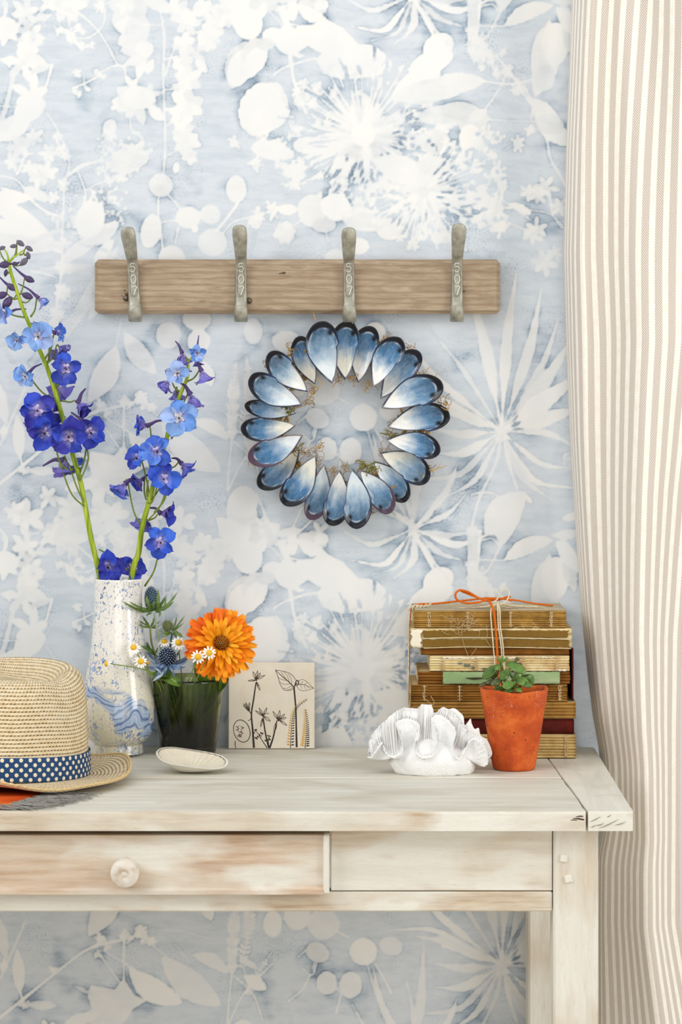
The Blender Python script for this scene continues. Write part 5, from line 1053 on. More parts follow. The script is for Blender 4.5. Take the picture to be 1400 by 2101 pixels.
# ------------------------------------------------------------------ botanical tile leaning on the wall
TD0 = .0235                                            # front bottom edge
tx0, tx1 = xpx(468.5, TD0), xpx(646, TD0); TS = tx1 - tx0; lean = math.radians(5.5); TTH = .0065
TM = M_('cream_ceramic_tile', .38, .5); g = TM.noise(TM.coord('Object'), 40, 4); sp = TM.noise(TM.coord('Object'), 900, 2)
TM.color(TM.mix(TM.mr(sp, .68, .75, 0, .3), TM.mix(TM.mr(g, .35, .65), C('#e3d9c3'), C('#ece4d3')), C('#8a7350'))); TM.bump(TM.math('ADD', g, TM.math('MULTIPLY', sp, .4)), .1, .0008)
MT = Matrix.Translation((tx0, -TD0, TOPZ + .0006)) @ Matrix.Rotation(-lean, 4, 'X')
def Tm(u, v, w=0.0):                                  # u right, v up on the face (metres), w out of the face
    return MT @ Vector((u, -w, v))
zh = (1536 - 1361) * sc_at(TD0) / math.cos(lean)
v, f = boxgeo(0, TS, 0, TTH, 0, zh, .0008); v = [tuple(MT @ Vector(q)) for q in v]
tile = build('ceramic_tile', v, f, TM.m, smooth=False); tag(tile, 'square cream tile printed with brown seed heads and ferns, leaning on the wall', 'tile')
# drawing coordinates come from the face itself: 0..100 across, 0..100 up
K = TS / 178.0
def tp(a, b): return Tm((a / 3.043 + 200 - 468.5) * K, (1536.5 - (b / 3.043 + 1150)) * K, .00012)
INK = plain('tile_ink_brown', '#2b1d14', .6, .2); INKS = plain('tile_ink_sepia', '#6b4028', .6, .2); INKY = plain('tile_ink_ochre', '#d49c26', .6, .2)
mb = MB(); PX = K / 3.043
def ln(pts, w, m=0): 
    P3 = [tp(*q) for q in pts]; n = max(6, 5 * len(pts)); c = spline([tuple(q) for q in P3], n); ww = np.interp(np.linspace(0, 1, n), np.linspace(0, 1, len(np.atleast_1d(w))), np.atleast_1d(w)) * PX / 2
    T = np.gradient(c, axis=0); nn = np.array(MT.to_3x3() @ Vector((0, -1, 0))); S = np.cross(T, nn); S /= np.linalg.norm(S, axis=1)[:, None] + 1e-12
    V = np.stack([c - S * ww[:, None], c + nn * .00012, c + S * ww[:, None]], 1).reshape(-1, 3); mb.add(V, gridfaces(3, n), m=m)
def sepal(x, y, ex, ey, w, m=0):
    mx, my = (x + ex) / 2, (y + ey) / 2; nx, ny = -(ey - y), ex - x; L = math.hypot(nx, ny); nx, ny = nx / L * w, ny / L * w
    ln([(x, y), (mx + nx, my + ny), (ex, ey)], [4, 3, 2], m); ln([(x, y), (mx - nx, my - ny), (ex, ey)], [4, 3, 2], m); ln([(x, y), (mx, my), (ex, ey)], [4, 2, 1], 1)
def head(x, y, tips, w=7):
    for ex, ey in tips: sepal(x, y, ex, ey, w)
    for q in range(5): ln([(x - 9 + q * 4, y - 7), (x + 6 - q * 2, y + 8)], 6)
ln([(978, 1170), (970, 1060), (962, 960), (975, 870), (990, 765)], [13, 11, 9, 9, 7]); head(990, 745, [(970, 695), (1000, 690), (1018, 703), (1048, 718)]); sepal(988, 750, 938, 753, 5); sepal(994, 760, 1016, 815, 6); ln([(990, 760), (1004, 790)], 3)
ln([(964, 965), (950, 945), (940, 932)], 5); head(945, 935, [(912, 895), (925, 888), (950, 888)], 5); ln([(940, 940), (908, 905)], 3)
ln([(962, 985), (948, 1000), (940, 998)], 4)
a = np.linspace(0, 2 * math.pi, 15); ln([(902 + 56 * math.cos(q) * math.cos(.5) - 70 * math.sin(q) * math.sin(-.5) * -1 * .0 + 18 * math.sin(q), 1066 + 68 * math.sin(q) - 10 * math.cos(q)) for q in a], [5, 4, 5]); ln([(862, 1128), (860, 1150), (864, 1172)], 5)
for q in range(26): 
    u_ = (890 + 16 * math.sin(q * 2.3), 1072 + 30 * math.cos(q * 1.7)); ln([u_, (u_[0] + 13 * math.cos(q * 3.1), u_[1] + 13 * math.sin(q * 2.7))], [5, 2], 1)
ln([(1072, 1172), (1052, 1090), (1035, 985)], [12, 9, 8]); head(1035, 972, [(1010, 922), (1060, 920), (985, 938)], 6); sepal(1038, 975, 1082, 1005, 9); sepal(1032, 985, 1020, 1042, 5); ln([(1040, 962), (1072, 955)], 3)
ln([(1076, 1172), (1100, 1100), (1122, 1000)], [12, 9, 7]); head(1130, 996, [(1095, 942), (1140, 935), (1172, 960), (1182, 982)], 7); sepal(1138, 1000, 1186, 1032, 7); sepal(1120, 1008, 1102, 1078, 8, 1)
ln([(1060, 1170), (1030, 1125), (1005, 1085), (985, 1062)], [6, 4, 3]); 
for x, y in ((985, 1062), (978, 1075), (992, 1058), (1002, 1100), (988, 1108), (996, 1112), (1015, 1090), (1032, 1080), (1022, 1078), (1078, 1098), (1066, 1095), (1072, 1110), (1066, 1120), (1078, 1118), (1050, 1125)): ln([(x - 5, y - 4), (x + 5, y + 5)], [5, 9, 4]); 
for q in (((1015, 1104), (988, 1106)), ((1020, 1108), (1032, 1082)), ((1070, 1160), (1072, 1105)), ((1040, 1140), (1030, 1128))): ln(list(q), 3)
ln([(1246, 1166), (1243, 1050), (1240, 930), (1228, 790)], [13, 10, 9, 10])
ln([(1228, 792), (1190, 755), (1150, 722), (1112, 686)], [6, 5, 3]); ln([(1112, 686), (1150, 692), (1190, 702), (1222, 722), (1238, 748)], 3); ln([(1112, 686), (1130, 735), (1142, 775), (1168, 810), (1205, 812), (1228, 798)], 3)
for q in (((1200, 765), (1185, 720), (1165, 697)), ((1215, 778), (1210, 740), (1195, 712)), ((1180, 748), (1160, 715), (1145, 700)), ((1205, 772), (1165, 775), (1140, 762)), ((1215, 784), (1185, 800), (1160, 800)), ((1185, 752), (1150, 745), (1128, 730)), ((1222, 790), (1205, 805), (1185, 810))): ln(list(q), 2.2, 1)
ln([(1232, 790), (1240, 760), (1248, 750), (1258, 765), (1245, 785)], 6); ln([(1236, 785), (1246, 765)], 6, 1); ln([(1250, 775), (1290, 778), (1352, 800)], [5, 3, 2]); ln([(1250, 760), (1280, 745), (1310, 760), (1352, 800)], 2.5, 1); ln([(1245, 785), (1265, 810), (1300, 815), (1352, 800)], 2.5, 1)
for q in (((1270, 777), (1285, 758)), ((1290, 780), (1308, 768)), ((1268, 780), (1280, 802)), ((1290, 784), (1305, 806)), ((1310, 788), (1325, 800))): ln(list(q), 2, 1)
def fern(st, n, lw, ly, lb):
    s = spline([(x, y) for x, y in st], n); ln(st, [4, 3, 2]); d = np.gradient(s, axis=0); d /= np.linalg.norm(d, axis=1)[:, None]
    for i in range(2, n - 1):
        k = (1 - i / n * .72); nx, ny = -d[i, 1], d[i, 0]
        ln([(s[i, 0] - nx * 3, s[i, 1] - ny * 3), (s[i, 0] - nx * ly * k, s[i, 1] - ny * ly * k)], [3, lw * k + 2, 2], 2 if nx < 0 else 2)
        ln([(s[i, 0] + nx * 3, s[i, 1] + ny * 3), (s[i, 0] + nx * lb * k, s[i, 1] + ny * lb * k)], [3, lw * k + 2, 2], 0)
fern([(1208, 1172), (1212, 1060), (1222, 970), (1244, 915), (1312, 866)], 24, 9, -22, -24) if False else None
def fern2(st, n, wl, wr):
    s = spline(st, n); ln(st, [4, 3, 2]); d = np.gradient(s, axis=0); d /= np.linalg.norm(d, axis=1)[:, None]
    for i in range(1, n - 1):
        k = 1 - .75 * i / n; lx, ly = d[i, 1], -d[i, 0]               # left of travel (upwards)
        ln([(s[i, 0] + lx * 3, s[i, 1] + ly * 3), (s[i, 0] + lx * wl * k + d[i, 0] * 6, s[i, 1] + ly * wl * k + d[i, 1] * 6)], [3, 9 * k + 2, 3], 2)
        ln([(s[i, 0] - lx * 3, s[i, 1] - ly * 3), (s[i, 0] - lx * wr * k + d[i, 0] * 6, s[i, 1] - ly * wr * k + d[i, 1] * 6)], [3, 8 * k + 2, 3], 0)
fern2([(1206, 1172), (1212, 1070), (1220, 985), (1244, 918), (1312, 866)], 24, 26, 24); fern2([(1298, 1172), (1305, 1090), (1306, 1010), (1298, 928)], 20, 34, 28)
mb.build('botanical_print', [INK, INKS, INKY], tile)

# ------------------------------------------------------------------ small white dish
DM = M_('unglazed_white_porcelain', .45, .4); g = DM.noise(DM.coord('Object'), 60, 3); DM.color(DM.mix(g, C('#e2ddcd'), C('#f0ece1')))
DI = M_('ribbed_dish_inside', .5, .4); uvn = DI.n('ShaderNodeTexCoord').outputs['UV']
DI.color(DI.mix(DI.noise(DI.coord('Object'), 90, 3), C('#d3cab4'), C('#e6dfcd')))
dc = P(390, 1575, .193); dcx, dcy = dc[0], -.193
nA, nR = 120, 18; th = np.linspace(0, 2 * math.pi, nA, endpoint=False)
ra = .0365 * (1 + .05 * np.cos(2 * th + .4) + .06 * np.cos(th - .2) + .02 * np.sin(5 * th)); rb = .0265 * (1 + .04 * np.sin(3 * th + 1))
rim = .0138 + .0062 * np.sin(th) + .0048 * np.cos(th - math.pi) + .0012 * np.sin(3 * th)
rr = np.linspace(0, 1, nR)
Xo = dcx + ra * np.cos(th) * rr[:, None]; Yo = dcy + rb * np.sin(th) * rr[:, None]; Zo = TOPZ + .0006 + rim * np.clip((rr[:, None] - .22) / .78, 0, 1) ** 1.55
ribs = .0009 * np.sin(th * 30 + 2 * np.sin(3 * th)) * np.sin(np.pi * np.clip(rr[:, None], 0, 1)) ** .5
ri = rr * .935
Xi = dcx + ra * np.cos(th) * ri[:, None]; Yi = dcy + rb * np.sin(th) * ri[:, None]; Zi = TOPZ + .0026 + (rim - .0016) * np.clip((rr[:, None] - .1) / .9, 0, 1) ** 1.5 + ribs
Vo = np.stack([Xo, Yo, Zo], -1).reshape(-1, 3); Vi = np.stack([Xi, Yi, Zi], -1).reshape(-1, 3); nv = nA * nR
fo = gridfaces(nA, nR, True)[:, ::-1]; fi = gridfaces(nA, nR, True) + nv; j = np.arange(nA); j2 = (j + 1) % nA; l = (nR - 1) * nA
lipv = np.stack([(Xo[-1] + Xi[-1]) / 2, (Yo[-1] + Yi[-1]) / 2, TOPZ + .0012 + rim + .0006], -1)
fl1 = np.stack([l + j, l + j2, 2 * nv + j2, 2 * nv + j], -1); fl2 = np.stack([2 * nv + j, 2 * nv + j2, nv + l + j2, nv + l + j], -1)
dish = build('porcelain_dish', np.concatenate([Vo, Vi, lipv]), np.concatenate([fo, fi, fl1, fl2]), (DM.m, DI.m), midx=[0] * len(fo) + [1] * len(fi) + [0] * (2 * nA)); tag(dish, 'small oval white dish with a ribbed inside, in front of the green glass', 'dish')

# ------------------------------------------------------------------ straw fedora
HC = (xpx(18, .25), -.25); HB = TOPZ + .0056
SH = M_('woven_raffia', .62, .25); uvn = SH.n('ShaderNodeTexCoord').outputs['UV']; s = SH.n('ShaderNodeSeparateXYZ', Vector=uvn)
row = SH.math('MULTIPLY', s.outputs[1], 1.0); fr = SH.math('FRACT', row); ri_ = SH.math('FLOOR', row)
sh = SH.math('ADD', SH.math('ADD', s.outputs[0], SH.math('MULTIPLY', SH.math('MODULO', ri_, 2.0), .5)), SH.math('MULTIPLY', fr, .45))
fu = SH.math('FRACT', sh)
jit = SH.n('ShaderNodeTexWhiteNoise', {'noise_dimensions': '2D'}, Vector=SH.n('ShaderNodeCombineXYZ', X=SH.math('FLOOR', sh), Y=ri_).outputs[0]).outputs['Value']
# hole between neighbouring stitches, at the bottom of each row
du = SH.math('DIVIDE', SH.math('SUBTRACT', SH.math('SUBTRACT', fu, .5), SH.math('MULTIPLY', SH.math('SUBTRACT', fr, .18), 1.3)), SH.math('ADD', .15, SH.math('MULTIPLY', jit, .16))); dv = SH.math('DIVIDE', SH.math('SUBTRACT', fr, .18), .19)
hole = SH.mr(SH.math('ADD', SH.math('MULTIPLY', du, du), SH.math('MULTIPLY', dv, dv)), .35, 1.0, 1, 0)
hump = SH.math('MULTIPLY', SH.math('SINE', SH.math('MULTIPLY', fr, 3.1416)), SH.math('ADD', .6, SH.math('MULTIPLY', .4, SH.math('ABSOLUTE', SH.math('SINE', SH.math('MULTIPLY', fu, 3.1416))))))
fib = SH.noise(SH.n('ShaderNodeMapping', Vector=uvn, Scale=(1.5, 7, 1)).outputs[0], 2.0, 3)
big = SH.noise(SH.coord('Object'), 22, 3)
c0 = SH.mix(fib, C('#ead2a2'), C('#fdf3db')); c0 = SH.mix(SH.mr(big, .4, .65, 0, .5), c0, C('#f3e0b8')); c0 = SH.mix(SH.mr(jit, .3, 1, 0, .4), c0, C('#ddb97e')); rowgap = SH.mr(SH.math('SINE', SH.math('MULTIPLY', fr, 3.1416)), 0, .42, .42, 0); stg = SH.mr(SH.math('ABSOLUTE', SH.math('SINE', SH.math('MULTIPLY', fu, 3.1416))), 0, .3, .4, 0); c0 = SH.mix(SH.math('MAXIMUM', rowgap, stg), c0, C('#c59f63'))
SH.color(SH.mix(SH.math('MULTIPLY', hole, .85), c0, C('#4f3a1e'))); SH.bump(SH.math('SUBTRACT', hump, SH.math('MULTIPLY', hole, .9)), .85, .0019)
nA, nV = 168, 44; th = np.linspace(0, 2 * math.pi, nA, endpoint=False)
RXh, RYh, Hh = .0832, .096, .1215
# crown: wall up to a rounded shoulder, then a top with a long teardrop dent
side_v = np.linspace(0, 1, 26); top_r = np.linspace(1, 0, 20)[1:]
V = []; 
def crown_wall(th, q):
    r = 1 - .035 * q - .10 * np.clip((q - .55) / .45, 0, 1) ** 2 - .11 * np.clip((q - .8) / .2, 0, 1) ** 2
    # front pinch (towards the viewer's right)
    for a0 in (math.radians(-40),): r = r - .075 * np.exp(-((np.angle(np.exp(1j * (th - a0)))) / .34) ** 2) * np.clip((q - .45) / .55, 0, 1) ** 1.5
    return r
def rimz(th): return Hh * (1 - .062 * np.cos(th - math.radians(-72)) - .012 * np.cos(2 * (th - math.radians(-60))) - .055 * np.exp(-(np.angle(np.exp(1j * (th - math.radians(-26)))) / .36) ** 2)) - .002
rowsv = []
for q in side_v:
    r = crown_wall(th, q); z = rimz(th) * (q - .06 * np.clip((q - .85) / .15, 0, 1) ** 2); rowsv.append(np.stack([RXh * r * np.cos(th), RYh * r * np.sin(th), z], -1))
rT = crown_wall(th, 1.0); zT = rimz(th) * .94
for r in top_r:
    dome = (1 - r ** 2) * .003 + .003 * np.sin(np.pi * np.clip((1 - r) / .25, 0, 1)) * (r > .75)
    x = RXh * rT * r * np.cos(th); y = RYh * rT * r * np.sin(th)
    ax_a = math.radians(-62); uu = x * math.cos(ax_a) + y * math.sin(ax_a); ww = -x * math.sin(ax_a) + y * math.cos(ax_a)
    dent = .021 * np.clip((1 - r) / .42, 0, 1) ** .8 * (1 - .25 * np.exp(-(ww / .02) ** 2))
    zz = zT * r + (1 - r) * (zT.mean()) + dome - dent; rowsv.append(np.stack([x, y, zz], -1))
CV = np.array(rowsv); CV += .00035 * fbm(CV[..., 0] * 260, CV[..., 1] * 260, CV[..., 2] * 260, 2)[..., None] * np.array([1, 1, 1])
hat = thing('straw_hat', (HC[0], HC[1], HB), 'straw fedora with a blue and white polka dot band, resting on the orange scarf', 'hat')
dst = np.concatenate([[0], np.cumsum(np.linalg.norm(np.diff(CV, axis=0), axis=2).mean(1))])
ROW = .0043; uvc = np.stack(np.broadcast_arrays((th / (2 * math.pi) * 132)[None, :], dst[:, None] / ROW), -1)
def shell_mesh(name, V, uv, mat, parent, thick, flip=False, wrap=True):
    """double-sided cloth-like surface: V [rows][cols], offset along normals"""
    du = np.roll(V, -1, 1) - np.roll(V, 1, 1) if wrap else np.gradient(V, axis=1); dv = np.gradient(V, axis=0); n = np.cross(du, dv); n /= np.linalg.norm(n, axis=2)[..., None] + 1e-12
    if flip: n = -n
    nr, nc = V.shape[:2]; B = V - n * thick; f = gridfaces(nc, nr, wrap); f = f[:, ::-1] if flip else f; nv = nr * nc
    cols = np.arange(nc if wrap else nc - 1); c2 = (cols + 1) % nc; edges = []
    for r_i, fl in ((0, True), (nr - 1, False)):
        e = np.stack([r_i * nc + cols, r_i * nc + c2, nv + r_i * nc + c2, nv + r_i * nc + cols], -1); edges.append(e if (fl != flip) else e[:, ::-1])
    if not wrap:
        rws = np.arange(nr - 1)
        for c_i, fl in ((0, False), (nc - 1, True)):
            e = np.stack([rws * nc + c_i, (rws + 1) * nc + c_i, nv + (rws + 1) * nc + c_i, nv + rws * nc + c_i], -1); edges.append(e[:, ::-1] if (fl == flip) else e)
    return build(name, np.concatenate([V.reshape(-1, 3), B.reshape(-1, 3)]), np.concatenate([f, f[:, ::-1] + nv] + [e[:, ::-1] for e in edges]), mat, parent, uv=np.concatenate([uv.reshape(-1, 2)] * 2))
o0 = np.array([HC[0], HC[1], HB])
def pitch(V): V = V.copy(); V[..., 2] -= V[..., 1] * .05; return V
shell_mesh('crown', pitch(CV) + o0, uvc, SH.m, hat, .0018)
nb = 22; q = np.linspace(0, 1, nb)
edge = .047 * (1 - .10 * np.cos(th - .2) + .02 * np.exp(-(np.angle(np.exp(1j * (th - .15))) / .5) ** 2))
lift = .0015 * np.sin(3 * th) + .011 * np.exp(-(np.angle(np.exp(1j * (th - math.radians(22)))) / .42) ** 2) + .010 * np.exp(-(np.angle(np.exp(1j * (th - math.radians(-118)))) / .38) ** 2) - .0055 * np.exp(-(np.angle(np.exp(1j * (th - math.radians(-64)))) / .3) ** 2) + .0055 * np.exp(-(np.angle(np.exp(1j * (th - math.radians(-104)))) / .5) ** 2)
BV = np.stack([(RXh + edge * q[:, None]) * np.cos(th), (RYh + edge * q[:, None]) * np.sin(th), .001 + (lift) * q[:, None] ** 1.4 - .0012 * np.sin(np.pi * q[:, None]) + .0012 * np.exp(-((1 - q[:, None]) / .06) ** 2)], -1)
uvb = np.stack(np.broadcast_arrays((th / (2 * math.pi) * 132)[None, :], (edge.mean() * q[:, None]) / ROW), -1)
lift_back = .0115 * np.exp(-(np.angle(np.exp(1j * (th - math.radians(100)))) / .95) ** 2); BV[..., 2] += lift_back * q[:, None] ** 1.2; BV = pitch(BV); brim = shell_mesh('brim', BV + o0, uvb, SH.m, hat, .0018, flip=True)
e = BV[-1] + o0; mb = MB(); ec = np.vstack([e, e[:1]]); cord = spline(ec, 560); ph = np.linspace(0, 2 * math.pi * 118, 560); 
mb.tube([tuple(p) for p in cord], .0014 + .00035 * np.sin(ph), 7); mb.build('brim_edge', plain('raffia_edge', '#d8bb86', .65, .25, 500), hat)
# the band
BD = M_('polka_dot_ribbon', .6, .3); uvn = BD.n('ShaderNodeTexCoord').outputs['UV']; s = BD.n('ShaderNodeSeparateXYZ', Vector=uvn)
def dots(ou, ov):
    a_ = BD.math('SUBTRACT', BD.math('FRACT', BD.math('ADD', s.outputs[0], ou)), .5); b_ = BD.math('SUBTRACT', BD.math('FRACT', BD.math('ADD', s.outputs[1], ov)), .5)
    return BD.mr(BD.math('ADD', BD.math('MULTIPLY', a_, a_), BD.math('MULTIPLY', b_, b_)), .036, .046, 1, 0)
dd_ = BD.math('MAXIMUM', dots(0, 0), dots(.5, .5)); rib = BD.n('ShaderNodeTexWave', {'bands_direction': 'Y'}, Vector=BD.n('ShaderNodeMapping', Vector=uvn, Scale=(1, 4.2, 1)).outputs[0], Scale=1.0, Distortion=.4).outputs['Fac']
BD.color(BD.mix(dd_, BD.mix(rib, C('#123a66'), C('#234f80')), C('#efe0c6'))); BD.bump(rib, .25, .0006)
zq = np.linspace(.0015, .0262, 12); wob = .0008 * np.sin(3 * th)
R1 = [];
for z in zq:
    r = crown_wall(th, z / Hh) ; ext = .0022 + .0004 * np.sin((z - .0015) / .0247 * np.pi)
    R1.append(np.stack([(RXh * r + ext) * np.cos(th), (RYh * r + ext) * np.sin(th), z + wob + .0022 * np.sin(th - .3) * 0 + 0 * th], -1))
uvd = np.stack(np.broadcast_arrays((th / (2 * math.pi) * 56)[None, :], (zq[:, None] - .0015) / .0099 + .25), -1)
shell_mesh('hat_band', pitch(np.array(R1)) + o0, uvd, BD.m, hat, .0008)

# ------------------------------------------------------------------ orange scarf under the hat
SCM = M_('orange_wool_scarf', .85, .1); g = SCM.noise(SCM.coord('Object'), 500, 2); wv_ = SCM.n('ShaderNodeTexWave', {'bands_direction': 'DIAGONAL'}, Vector=SCM.coord('Object', (1, 1, 1)), Scale=260.0).outputs['Fac']
SCM.color(SCM.mix(SCM.mr(SCM.noise(SCM.coord('Object'), 18, 3), .35, .65), C('#c24410'), C('#e0662a'))); SCM.bump(SCM.math('ADD', g, wv_), .4, .001)
nu, nv = 90, 60; u = np.linspace(0, 1, nu); w = np.linspace(0, 1, nv); U, Wv = np.meshgrid(u, w)
x0s, x1s = xpx(-420, .3), xpx(92, .37); xe_ = lambda w_: xpx(118, .35) + (xpx(12, .4345) - xpx(118, .35)) * w_ ** 2.4
X = x0s + (xe_(Wv) - x0s) * U; Yd = .31 + (.4345 - .31) * Wv
inh = np.clip(1 - np.hypot((X - HC[0]) / .132, (-Yd - HC[1]) / .146), 0, 1)
Zs = TOPZ + .0016 + .0042 * (1 + fbm(X * 38, Yd * 30, 3, 3)) * np.clip((1 - U) * 9, 0, 1) * np.clip((1.0 - Wv) * 6, 0, 1) + .003 * np.exp(-((Wv - .93) / .05) ** 2) * np.clip((1 - U) * 6, 0, 1) * (1 + .5 * np.sin(X * 60))
lim = TOPZ + np.clip(-.0016 - (-Yd - HC[1]) * .05, .0017, .012); Zs = np.minimum(Zs, lim)
scarf = shell_mesh('wool_scarf', np.stack([X, -Yd, Zs], -1), np.stack([U, Wv], -1), SCM.m, None, .0013, flip=True, wrap=False)
tag(scarf, 'orange wool scarf with a grey fringe lying under the straw hat', 'scarf')
FG = plain('grey_wool_fringe', '#8d8a84', .9, .25, 300); FO = plain('orange_wool_thread', '#dd6a18', .9, .25, 300)
mb = MB(); rf = random.Random(8)
def strand(p, a, ln_, m, drop=0):
    pts = [p]; q = Vector(p)
    for s_ in range(7):
        a += rf.uniform(-.22, .22); q = q + Vector((math.cos(a) * ln_ / 7, -math.sin(a) * ln_ / 7, rf.uniform(-.0007, .0007))); q.z = max(q.z - .0004 * drop, TOPZ + .0007 + rf.uniform(0, .0016)); pts.append(q.copy())
    mb.tube(pts, [.00055, .0007, .00025], 4, m=m, smooth=9)
for k in range(420):                                   # tassels along the right-hand edge of the scarf
    t = rf.random(); dep = .355 + .0795 * t; xe = xe_((dep - .31) / .1245)
    strand(Vector((xe + rf.uniform(-.012, .004), -dep, TOPZ + .002 + rf.uniform(0, .0025))), rf.uniform(-.75, .25), rf.uniform(.024, .048), 0, 1)
for k in range(200):                                   # and along the front
    x = rf.uniform(xpx(-60, .43), xpx(20, .43)); strand(Vector((x, -.430 + rf.uniform(-.003, .004), TOPZ + .003)), rf.uniform(-.35, .2), rf.uniform(.02, .04), 0, 1)
for k in range(60): strand(Vector((rf.uniform(xpx(-12, .43), xpx(16, .43)), -.424, TOPZ + .0045)), rf.uniform(.6, 1.6), rf.uniform(.008, .013), 1, 1)
o = mb.build('fringe', [FG, FO], scarf); o['kind'] = 'stuff'; o['label'] = 'grey woollen fringe with a few orange threads'
# ------------------------------------------------------------------ old books without spines
def paper(name, a, b, c, sc=(8, 60, 500), rough=.8):
    M = M_(name, rough, .2); g = M.noise(M.coord('Object', sc), 1, 4, .6); g2 = M.noise(M.coord('Object'), 45, 4, .6)
    M.color(M.mix(M.mr(g2, .42, .7, 0, .75), M.mix(M.mr(g, .35, .65), C(a), C(b)), C(c))); M.bump(g, .35, .0008); return M.m
PG = paper('gilded_brown_signatures', '#98702f', '#c89f54', '#66431a'); PC = paper('cream_signatures', '#d8c184', '#efe2ba', '#b58b45'); PB = paper('brown_page_block', '#774a17', '#986626', '#5a3511'); PD = paper('dark_brown_signatures', '#784d1a', '#a97a33', '#482b0d'); PK = paper('kraft_brown_pages', '#94692b', '#b88f4b', '#77501f'); PT = paper('tan_signatures', '#b89a5e', '#d9c086', '#a07e42')
PAGE = paper('yellowed_page_edges', '#c9b081', '#e6d7b2', '#b39460', (3, 10, 900)); MULL = M_('brown_mull_cloth', .9, .1)
w1 = MULL.n('ShaderNodeTexWave', {'bands_direction': 'X'}, Vector=MULL.coord('Object'), Scale=190.0, Distortion=1.2).outputs['Fac']; w2 = MULL.n('ShaderNodeTexWave', {'bands_direction': 'Z'}, Vector=MULL.coord('Object'), Scale=210.0, Distortion=1.2).outputs['Fac']
MULL.color(MULL.mix(MULL.math('MULTIPLY', w1, w2), MULL.mix(MULL.noise(MULL.coord('Object'), 30, 3), C('#5f4417'), C('#876529')), C('#a98748'))); MULL.bump(MULL.math('ADD', w1, w2), .5, .0006)
RED = paper('oxblood_cloth', '#4a130d', '#641d14', '#330c08', (20, 20, 20)); WPAP = plain('torn_white_paper', '#ece4cf', .8, .06); GRN = M_('faded_green_paper', .75, .2); g = GRN.noise(GRN.coord('Object', (20, 20, 60)), 1, 4); GRN.color(GRN.ramp(g, [(.3, C('#7d9a66')), (.5, C('#94ab7c')), (.72, C('#bcc6a2'))])); GRN = GRN.m
THR = plain('linen_thread', '#cbb083', .8, .2, 400)
BD0 = .0965                                            # depth of the pile's front
def block(parent, mat, x0, x1, z0, z1, d0, d1, sigs, seed, amp=.0006):
    """page block: folded signatures form the ridged front"""
    rb = random.Random(seed); n = 44; xs = np.linspace(x0, x1, n); hgt = (z1 - z0) / sigs
    zz, dd = [], []
    for s_ in range(sigs):
        o = rb.uniform(-.0005, .0004); k = rb.uniform(.85, 1.0)
        for a, e in ((.04, -.0019), (.2, -.0003), (.5, .0004), (.8, -.0003), (.96, -.0019)): zz.append(z0 + (s_ + a) * hgt); dd.append(e * k + o)
    zz, dd = np.array(zz), np.array(dd); nr = len(zz)
    Z, X = np.meshgrid(zz, xs, indexing='ij'); D = d1 + dd[:, None] + amp * fbm(X * 60 + seed, Z * 300, seed, 3); X = X + .0007 * fbm(Z * 400, seed, 2)[...] * np.where(np.abs(X - x0) < 1e-6, 1, np.where(np.abs(X - x1) < 1e-6, 1, 0)); Z = Z + .0002 * fbm(X * 40, Z * 200, seed)
    v = np.stack([X, -D, Z], -1).reshape(-1, 3); f = [tuple(q) for q in gridfaces(n, nr)]
    bk = len(v); v = np.vstack([v, [(x0, -d0, z0), (x1, -d0, z0), (x0, -d0, z1), (x1, -d0, z1)]])
    f += [tuple(i * n for i in range(nr))[::-1] + (bk, bk + 2), tuple(i * n + n - 1 for i in range(nr)) + (bk + 3, bk + 1), tuple(range(n))[::-1] + (bk, bk + 1), tuple((nr - 1) * n + i for i in range(n)) + (bk + 3, bk + 2), (bk + 1, bk, bk + 2, bk + 3)]
    f[-2 - 1] = tuple(range(n)) [::-1] + (bk, bk + 1)
    mi = [0] * (len(f) - 5) + [1] * 5
    return build('page_block', v, f, [mat, PAGE], parent, True, midx=mi)
def stitches(parent, xs, z0, z1, d, seed):
    rb = random.Random(seed); mb = MB()
    for x in xs:
        for k in range(3): 
            xo = x + rb.uniform(-.0016, .0016); n = 9; mb.tube([(xo + rb.uniform(-.0006, .0006), -d - .0002 - .0005 * (q % 2), z0 + (z1 - z0) * q / (n - 1)) for q in range(n)], .0004, 5, smooth=22)
        for q in range(5): z = z0 + (z1 - z0) * (q + .5) / 5; mb.tube([(x - .0028, -d - .0003, z), (x, -d - .0008, z + .0003), (x + .0028, -d - .0003, z)], .00032, 4, smooth=6)
    o = mb.build('stitching', THR, parent); o['kind'] = 'stuff'; return o
def bk(label, x0p, x1p, yt, yb, dfront=BD0, dback=.006):
    zt_, zb_ = zpx(yt, dfront), zpx(yb, dfront); b0, b1 = xpx(x0p, dfront), xpx(x1p, dfront)
    t = thing('old_book', ((b0 + b1) / 2, -(dfront + dback) / 2, zb_), label, 'book', 'pile of old books tied with twine'); return t, b0, b1, zb_, zt_
ZB = TOPZ + .0006
ys = [(1253.5, 1289), (1289, 1331), (1331, 1346), (1346, 1378.5), (1378.5, 1405), (1405, 1441), (1441, 1475.5), (1475.5, 1508.5), (1508.5, 1557)]
def zr_(i):                                            # stack with a hair of air between books
    k = (zpx(ys[0][0], BD0) - ZB) / (zpx(ys[0][0], BD0) - zpx(ys[-1][1], BD0)); f_ = lambda y: ZB + (zpx(y, BD0) - zpx(ys[-1][1], BD0)) * k
    return f_(ys[i][1]) + .00015, f_(ys[i][0]) - .00015
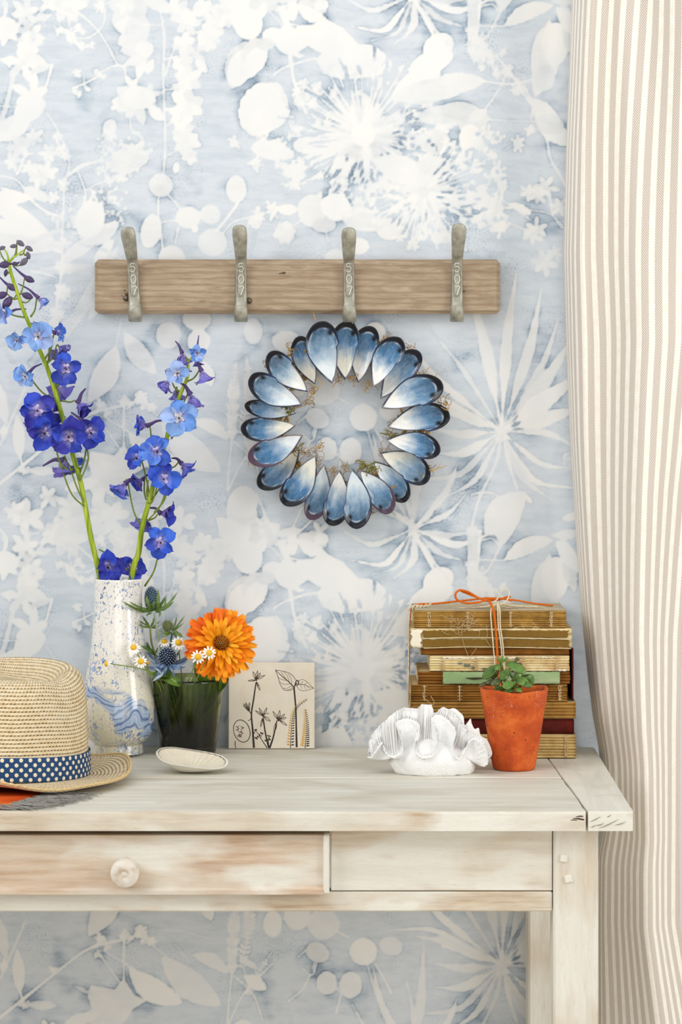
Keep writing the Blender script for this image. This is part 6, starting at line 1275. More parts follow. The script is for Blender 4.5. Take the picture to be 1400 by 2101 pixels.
def book(i, label, x0p, x1p, mat, sigs, st=(), dfront=BD0, dback=.006, **kw):
    t, b0, b1, _, _ = bk(label, x0p, x1p, ys[i][0], ys[i][1], dfront, dback); z0, z1 = zr_(i); t.location.z = z0; WM[t.name] = Matrix.Translation(t.location); t.matrix_basis = WM[t.name]
    block(t, mat, b0, b1, z0, z1, dback, dfront, sigs, i + 1, **kw)
    if st: stitches(t, [xpx(q, dfront) for q in st], z0 + .0006, z1 - .0006, dfront, i + 20)
    return t, b0, b1, z0, z1
b9 = book(8, 'tan stitched book at the bottom of the tied pile, behind the terracotta pot', 846, 1183, PT, 8, (885, 1162), BD0 + .001)
b8 = book(7, 'dark red book second from the bottom of the tied pile', 856, 1178, RED, 1, (), BD0 - .003, amp=.0002)
b7 = book(6, 'plain light brown book third from the bottom of the tied pile', 843, 1182, PK, 5, (), BD0, amp=.0003)
b6 = book(5, 'dark brown stitched book under the one with the green paper strip', 844, 1165, PD, 7, (872, 944, 1150), BD0 - .001)
b5 = book(4, 'brown book with a faded green paper strip across its spine', 858, 1170, PB, 4, (), BD0 - .002)
b4 = book(3, 'cream book with a torn white paper edge, in the middle of the tied pile', 882, 1169, PC, 6, (908, 976, 1074, 1142), BD0)
b3 = book(2, 'thin smooth brown book below the cloth-backed one', 864, 1168, PB, 1, (), BD0 - .004, amp=.0002)
b2 = book(1, 'cloth-backed book with cream ends, second from the top of the tied pile', 842, 1174, PC, 3, (), BD0 - .001)
b1 = book(0, 'brown book with loose threads on top of the tied pile', 849, 1162, PG, 8, (880, 961, 1049, 1131), BD0 - .001)
def ragged(parent, name, mat, x0, x1, z0, z1, d, jag_, seed, th=.0005, bow=0.0, n=60, flare=0):
    rb = np.random.RandomState(seed); m = 9; u = np.linspace(0, 1, n); w = np.linspace(0, 1, m); U, Wm = np.meshgrid(u, w)
    tj, bj = rb.rand(n) * jag_, rb.rand(n) * jag_; ej0, ej1 = rb.rand(m) * jag_ * 1.6, rb.rand(m) * jag_ * 1.6
    X = (x0 + ej0[:, None]) + ((x1 - ej1[:, None]) - (x0 + ej0[:, None])) * U; Z = (z0 + bj[None, :]) + ((z1 - tj[None, :]) - (z0 + bj[None, :])) * Wm
    D = d + .0003 * fbm(X * 80, Z * 200, seed) + bow * np.sin(np.pi * Wm) + flare * (1 - Wm) ** 2
    return shell_mesh(name, np.stack([X, -D, Z], -1), np.stack([U, Wm], -1), mat, parent, th, wrap=False)
t, x0, x1, z0, z1 = b2
ragged(t, 'mull_cloth', MULL.m, xpx(866, BD0), xpx(1170, BD0), z0 + .0010, (z0 + z1) / 2 - .0006, BD0 + .0006, .0012, 3); ragged(t, 'mull_cloth', MULL.m, xpx(867, BD0), xpx(1168, BD0), (z0 + z1) / 2 + .0004, z1 - .0016, BD0 + .0006, .0012, 4)
ragged(t, 'end_paper', WPAP, xpx(842, BD0), xpx(868, BD0), z0 + .0003, z1 - .0006, BD0 + .0012, .0018, 5, n=14)
mb = MB(); mb.tube([P(866, 1310, BD0 + .0014), P(950, 1308, BD0 + .0018), P(1060, 1309, BD0 + .0018), P(1172, 1312, BD0 + .0014)], .0005, 6, smooth=40); mb.tube([P(870, 1330, BD0 + .0012), P(980, 1327, BD0 + .0015), P(1172, 1331, BD0 + .0012)], .0004, 6, smooth=40); mb.build('binding_cord', plain('cream_cord', '#e3d3ab', .8), t)
t, x0, x1, z0, z1 = b4
ragged(t, 'torn_paper', WPAP, xpx(905, BD0), xpx(1062, BD0), z1 - .0034, z1 - .0004, BD0 + .0009, .0011, 6, n=40); ragged(t, 'torn_paper', WPAP, xpx(1098, BD0), xpx(1136, BD0), z1 - .0026, z1 - .0002, BD0 + .0013, .0013, 7, n=16); ragged(t, 'torn_paper', WPAP, xpx(1138, BD0), xpx(1166, BD0), z0 + .0002, z0 + .003, BD0 + .001, .0014, 8, n=14)
mb = MB()
for x, y, ww in ((940, 1361, 9), (952, 1366, 14), (968, 1371, 9), (990, 1373, 10)):
    for k in range(3): p = P(x, y + k * 2 - 2, BD0 + .0006); mb.box(p.x, p.x + ww * sc_at(BD0) * (1 - .2 * (k % 2)), p.y - .0001, p.y + .0004, p.z, p.z + .0006)
mb.build('printed_scrap', plain('grey_green_ink', '#5d6f66', .8), t, False)
t, x0, x1, z0, z1 = b5
ragged(t, 'paper_strip', GRN, xpx(908, BD0), xpx(1150, BD0), zpx(1403.5, BD0), zpx(1377.5, BD0), BD0 + .0008, .0007, 9, .0004, .0012, 70, .001)
mb = MB()
for dz in (0, 1.4): mb.tube([P(956, 1391 + dz * .4, BD0 + .0027), P(974, 1391.5 + dz, BD0 + .0031), P(996, 1390.5 + dz * .5, BD0 + .0027)], [.0001, .0009, .0002], 6, smooth=10)
mb.build('tear', plain('dark_tear', '#3b3320', .9), t)
t = b6[0]; mb = MB(); mb.tube([P(868, 1420, BD0 + .001), P(870, 1432, BD0 + .003), P(880, 1440, BD0 + .004), P(886, 1446, BD0 + .0035), P(892, 1442, BD0 + .0036), P(884, 1428, BD0 + .002)], .0004, 5, smooth=24); mb.build('loose_thread', THR, t)
# red cover boards that show at the right of books three to six
for (b, lab) in ((b3, 0), (b6, 1)):
    t, x0, x1, z0, z1 = b
build('cover_board', *boxgeo(xpx(1171.5, .07), xpx(1175, .07), -.085, -.010, zr_(5)[0] + .0002, zr_(2)[1] - .001, .0004), RED, b3[0], False)
# loose threads hanging from the top book
t, x0, x1, z0, z1 = b1
mb = MB(); rb = random.Random(31)
for k in range(34):
    p = P(rb.uniform(925, 985), rb.uniform(1268, 1290), BD0 + .0014); a = rb.uniform(0, 6.28); pts = [p]
    for s_ in range(7): a += rb.uniform(-1, 1); p = p + Vector((math.cos(a) * .0022, rb.uniform(-.0005, .0005), math.sin(a) * .0014)); pts.append(p)
    mb.tube(pts, .00022, 4)
for pts in ([(950, 1280), (948, 1305), (955, 1330), (961, 1346)], [(998, 1282), (1001, 1300), (998, 1312), (1010, 1330)], [(978, 1330), (968, 1344), (964, 1346)], [(906, 1294), (915, 1300), (923, 1302)], [(1050, 1290), (1080, 1284), (1110, 1290)], [(1090, 1275), (1100, 1285), (1080, 1292), (1070, 1280)]): mb.tube([P(x, y, BD0 + .0025) for x, y in pts], .00024, 4, smooth=20)
mb.build('loose_threads', THR, t)['kind'] = 'stuff'
mb = MB(); 
for k in range(7):
    xa = 905 + k * 22; mb.tube([P(xa, 1250 - rb.uniform(0, 3), BD0 - .01), P(xa + 45, 1243 - rb.uniform(-2, 5), BD0 - .03), P(xa + 110, 1250, BD0 - .012)], .00035, 4, smooth=14)
mb.build('frayed_cloth', plain('frayed_linen', '#c9b792', .85), t)['kind'] = 'stuff'
build('top_sheet', *boxgeo(xpx(852, BD0), xpx(1160, BD0), -BD0 + .002, -.012, z1 + .0001, z1 + .0009, .0003), plain('grey_end_paper', '#b7a98c', .8, .1), t, False)

# ------------------------------------------------------------------ twine
OT = M_('orange_twine', .8, .15); g = OT.noise(OT.coord('Object'), 500, 3); OT.color(OT.mix(g, C('#c4500c'), C('#f08a32'))); OT.bump(g, .6, .0006); OT = OT.m
CT = M_('cream_twine', .85, .15); g = CT.noise(CT.coord('Object'), 500, 3); CT.color(CT.mix(g, C('#d9c9a4'), C('#f2ead6'))); CT.bump(g, .6, .0006); CT = CT.m
def rope(mb, pts, r, n=60, plies=2, pitch=.0042):
    c = spline([tuple(p) for p in pts], n * 2); t, nn, bb = frames(c); L = np.concatenate([[0], np.cumsum(np.linalg.norm(np.diff(c, axis=0), axis=1))])
    for k in range(plies):
        ph = L / pitch * 2 * math.pi + k * 2 * math.pi / plies; mb.tube([tuple(q) for q in c + (np.cos(ph)[:, None] * nn + np.sin(ph)[:, None] * bb) * r * .52], r * .62, 5)
zt_b = zr_(0)[1] + .0012
def PT_(px, d, lift=0.0): v = P(px, 1250, d); return Vector((v.x, -d, zt_b + lift))
left = xpx(839, .055)
ot = MB()
rope(ot, [(left - .0008, -.062, TOPZ + .004), (left - .0006, -.062, .80), (left + .0002, -.061, .85), (left + .001, -.060, zt_b - .014), (left + .006, -.058, zt_b + .0010), (xpx(896, .06), -.058, zt_b + .0035), (xpx(940, .06), -.062, zt_b + .0065), (xpx(1000, .06), -.072, zt_b + .011)], .00125, 90)
rope(ot, [(xpx(1000, .07), -.072, zt_b + .011), (xpx(1050, .06), -.066, zt_b + .0085), (xpx(1100, .06), -.06, zt_b + .0035), (xpx(1135, .06), -.058, zt_b + .0012)], .00115, 40)
kn = Vector((xpx(1003, .08), -.080, zt_b + .0098))
rope(ot, [kn + Vector((0, 0, -.001)), P(1012, 1248, .0985), P(1016, 1275, .1000), P(1019, 1310, .1005), P(1021, 1345, .1005), P(1024, 1380, .1005), P(1027, 1410, .1000), P(1028, 1470, .0995), P(1030, 1550, .0995)], .00135, 90)
rope(ot, [kn, P(985, 1228, .084), P(962, 1215, .088), P(944, 1211, .09), P(935, 1219, .092), P(938, 1230, .092), P(955, 1237, .09), P(980, 1236, .086), kn + Vector((-.001, -.002, 0))], .00125, 70)
rope(ot, [kn, P(1022, 1231, .082), P(1040, 1225, .08), P(1048, 1224, .08)], .0012, 22); rope(ot, [kn, P(1030, 1228, .086), P(1052, 1233, .086)], .0011, 22); rope(ot, [P(944, 1210, .088), P(952, 1215, .087), P(985, 1228, .085)], .0012, 24)
for a in range(3): rope(ot, [kn + Vector((-.004, .002 - a * .002, .0015 - a * .001)), kn + Vector((0, -.0028, .0012 - a * .0012)), kn + Vector((.0045, .001, .0015 - a * .001))], .0012, 14)
o = ot.build('orange_twine', OT); tag(o, 'orange twine tied in a bow round the pile of old books', 'twine')
ct = MB(); k2 = Vector((xpx(1020, .083), -.087, zt_b + .0075))
for (xa, xb, xc) in ((1008, 1013, 1018), (1022, 1029, 1033), (1026, 1033, 1036)):
    rope(ct, [k2, P(xa, 1252, .0990), P(xa + 1, 1285, .1003), P(xb, 1330, .1005), P(xc, 1400, .1005), P(xc + 2, 1470, .1), P(xc + 3, 1550, .1)], .0008, 70)
rope(ct, [k2, P(1027, 1240, .092), P(1040, 1232, .094), P(1045, 1220, .095), P(1043, 1211, .095), P(1035, 1210, .095), P(1026, 1218, .094), P(1020, 1230, .092), P(1012, 1236, .09), k2], .00085, 60)
rope(ct, [k2, P(1000, 1244, .09), P(950, 1247, .07), P(900, 1249, .064), (left + .006, -.063, zt_b + .0018), (left + .0005, -.066, zt_b - .01), (left - .0005, -.068, .85), (left - .0008, -.068, TOPZ + .004)], .0008, 80)
rope(ct, [k2, P(1060, 1243, .08), P(1105, 1245, .07), P(1148, 1252, .066)], .0008, 40)
for a in range(6): rope(ct, [(xpx(880, .06) - .004 * a, -.064 - .001 * (a % 2), zt_b + .0022 - .0006 * a), (xpx(884, .06) - .005 * a, -.066, zt_b + .0040 - .0009 * a), (xpx(876, .06) - .004 * a, -.066, zt_b + .0012 - .0009 * a)], .0009, 10)
o = ct.build('cream_twine', CT); tag(o, 'thin cream twine wound round the old books beside the orange one', 'twine')

# ------------------------------------------------------------------ white coral
CO = M_('bleached_coral', .85, .15); a1 = CO.noise(CO.coord('Object'), 240, 4, .65); a2 = CO.n('ShaderNodeTexVoronoi', Vector=CO.coord('Object'), Scale=620.0).outputs['Distance']
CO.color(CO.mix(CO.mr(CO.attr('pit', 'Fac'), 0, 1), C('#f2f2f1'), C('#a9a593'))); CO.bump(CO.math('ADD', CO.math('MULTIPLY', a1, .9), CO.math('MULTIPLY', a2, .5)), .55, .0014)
cb_ = P(883, 1588, .205); ox, oy = cb_.x, -.200; SCc = sc_at(.2)
def frill(path, hs, z0s, flare, th, seed, nu=260, nvv=26, ruf=.0016):
    """upright folded sheet: path in plan (mm from the centre, +y away from viewer); flares outward on both sides at the top, septa ridged"""
    p = spline([(a, b, 0) for a, b in path], nu); t, n_, b_ = frames(p); T = np.gradient(p, axis=0); T /= np.linalg.norm(T, axis=1)[:, None]; S = np.stack([-T[:, 1], T[:, 0], 0 * T[:, 0]], 1)
    u = np.linspace(0, 1, nu); hh = np.interp(u, np.linspace(0, 1, len(hs)), hs); zz0 = np.interp(u, np.linspace(0, 1, len(z0s)), z0s)
    arc = np.concatenate([[0], np.cumsum(np.linalg.norm(np.diff(p, axis=0), axis=1))])
    prof = [(-1, 0.0, 1.0), (-1, .35, .95), (-1, .65, 1.0), (-1, .85, 1.35), (-1, .95, 1.7), (-.7, 1.0, 1.8), (-.35, 1.0, 1.3), (0, .985, .6), (.35, 1.0, 1.3), (.7, 1.0, 1.8), (1, .95, 1.7), (1, .85, 1.35), (1, .65, 1.0), (1, .35, .95), (1, 0, 1.0)]
    V = []; pit = []
    for s_, q, wd in prof:
        sep = np.sin(arc * 2.9 + seed) * .5 + .5; edge = ruf * 1000 * (fbm(arc * .22, seed, q, 3)) * q ** 2
        off = s_ * th * wd * (1 + (.12 * sep if q > .8 else 0)) + flare * q ** 2.2 * np.interp(u, np.linspace(0, 1, 9), np.resize([1, .4, -.3, .5, 1, .2, -.4, .6, 1], 9))
        z = zz0 + (hh - zz0) * q + edge * .9 - (1.6 * sep if abs(s_) < .8 else 0) + (0.8 * fbm(arc * .9, seed + 5, q, 2) if q > .7 else 0)
        V.append(p + S * off[:, None] + np.stack([0 * u, 0 * u, z], 1)); pit.append(np.clip((.55 - sep) * 1.6, 0, 1) * (abs(s_) < .8) + .0 * u)
    V = np.array(V); pit = np.array(pit); nv_ = len(prof); f = [tuple(q) for q in gridfaces(nu, nv_)]; f += [tuple(k * nu for k in range(nv_)), tuple(k * nu + nu - 1 for k in range(nv_))[::-1]]
    return V.reshape(-1, 3), [q[::-1] for q in f], pit.ravel()
vs, fs, pt_, cnt = [], [], [], 0
def addc(v, f, p):
    global cnt
    vs.append(np.stack([ox + v[:, 0] / 1000, oy + v[:, 1] / 1000, TOPZ + v[:, 2] / 1000 + .0003], 1)); fs.extend([tuple(i + cnt for i in q) for q in f]); pt_.append(p); cnt += len(v)
# base lump
nu, nv = 72, 30; th = np.linspace(0, 2 * np.pi, nu, endpoint=False); q = np.linspace(0, 1, nv)[:, None]
rad = 1 + .10 * fbm(np.cos(th) * 2.2, np.sin(th) * 2.2, 1)[None, :] + .05 * fbm(np.cos(th) * 7, q * 5, np.sin(th) * 7)
prof_r = np.where(q < .12, .86 + q * 1.0, np.where(q < .5, .98 + .08 * np.sin((q - .12) * 6), np.cos((q - .5) / .5 * np.pi / 2) * 1.02 + .01)); prof_z = np.where(q < .1, 0 * q, (q - .1) / .9 * 36)
bx = 42 * prof_r * rad * np.cos(th) + 5 - 6 * q; by = 21 * prof_r * rad * np.sin(th) - 2; bz = prof_z + 0 * th + 1.6 * fbm(np.cos(th) * 5, np.sin(th) * 5, q * 6, 3) * (q > .05)
addc(np.stack([bx, by, bz], -1).reshape(-1, 3), [tuple(k) for k in gridfaces(nu, nv, True)] + [tuple(range(nu))[::-1]], np.clip(.25 * fbm(bx * .5, by * .5, bz * .5, 3), 0, 1).ravel())
SX = lambda c: ((740 + c / 4.828) - 883) * .517
SZ = lambda c: (1588 - (1440 + c / 4.828)) * .517
# scalloped front rim (x, height, depth) and rear rim of the coral's cup; septa line the surface between them
FR = [(72, 540, -6), (110, 528, -13), (170, 440, -15), (215, 395, -11), (232, 455, -19), (290, 510, -25), (365, 505, -25), (410, 430, -21), (398, 320, -13), (355, 218, 0), (420, 190, 6), (500, 190, 7), (590, 245, 1), (545, 330, -11), (530, 420, -20), (570, 500, -26), (650, 518, -27), (725, 480, -24), (757, 390, -18), (748, 280, -8), (705, 180, 4), (780, 145, 7), (870, 200, 5), (945, 290, -5), (915, 390, -13), (915, 470, -20), (960, 535, -24), (1020, 480, -20), (1060, 400, -15), (1110, 350, -13), (1190, 390, -15), (1245, 480, -17), (1255, 580, -17), (1225, 618, -13)]
RR = [(80, 500, -1), (95, 410, 4), (130, 330, 8), (180, 275, 11), (230, 225, 13), (270, 190, 14), (340, 130, 16), (390, 110, 17), (440, 90, 18), (500, 95, 18), (560, 100, 18), (590, 85, 18), (620, 58, 18), (670, 62, 18), (715, 70, 18), (735, 140, 16), (780, 120, 16), (820, 85, 16), (870, 105, 16), (920, 130, 15), (980, 200, 13), (1020, 260, 11), (1060, 310, 8), (1110, 335, 4), (1180, 365, 0), (1230, 430, -5), (1262, 500, -9), (1268, 570, -11)]
nu = 640; u = np.linspace(0, 1, nu)
F3 = spline([(SX(a), c, SZ(b)) for a, b, c in FR], nu); R3 = spline([(SX(a), c, SZ(b)) for a, b, c in RR], nu)
arcF = np.concatenate([[0], np.cumsum(np.linalg.norm(np.diff(F3, axis=0), axis=1))])
# pair the rims by how far along they are
pr_ = np.maximum.accumulate(np.clip((F3[:, 0] - F3[0, 0]) / (F3[-1, 0] - F3[0, 0]), 0, 1)); pr_ = .55 * pr_ + .45 * u
R3 = np.stack([np.interp(pr_, np.linspace(0, 1, nu), R3[:, k]) for k in range(3)], 1)
wob = np.stack([.5 * fbm(arcF * .5, 1, 0, 2), .6 * fbm(arcF * .5, 7, 0, 2), 1.1 * fbm(arcF * .45, 3, 0, 3)], 1); F3 = F3 + wob; R3 = R3 + 1.6 * wob[:, ::-1]
Bs = np.stack([np.interp(u, [0, 1], [-40, 38]) * .62 + F3[:, 0] * .38, -13 + 0 * u, 16 + 3 * np.sin(u * 9)], 1); Bs[:, 0] = Bs[:, 0] * .9 - 2
Br = np.stack([Bs[:, 0], 12 + 0 * u, 20 + 0 * u], 1)
nw = 34; w = np.linspace(0, 1, nw)[:, None, None]
width = np.linalg.norm(R3 - F3, axis=1)
sep = np.sin(arcF * 2.5 + 1.2 * fbm(arcF * .2, 9, 0, 2)); ridge = (sep * .5 + .5)
top = F3 * (1 - w) + R3 * w
sag = np.sin(np.pi * w[..., 0]) ** .8 * np.minimum(width * .42, 12)[None, :]
top[..., 2] -= sag * .62; top[..., 1] += sag * .55
edge_w = np.clip(np.minimum(w[..., 0], 1 - w[..., 0]) / .06, 0, 1)
rd_ = (ridge[None, :] - .5) * np.sin(np.pi * np.clip(w[..., 0] * 1.0, 0.0, 1)) ** .5 * 2.1 + .6 * fbm(arcF[None, :] * .8, w[..., 0] * 9, 4, 3)
top[..., 2] += rd_ * .8; top[..., 1] -= rd_ * .6
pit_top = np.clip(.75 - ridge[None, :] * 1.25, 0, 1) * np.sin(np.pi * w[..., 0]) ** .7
def skirt(A, B, pull, n, tp):
    q = np.linspace(0, 1, n)[:, None, None]; S_ = A * (1 - q) + B * q; k = np.sin(np.pi * q[..., 0] ** .8); S_[..., 1] += pull * k; S_[..., 2] -= k * tp
    S_ = S_ + (.45 * fbm(S_[..., 0] * .35, S_[..., 2] * .35, S_[..., 1] * .3, 3))[..., None] * np.array([.3, 1, .4]); return S_
thk = np.array([0, -1.6, -1.2]); lip1 = F3 + np.array([0, -1.1, -1.0]); lip1[:, 2] -= .8
fr_ = skirt(lip1, Bs, 5.5, 26, 2.0); bk_ = skirt(R3 + np.array([0, 1.6, -1.2]), Br, -2.5, 16, 0)
allv = np.concatenate([fr_[::-1], top, bk_], 0); allp = np.concatenate([0 * fr_[..., 0], pit_top, 0 * bk_[..., 0]], 0)
addc(allv.reshape(-1, 3), [tuple(q)[::-1] for q in gridfaces(nu, len(allv))][::1], allp.ravel())
fs = [q if i < 0 else q for i, q in enumerate(fs)]
# a second plate that stands behind on the right
PL = [(700, 160), (790, 125), (830, 88), (880, 108), (940, 100), (1000, 145), (1030, 185), (1040, 262), (1070, 235), (1100, 200), (1112, 250), (1140, 300), (1180, 292), (1200, 365), (1255, 400), (1290, 460), (1312, 540), (1290, 590)]
pt2 = spline([(SX(a), 20 - 6 * max(0, (a - 900) / 400), SZ(b)) for a, b in PL], 200); q = np.linspace(0, 1, 14)[:, None, None]
lowr = np.stack([pt2[:, 0] * .62 + 8, 12 + 0 * pt2[:, 0], 16 + 0 * pt2[:, 0]], 1)
s1 = pt2 * (1 - q) + lowr * q; s1 = s1 + (.6 * fbm(s1[..., 0] * .3, s1[..., 2] * .3, 3, 3))[..., None] * np.array([0, 1, .3]); s2 = s1 + np.array([0, 3.0, 0]); s2[0, :, 2] -= .4
pv = np.concatenate([s1[::-1], s2], 0); addc(pv.reshape(-1, 3), [tuple(q_)[::-1] for q_ in gridfaces(200, len(pv))], np.zeros(len(pv) * 200))
coral = build('white_coral', np.concatenate(vs), fs, CO.m, attrs={'pit': np.concatenate(pt_)}); tag(coral, 'frilly white coral ornament on the table left of the terracotta pot', 'coral')

# ------------------------------------------------------------------ terracotta pot with a jade plant
px_, py_ = xpx(1055, .170), -.170; sp_ = sc_at(.170)
TP = M_('old_terracotta', .7, .3); oc = TP.coord('Object'); g1 = TP.noise(oc, 38, 5, .6); g2 = TP.noise(oc, 260, 3); pv = TP.noise(TP.coord('Object', (1, 1, 1.6)), 330, 2, .4); lime = TP.noise(TP.coord('Object', (1, 1, 1.2)), 420, 4, .7)
c0 = TP.ramp(g1, [(.3, C('#a83d16')), (.5, C('#c9561f')), (.7, C('#e0742f'))]); c0 = TP.mix(TP.mr(g2, .4, .75, 0, .35), c0, C('#b04319'))
zg = TP.n('ShaderNodeSeparateXYZ', Vector=TP.n('ShaderNodeTexCoord').outputs['Object']).outputs[2]
pm = TP.math('MULTIPLY', TP.mr(TP.noise(oc, 30, 2), .5, .64), TP.mr(zg, .03, .055)); c0 = TP.mix(TP.math('MULTIPLY', TP.mr(lime, .56, .66), TP.math('MULTIPLY', pm, .8)), c0, C('#e2b49a'))
pits = TP.mr(pv, .70, .735); TP.color(TP.mix(TP.math('MULTIPLY', pits, .85), c0, C('#3d150b'))); TP.bump(TP.math('SUBTRACT', TP.math('ADD', TP.math('MULTIPLY', g2, .4), g1), TP.math('MULTIPLY', pits, 1.2)), .35, .0012)
PH = (1581 - 1416) * sp_; rt, rbm = 69.2 * sp_, 43.0 * sp_
rz = lambda z: rbm + (rt - rbm) * (z / PH) ** .92
pr = [(.0003, 0), (rbm - .0012, 0), (rbm, .001)] + [(rz(z) + (.0006 if z > PH - .0165 else 0), z) for z in np.linspace(.003, PH - .0016, 40)] + [(rt + .0004, PH - .0006), (rt - .0006, PH), (rt - .0026, PH), (rt - .0034, PH - .001)] + [(rz(z) - .0038, z) for z in np.linspace(PH - .002, PH - .012, 8)] + [(.0003, PH - .0122)]
v, f, uv = lathe(pr, 80, px_, py_); a_ = np.arctan2(v[:, 1] - py_, v[:, 0] - px_); v[:, 2] += np.clip((v[:, 2] - PH + .02) / .02, 0, 1) * (.0009 * np.sin(a_ * 2 + 1) + .0007 * np.sin(a_ * 5)) + TOPZ + .0004
pot = build('terracotta_pot', v, f, TP.m, origin=(px_, py_, TOPZ + .0004)); tag(pot, 'small worn terracotta pot in front of the books, holding a jade plant', 'pot')
sz = TOPZ + PH - .0082
SO = M_('potting_soil', .95, .1); SO.color(SO.mix(SO.noise(SO.coord('Object'), 400, 4), C('#1f130c'), C('#4a3120'))); SO.bump(SO.noise(SO.coord('Object'), 300, 4), 1, .002)
r = np.linspace(.0002, rz(PH - .008) - .0041, 10); th = np.linspace(0, 2 * np.pi, 40, endpoint=False); V = np.stack(np.broadcast_arrays(px_ + r[:, None] * np.cos(th), py_ + r[:, None] * np.sin(th), sz + .0012 * fbm(r[:, None] * 300 * np.cos(th), r[:, None] * 300 * np.sin(th), 2)), -1)
so = build('potting_soil', V.reshape(-1, 3), gridfaces(40, 10, True), SO.m); tag(so, 'dark potting soil inside the terracotta pot', 'soil', kind='stuff')
JD = M_('jade_leaf', .28, .5); uvn = JD.n('ShaderNodeTexCoord').outputs['UV']; s = JD.n('ShaderNodeSeparateXYZ', Vector=uvn); oi = JD.n('ShaderNodeObjectInfo').outputs['Color']
ed_ = JD.mr(JD.math('ABSOLUTE', JD.math('SUBTRACT', s.outputs[0], .5)), .40, .5, 0, .6); JD.color(JD.mix(ed_, JD.mix(JD.mr(JD.noise(JD.coord('Object'), 4, 3), .35, .65, 0, .5), oi, JD.mix(.5, oi, C('#8fae4c'))), C('#5c3a26')))
nu, nv = 12, 12; t = np.linspace(0, 1, nv); a = np.linspace(0, 2 * np.pi, nu, endpoint=False); h = .30 * np.where(t < .64, np.sin(t / .64 * np.pi / 2) ** 1.2, np.cos((t - .64) / .36 * np.pi / 2) ** .55) + .012
V = np.stack(np.broadcast_arrays(h[:, None] * np.cos(a), t[:, None] + 0 * a, h[:, None] * .30 * np.sin(a) - .10 * t[:, None] ** 2 + .16 * (h[:, None] * np.cos(a)) ** 2 / .3), -1).reshape(-1, 3)
jade_me = mesh('jade_leaf', V, [tuple(q) for q in gridfaces(nu, nv, True)[:, ::-1]] + [tuple(range(nu)), tuple((nv - 1) * nu + k for k in range(nu))[::-1]], JD.m, uv=np.stack(np.broadcast_arrays(.5 + .5 * np.cos(a)[None, :], t[:, None]), -1).reshape(-1, 2))
jade = thing('jade_plant', (px_ - .006, py_, sz), 'young jade plant with glossy round green leaves growing in the terracotta pot', 'plant')
JS = plain('jade_stem', '#6f7d33', .5, .2, 200); mb = MB()
for p in ([(1040, 1422, .17), (1036, 1395, .172), (1030, 1370, .174), (1029, 1358, .174)], [(1042, 1422, .168), (1052, 1398, .176), (1062, 1378, .178)], [(1038, 1422, .174), (1018, 1404, .178), (1008, 1398, .18)], [(1044, 1422, .172), (1058, 1405, .186), (1070, 1400, .19)]): mb.tube([P(*q) for q in p], [.0022, .0018, .0013], 8, smooth=14)
mb.build('stem', JS, jade)
GJ = ['#446a24', '#50792c', '#3a5d20', '#5d8536', '#324c22']; DK = ['#3a3a22', '#4a3526']
rj = random.Random(2)
def jl(bx, by, ex, ey, db, de, wide, col, tilt=(0, -1, .5)):
    b, e = P(bx, by, db), P(ex, ey, de); Y = (e - b); L = Y.length * 1.14; Y = Y.normalized(); Zv = Vector(tilt); X = Y.cross(Zv).normalized(); Z = X.cross(Y)
    place('leaf', jade_me, Matrix.Translation(b) @ Matrix((X, Y, Z)).transposed().to_4x4() @ Matrix.Diagonal((L * wide, L, L, 1)), jade, C(col))
JLs = [(1029, 1360, 996, 1388, .176, .185, .62, GJ[2], (.3, -1, .6)), (1036, 1362, 1074, 1376, .176, .186, .72, GJ[1], (0, -1, .8)), (1036, 1358, 1068, 1365, .172, .166, .7, GJ[0], (0, -.6, 1)), (1070, 1385, 1090, 1402, .178, .186, 1.5, GJ[0], (-.3, -1, .1)), (1052, 1388, 1080, 1402, .182, .194, .85, GJ[3], (0, -1, .9)), (1046, 1400, 1042, 1411, .190, .200, 1.0, GJ[1], (0, -.4, 1)),
 (1058, 1400, 1036, 1408, .192, .2, .95, GJ[1], (0, -1, .4)), (1064, 1402, 1088, 1406, .188, .198, .7, GJ[2], (0, -1, .6)), (1056, 1408, 1068, 1417, .186, .196, .9, GJ[3], (.2, -1, .8)), (1060, 1417, 1040, 1417, .186, .196, .65, GJ[0], (0, -.6, 1)), (1048, 1372, 1030, 1390, .182, .192, .9, GJ[2], (0, -1, .3)), (1020, 1395, 1002, 1400, .18, .188, .7, DK[0], (0, -1, .6)), (1036, 1392, 1012, 1402, .186, .196, .65, DK[0], (0, -1, .6)), (1010, 1398, 985, 1406, .18, .18, .5, DK[1], (0, -.6, 1)),
 (1016, 1404, 1021, 1415, .182, .190, .7, GJ[2], (.3, -1, .4)), (1030, 1408, 1016, 1416, .184, .190, .7, GJ[0], (0, -1, .7)), (1055, 1360, 1064, 1350, .168, .164, .9, DK[1], (0, -1, .5)), (1062, 1362, 1072, 1364, .168, .160, .8, DK[1], (0, -1, .5)), (1030, 1362, 1022, 1350, .176, .18, .5, GJ[3], (0, -1, 0)), (1030, 1360, 1032, 1346, .176, .176, .45, GJ[3], (0, -1, 0)), (1031, 1360, 1040, 1350, .176, .18, .5, GJ[3], (0, -1, .3)), (1028, 1366, 1019, 1372, .178, .188, .6, GJ[3], (0, -1, .6)), (1052, 1394, 1062, 1386, .186, .196, .9, GJ[2], (0, -1, .6)), (1042, 1376, 1058, 1390, .168, .166, .9, GJ[4], (0, -1, .5)), (1026, 1374, 1010, 1392, .172, .17, .6, DK[0], (.3, -1, .4)), (1072, 1404, 1062, 1415, .176, .172, .8, GJ[4], (0, -1, .6)), (1040, 1402, 1030, 1414, .178, .176, .7, GJ[4], (0, -1, .6))]
for a in JLs: jl(*a)

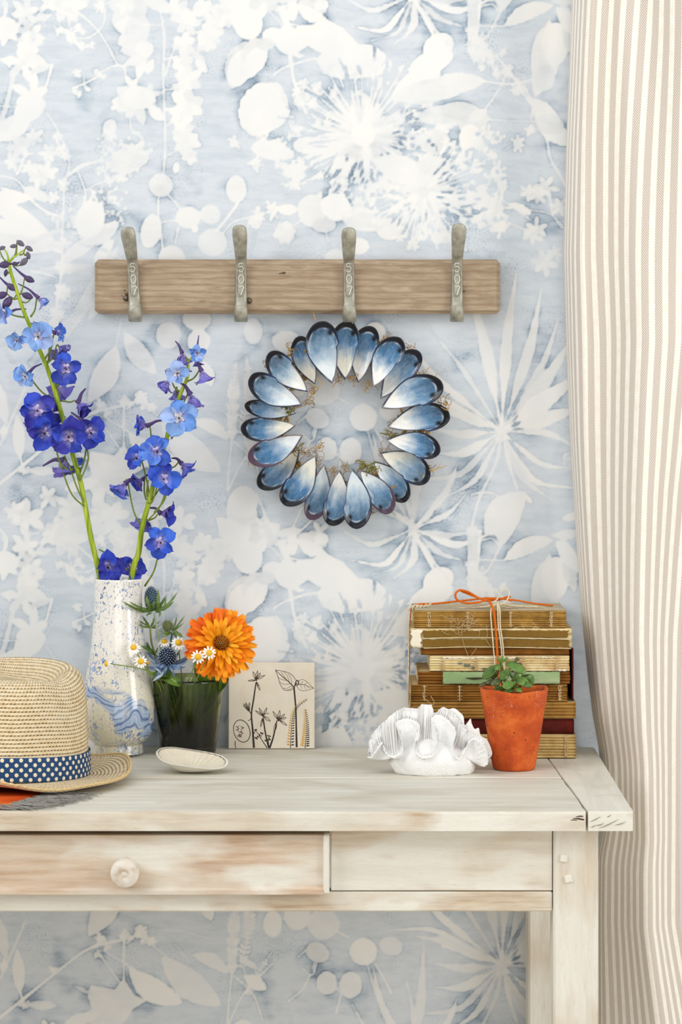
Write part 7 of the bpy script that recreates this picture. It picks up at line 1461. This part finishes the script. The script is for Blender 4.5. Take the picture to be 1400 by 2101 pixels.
# ------------------------------------------------------------------ striped curtain
CU = M_('striped_linen', .85, .15, Sheen_Weight=.15); uvn = CU.n('ShaderNodeTexCoord').outputs['UV']; s = CU.n('ShaderNodeSeparateXYZ', Vector=uvn)
fs_ = CU.math('FRACT', s.outputs[0]); strp = CU.math('MULTIPLY', CU.mr(fs_, .20, .24), CU.mr(fs_, .76, .80, 1, 0))
tw = CU.math('SINE', CU.math('MULTIPLY', CU.math('ADD', CU.math('MULTIPLY', s.outputs[0], 6.0), s.outputs[1]), 6.2832)); tw2 = CU.noise(CU.n('ShaderNodeMapping', Vector=uvn, Scale=(9, 3.4, 1)).outputs[0], 1.0, 2)
slub = CU.noise(CU.n('ShaderNodeMapping', Vector=uvn, Scale=(3, .25, 1)).outputs[0], 1.0, 3)
taup = CU.mix(CU.mr(CU.math('ADD', tw, CU.math('MULTIPLY', CU.math('SUBTRACT', tw2, .5), 2.4)), -.9, .9), C('#b9ada2'), C('#e6dfd6')); crm = CU.mix(CU.mr(slub, .35, .65), C('#f2ece0'), C('#f8f5ec'))
CU.color(CU.mix(strp, crm, taup)); CU.bump(CU.math('ADD', CU.math('MULTIPLY', tw, .4), tw2), .12, .0005)
yk = [-1400, 0, 130, 300, 520, 700, 900, 1100, 1250, 1400, 1480, 1540, 1560, 1705, 1760, 2101, 2900]
lk = [1182, 1176, 1171, 1164, 1159, 1164, 1172, 1184, 1194, 1209, 1219, 1230, 1233, 1236, 1224, 1222, 1222]
rk_y = [-1400, 700, 1000, 1150, 1300, 1500, 1880, 1960, 2101, 2900]; rk = [1470, 1450, 1416, 1404, 1394, 1391, 1390, 1404, 1430, 1440]
zr2 = np.linspace(.012, 2.3, 190); nU = 150; V = []; UV = []
for z in zr2:
    y0_ = HZ + (CAMZ - z) / sc_at(.06); lx = xpx(np.interp(y0_, yk, lk), .03); rx = xpx(np.interp(y0_, rk_y, rk), .08)
    t = np.linspace(0, 1, 500); ease = t ** 1.7                      # leaves the wall steeply at its free edge, so the stripes crowd there
    X = lx + (rx - lx) * ease
    fold = .016 * np.sin(t * 9.2 + 1.1 * math.sin(z * 2.3) + .4) + .009 * np.sin(t * 17 + z * 3.1) * np.clip((z - .9) * 1.4, .25, 1)
    D = .016 + .085 * np.sin(np.clip(t * 1.9, 0, 1) * np.pi / 2) ** .8 + fold * np.clip(t * 3, 0, 1) + .012 * t
    X = X + .004 * np.sin(z * 9 + t * 6) * t * (1 - t)
    # a soft gather near the top
    X = X + .010 * np.exp(-((z - 1.62) / .07) ** 2) * np.sin(t * 6.28) * t
    L = np.concatenate([[0], np.cumsum(np.hypot(np.diff(X), np.diff(D)))]); L /= L[-1]; tt = np.interp(np.linspace(0, 1, nU), L, t)
    V.append(np.stack([np.interp(tt, t, X), -np.interp(tt, t, D), 0 * tt + z], 1)); UV.append(np.stack([np.linspace(0, 1, nU) * 15.6, 0 * tt + z / .0030], 1))
cur = shell_mesh('striped_curtain', np.array(V), np.array(UV), CU.m, None, .0007, wrap=False); tag(cur, 'long cream and taupe striped curtain hanging beside the table', 'curtain')
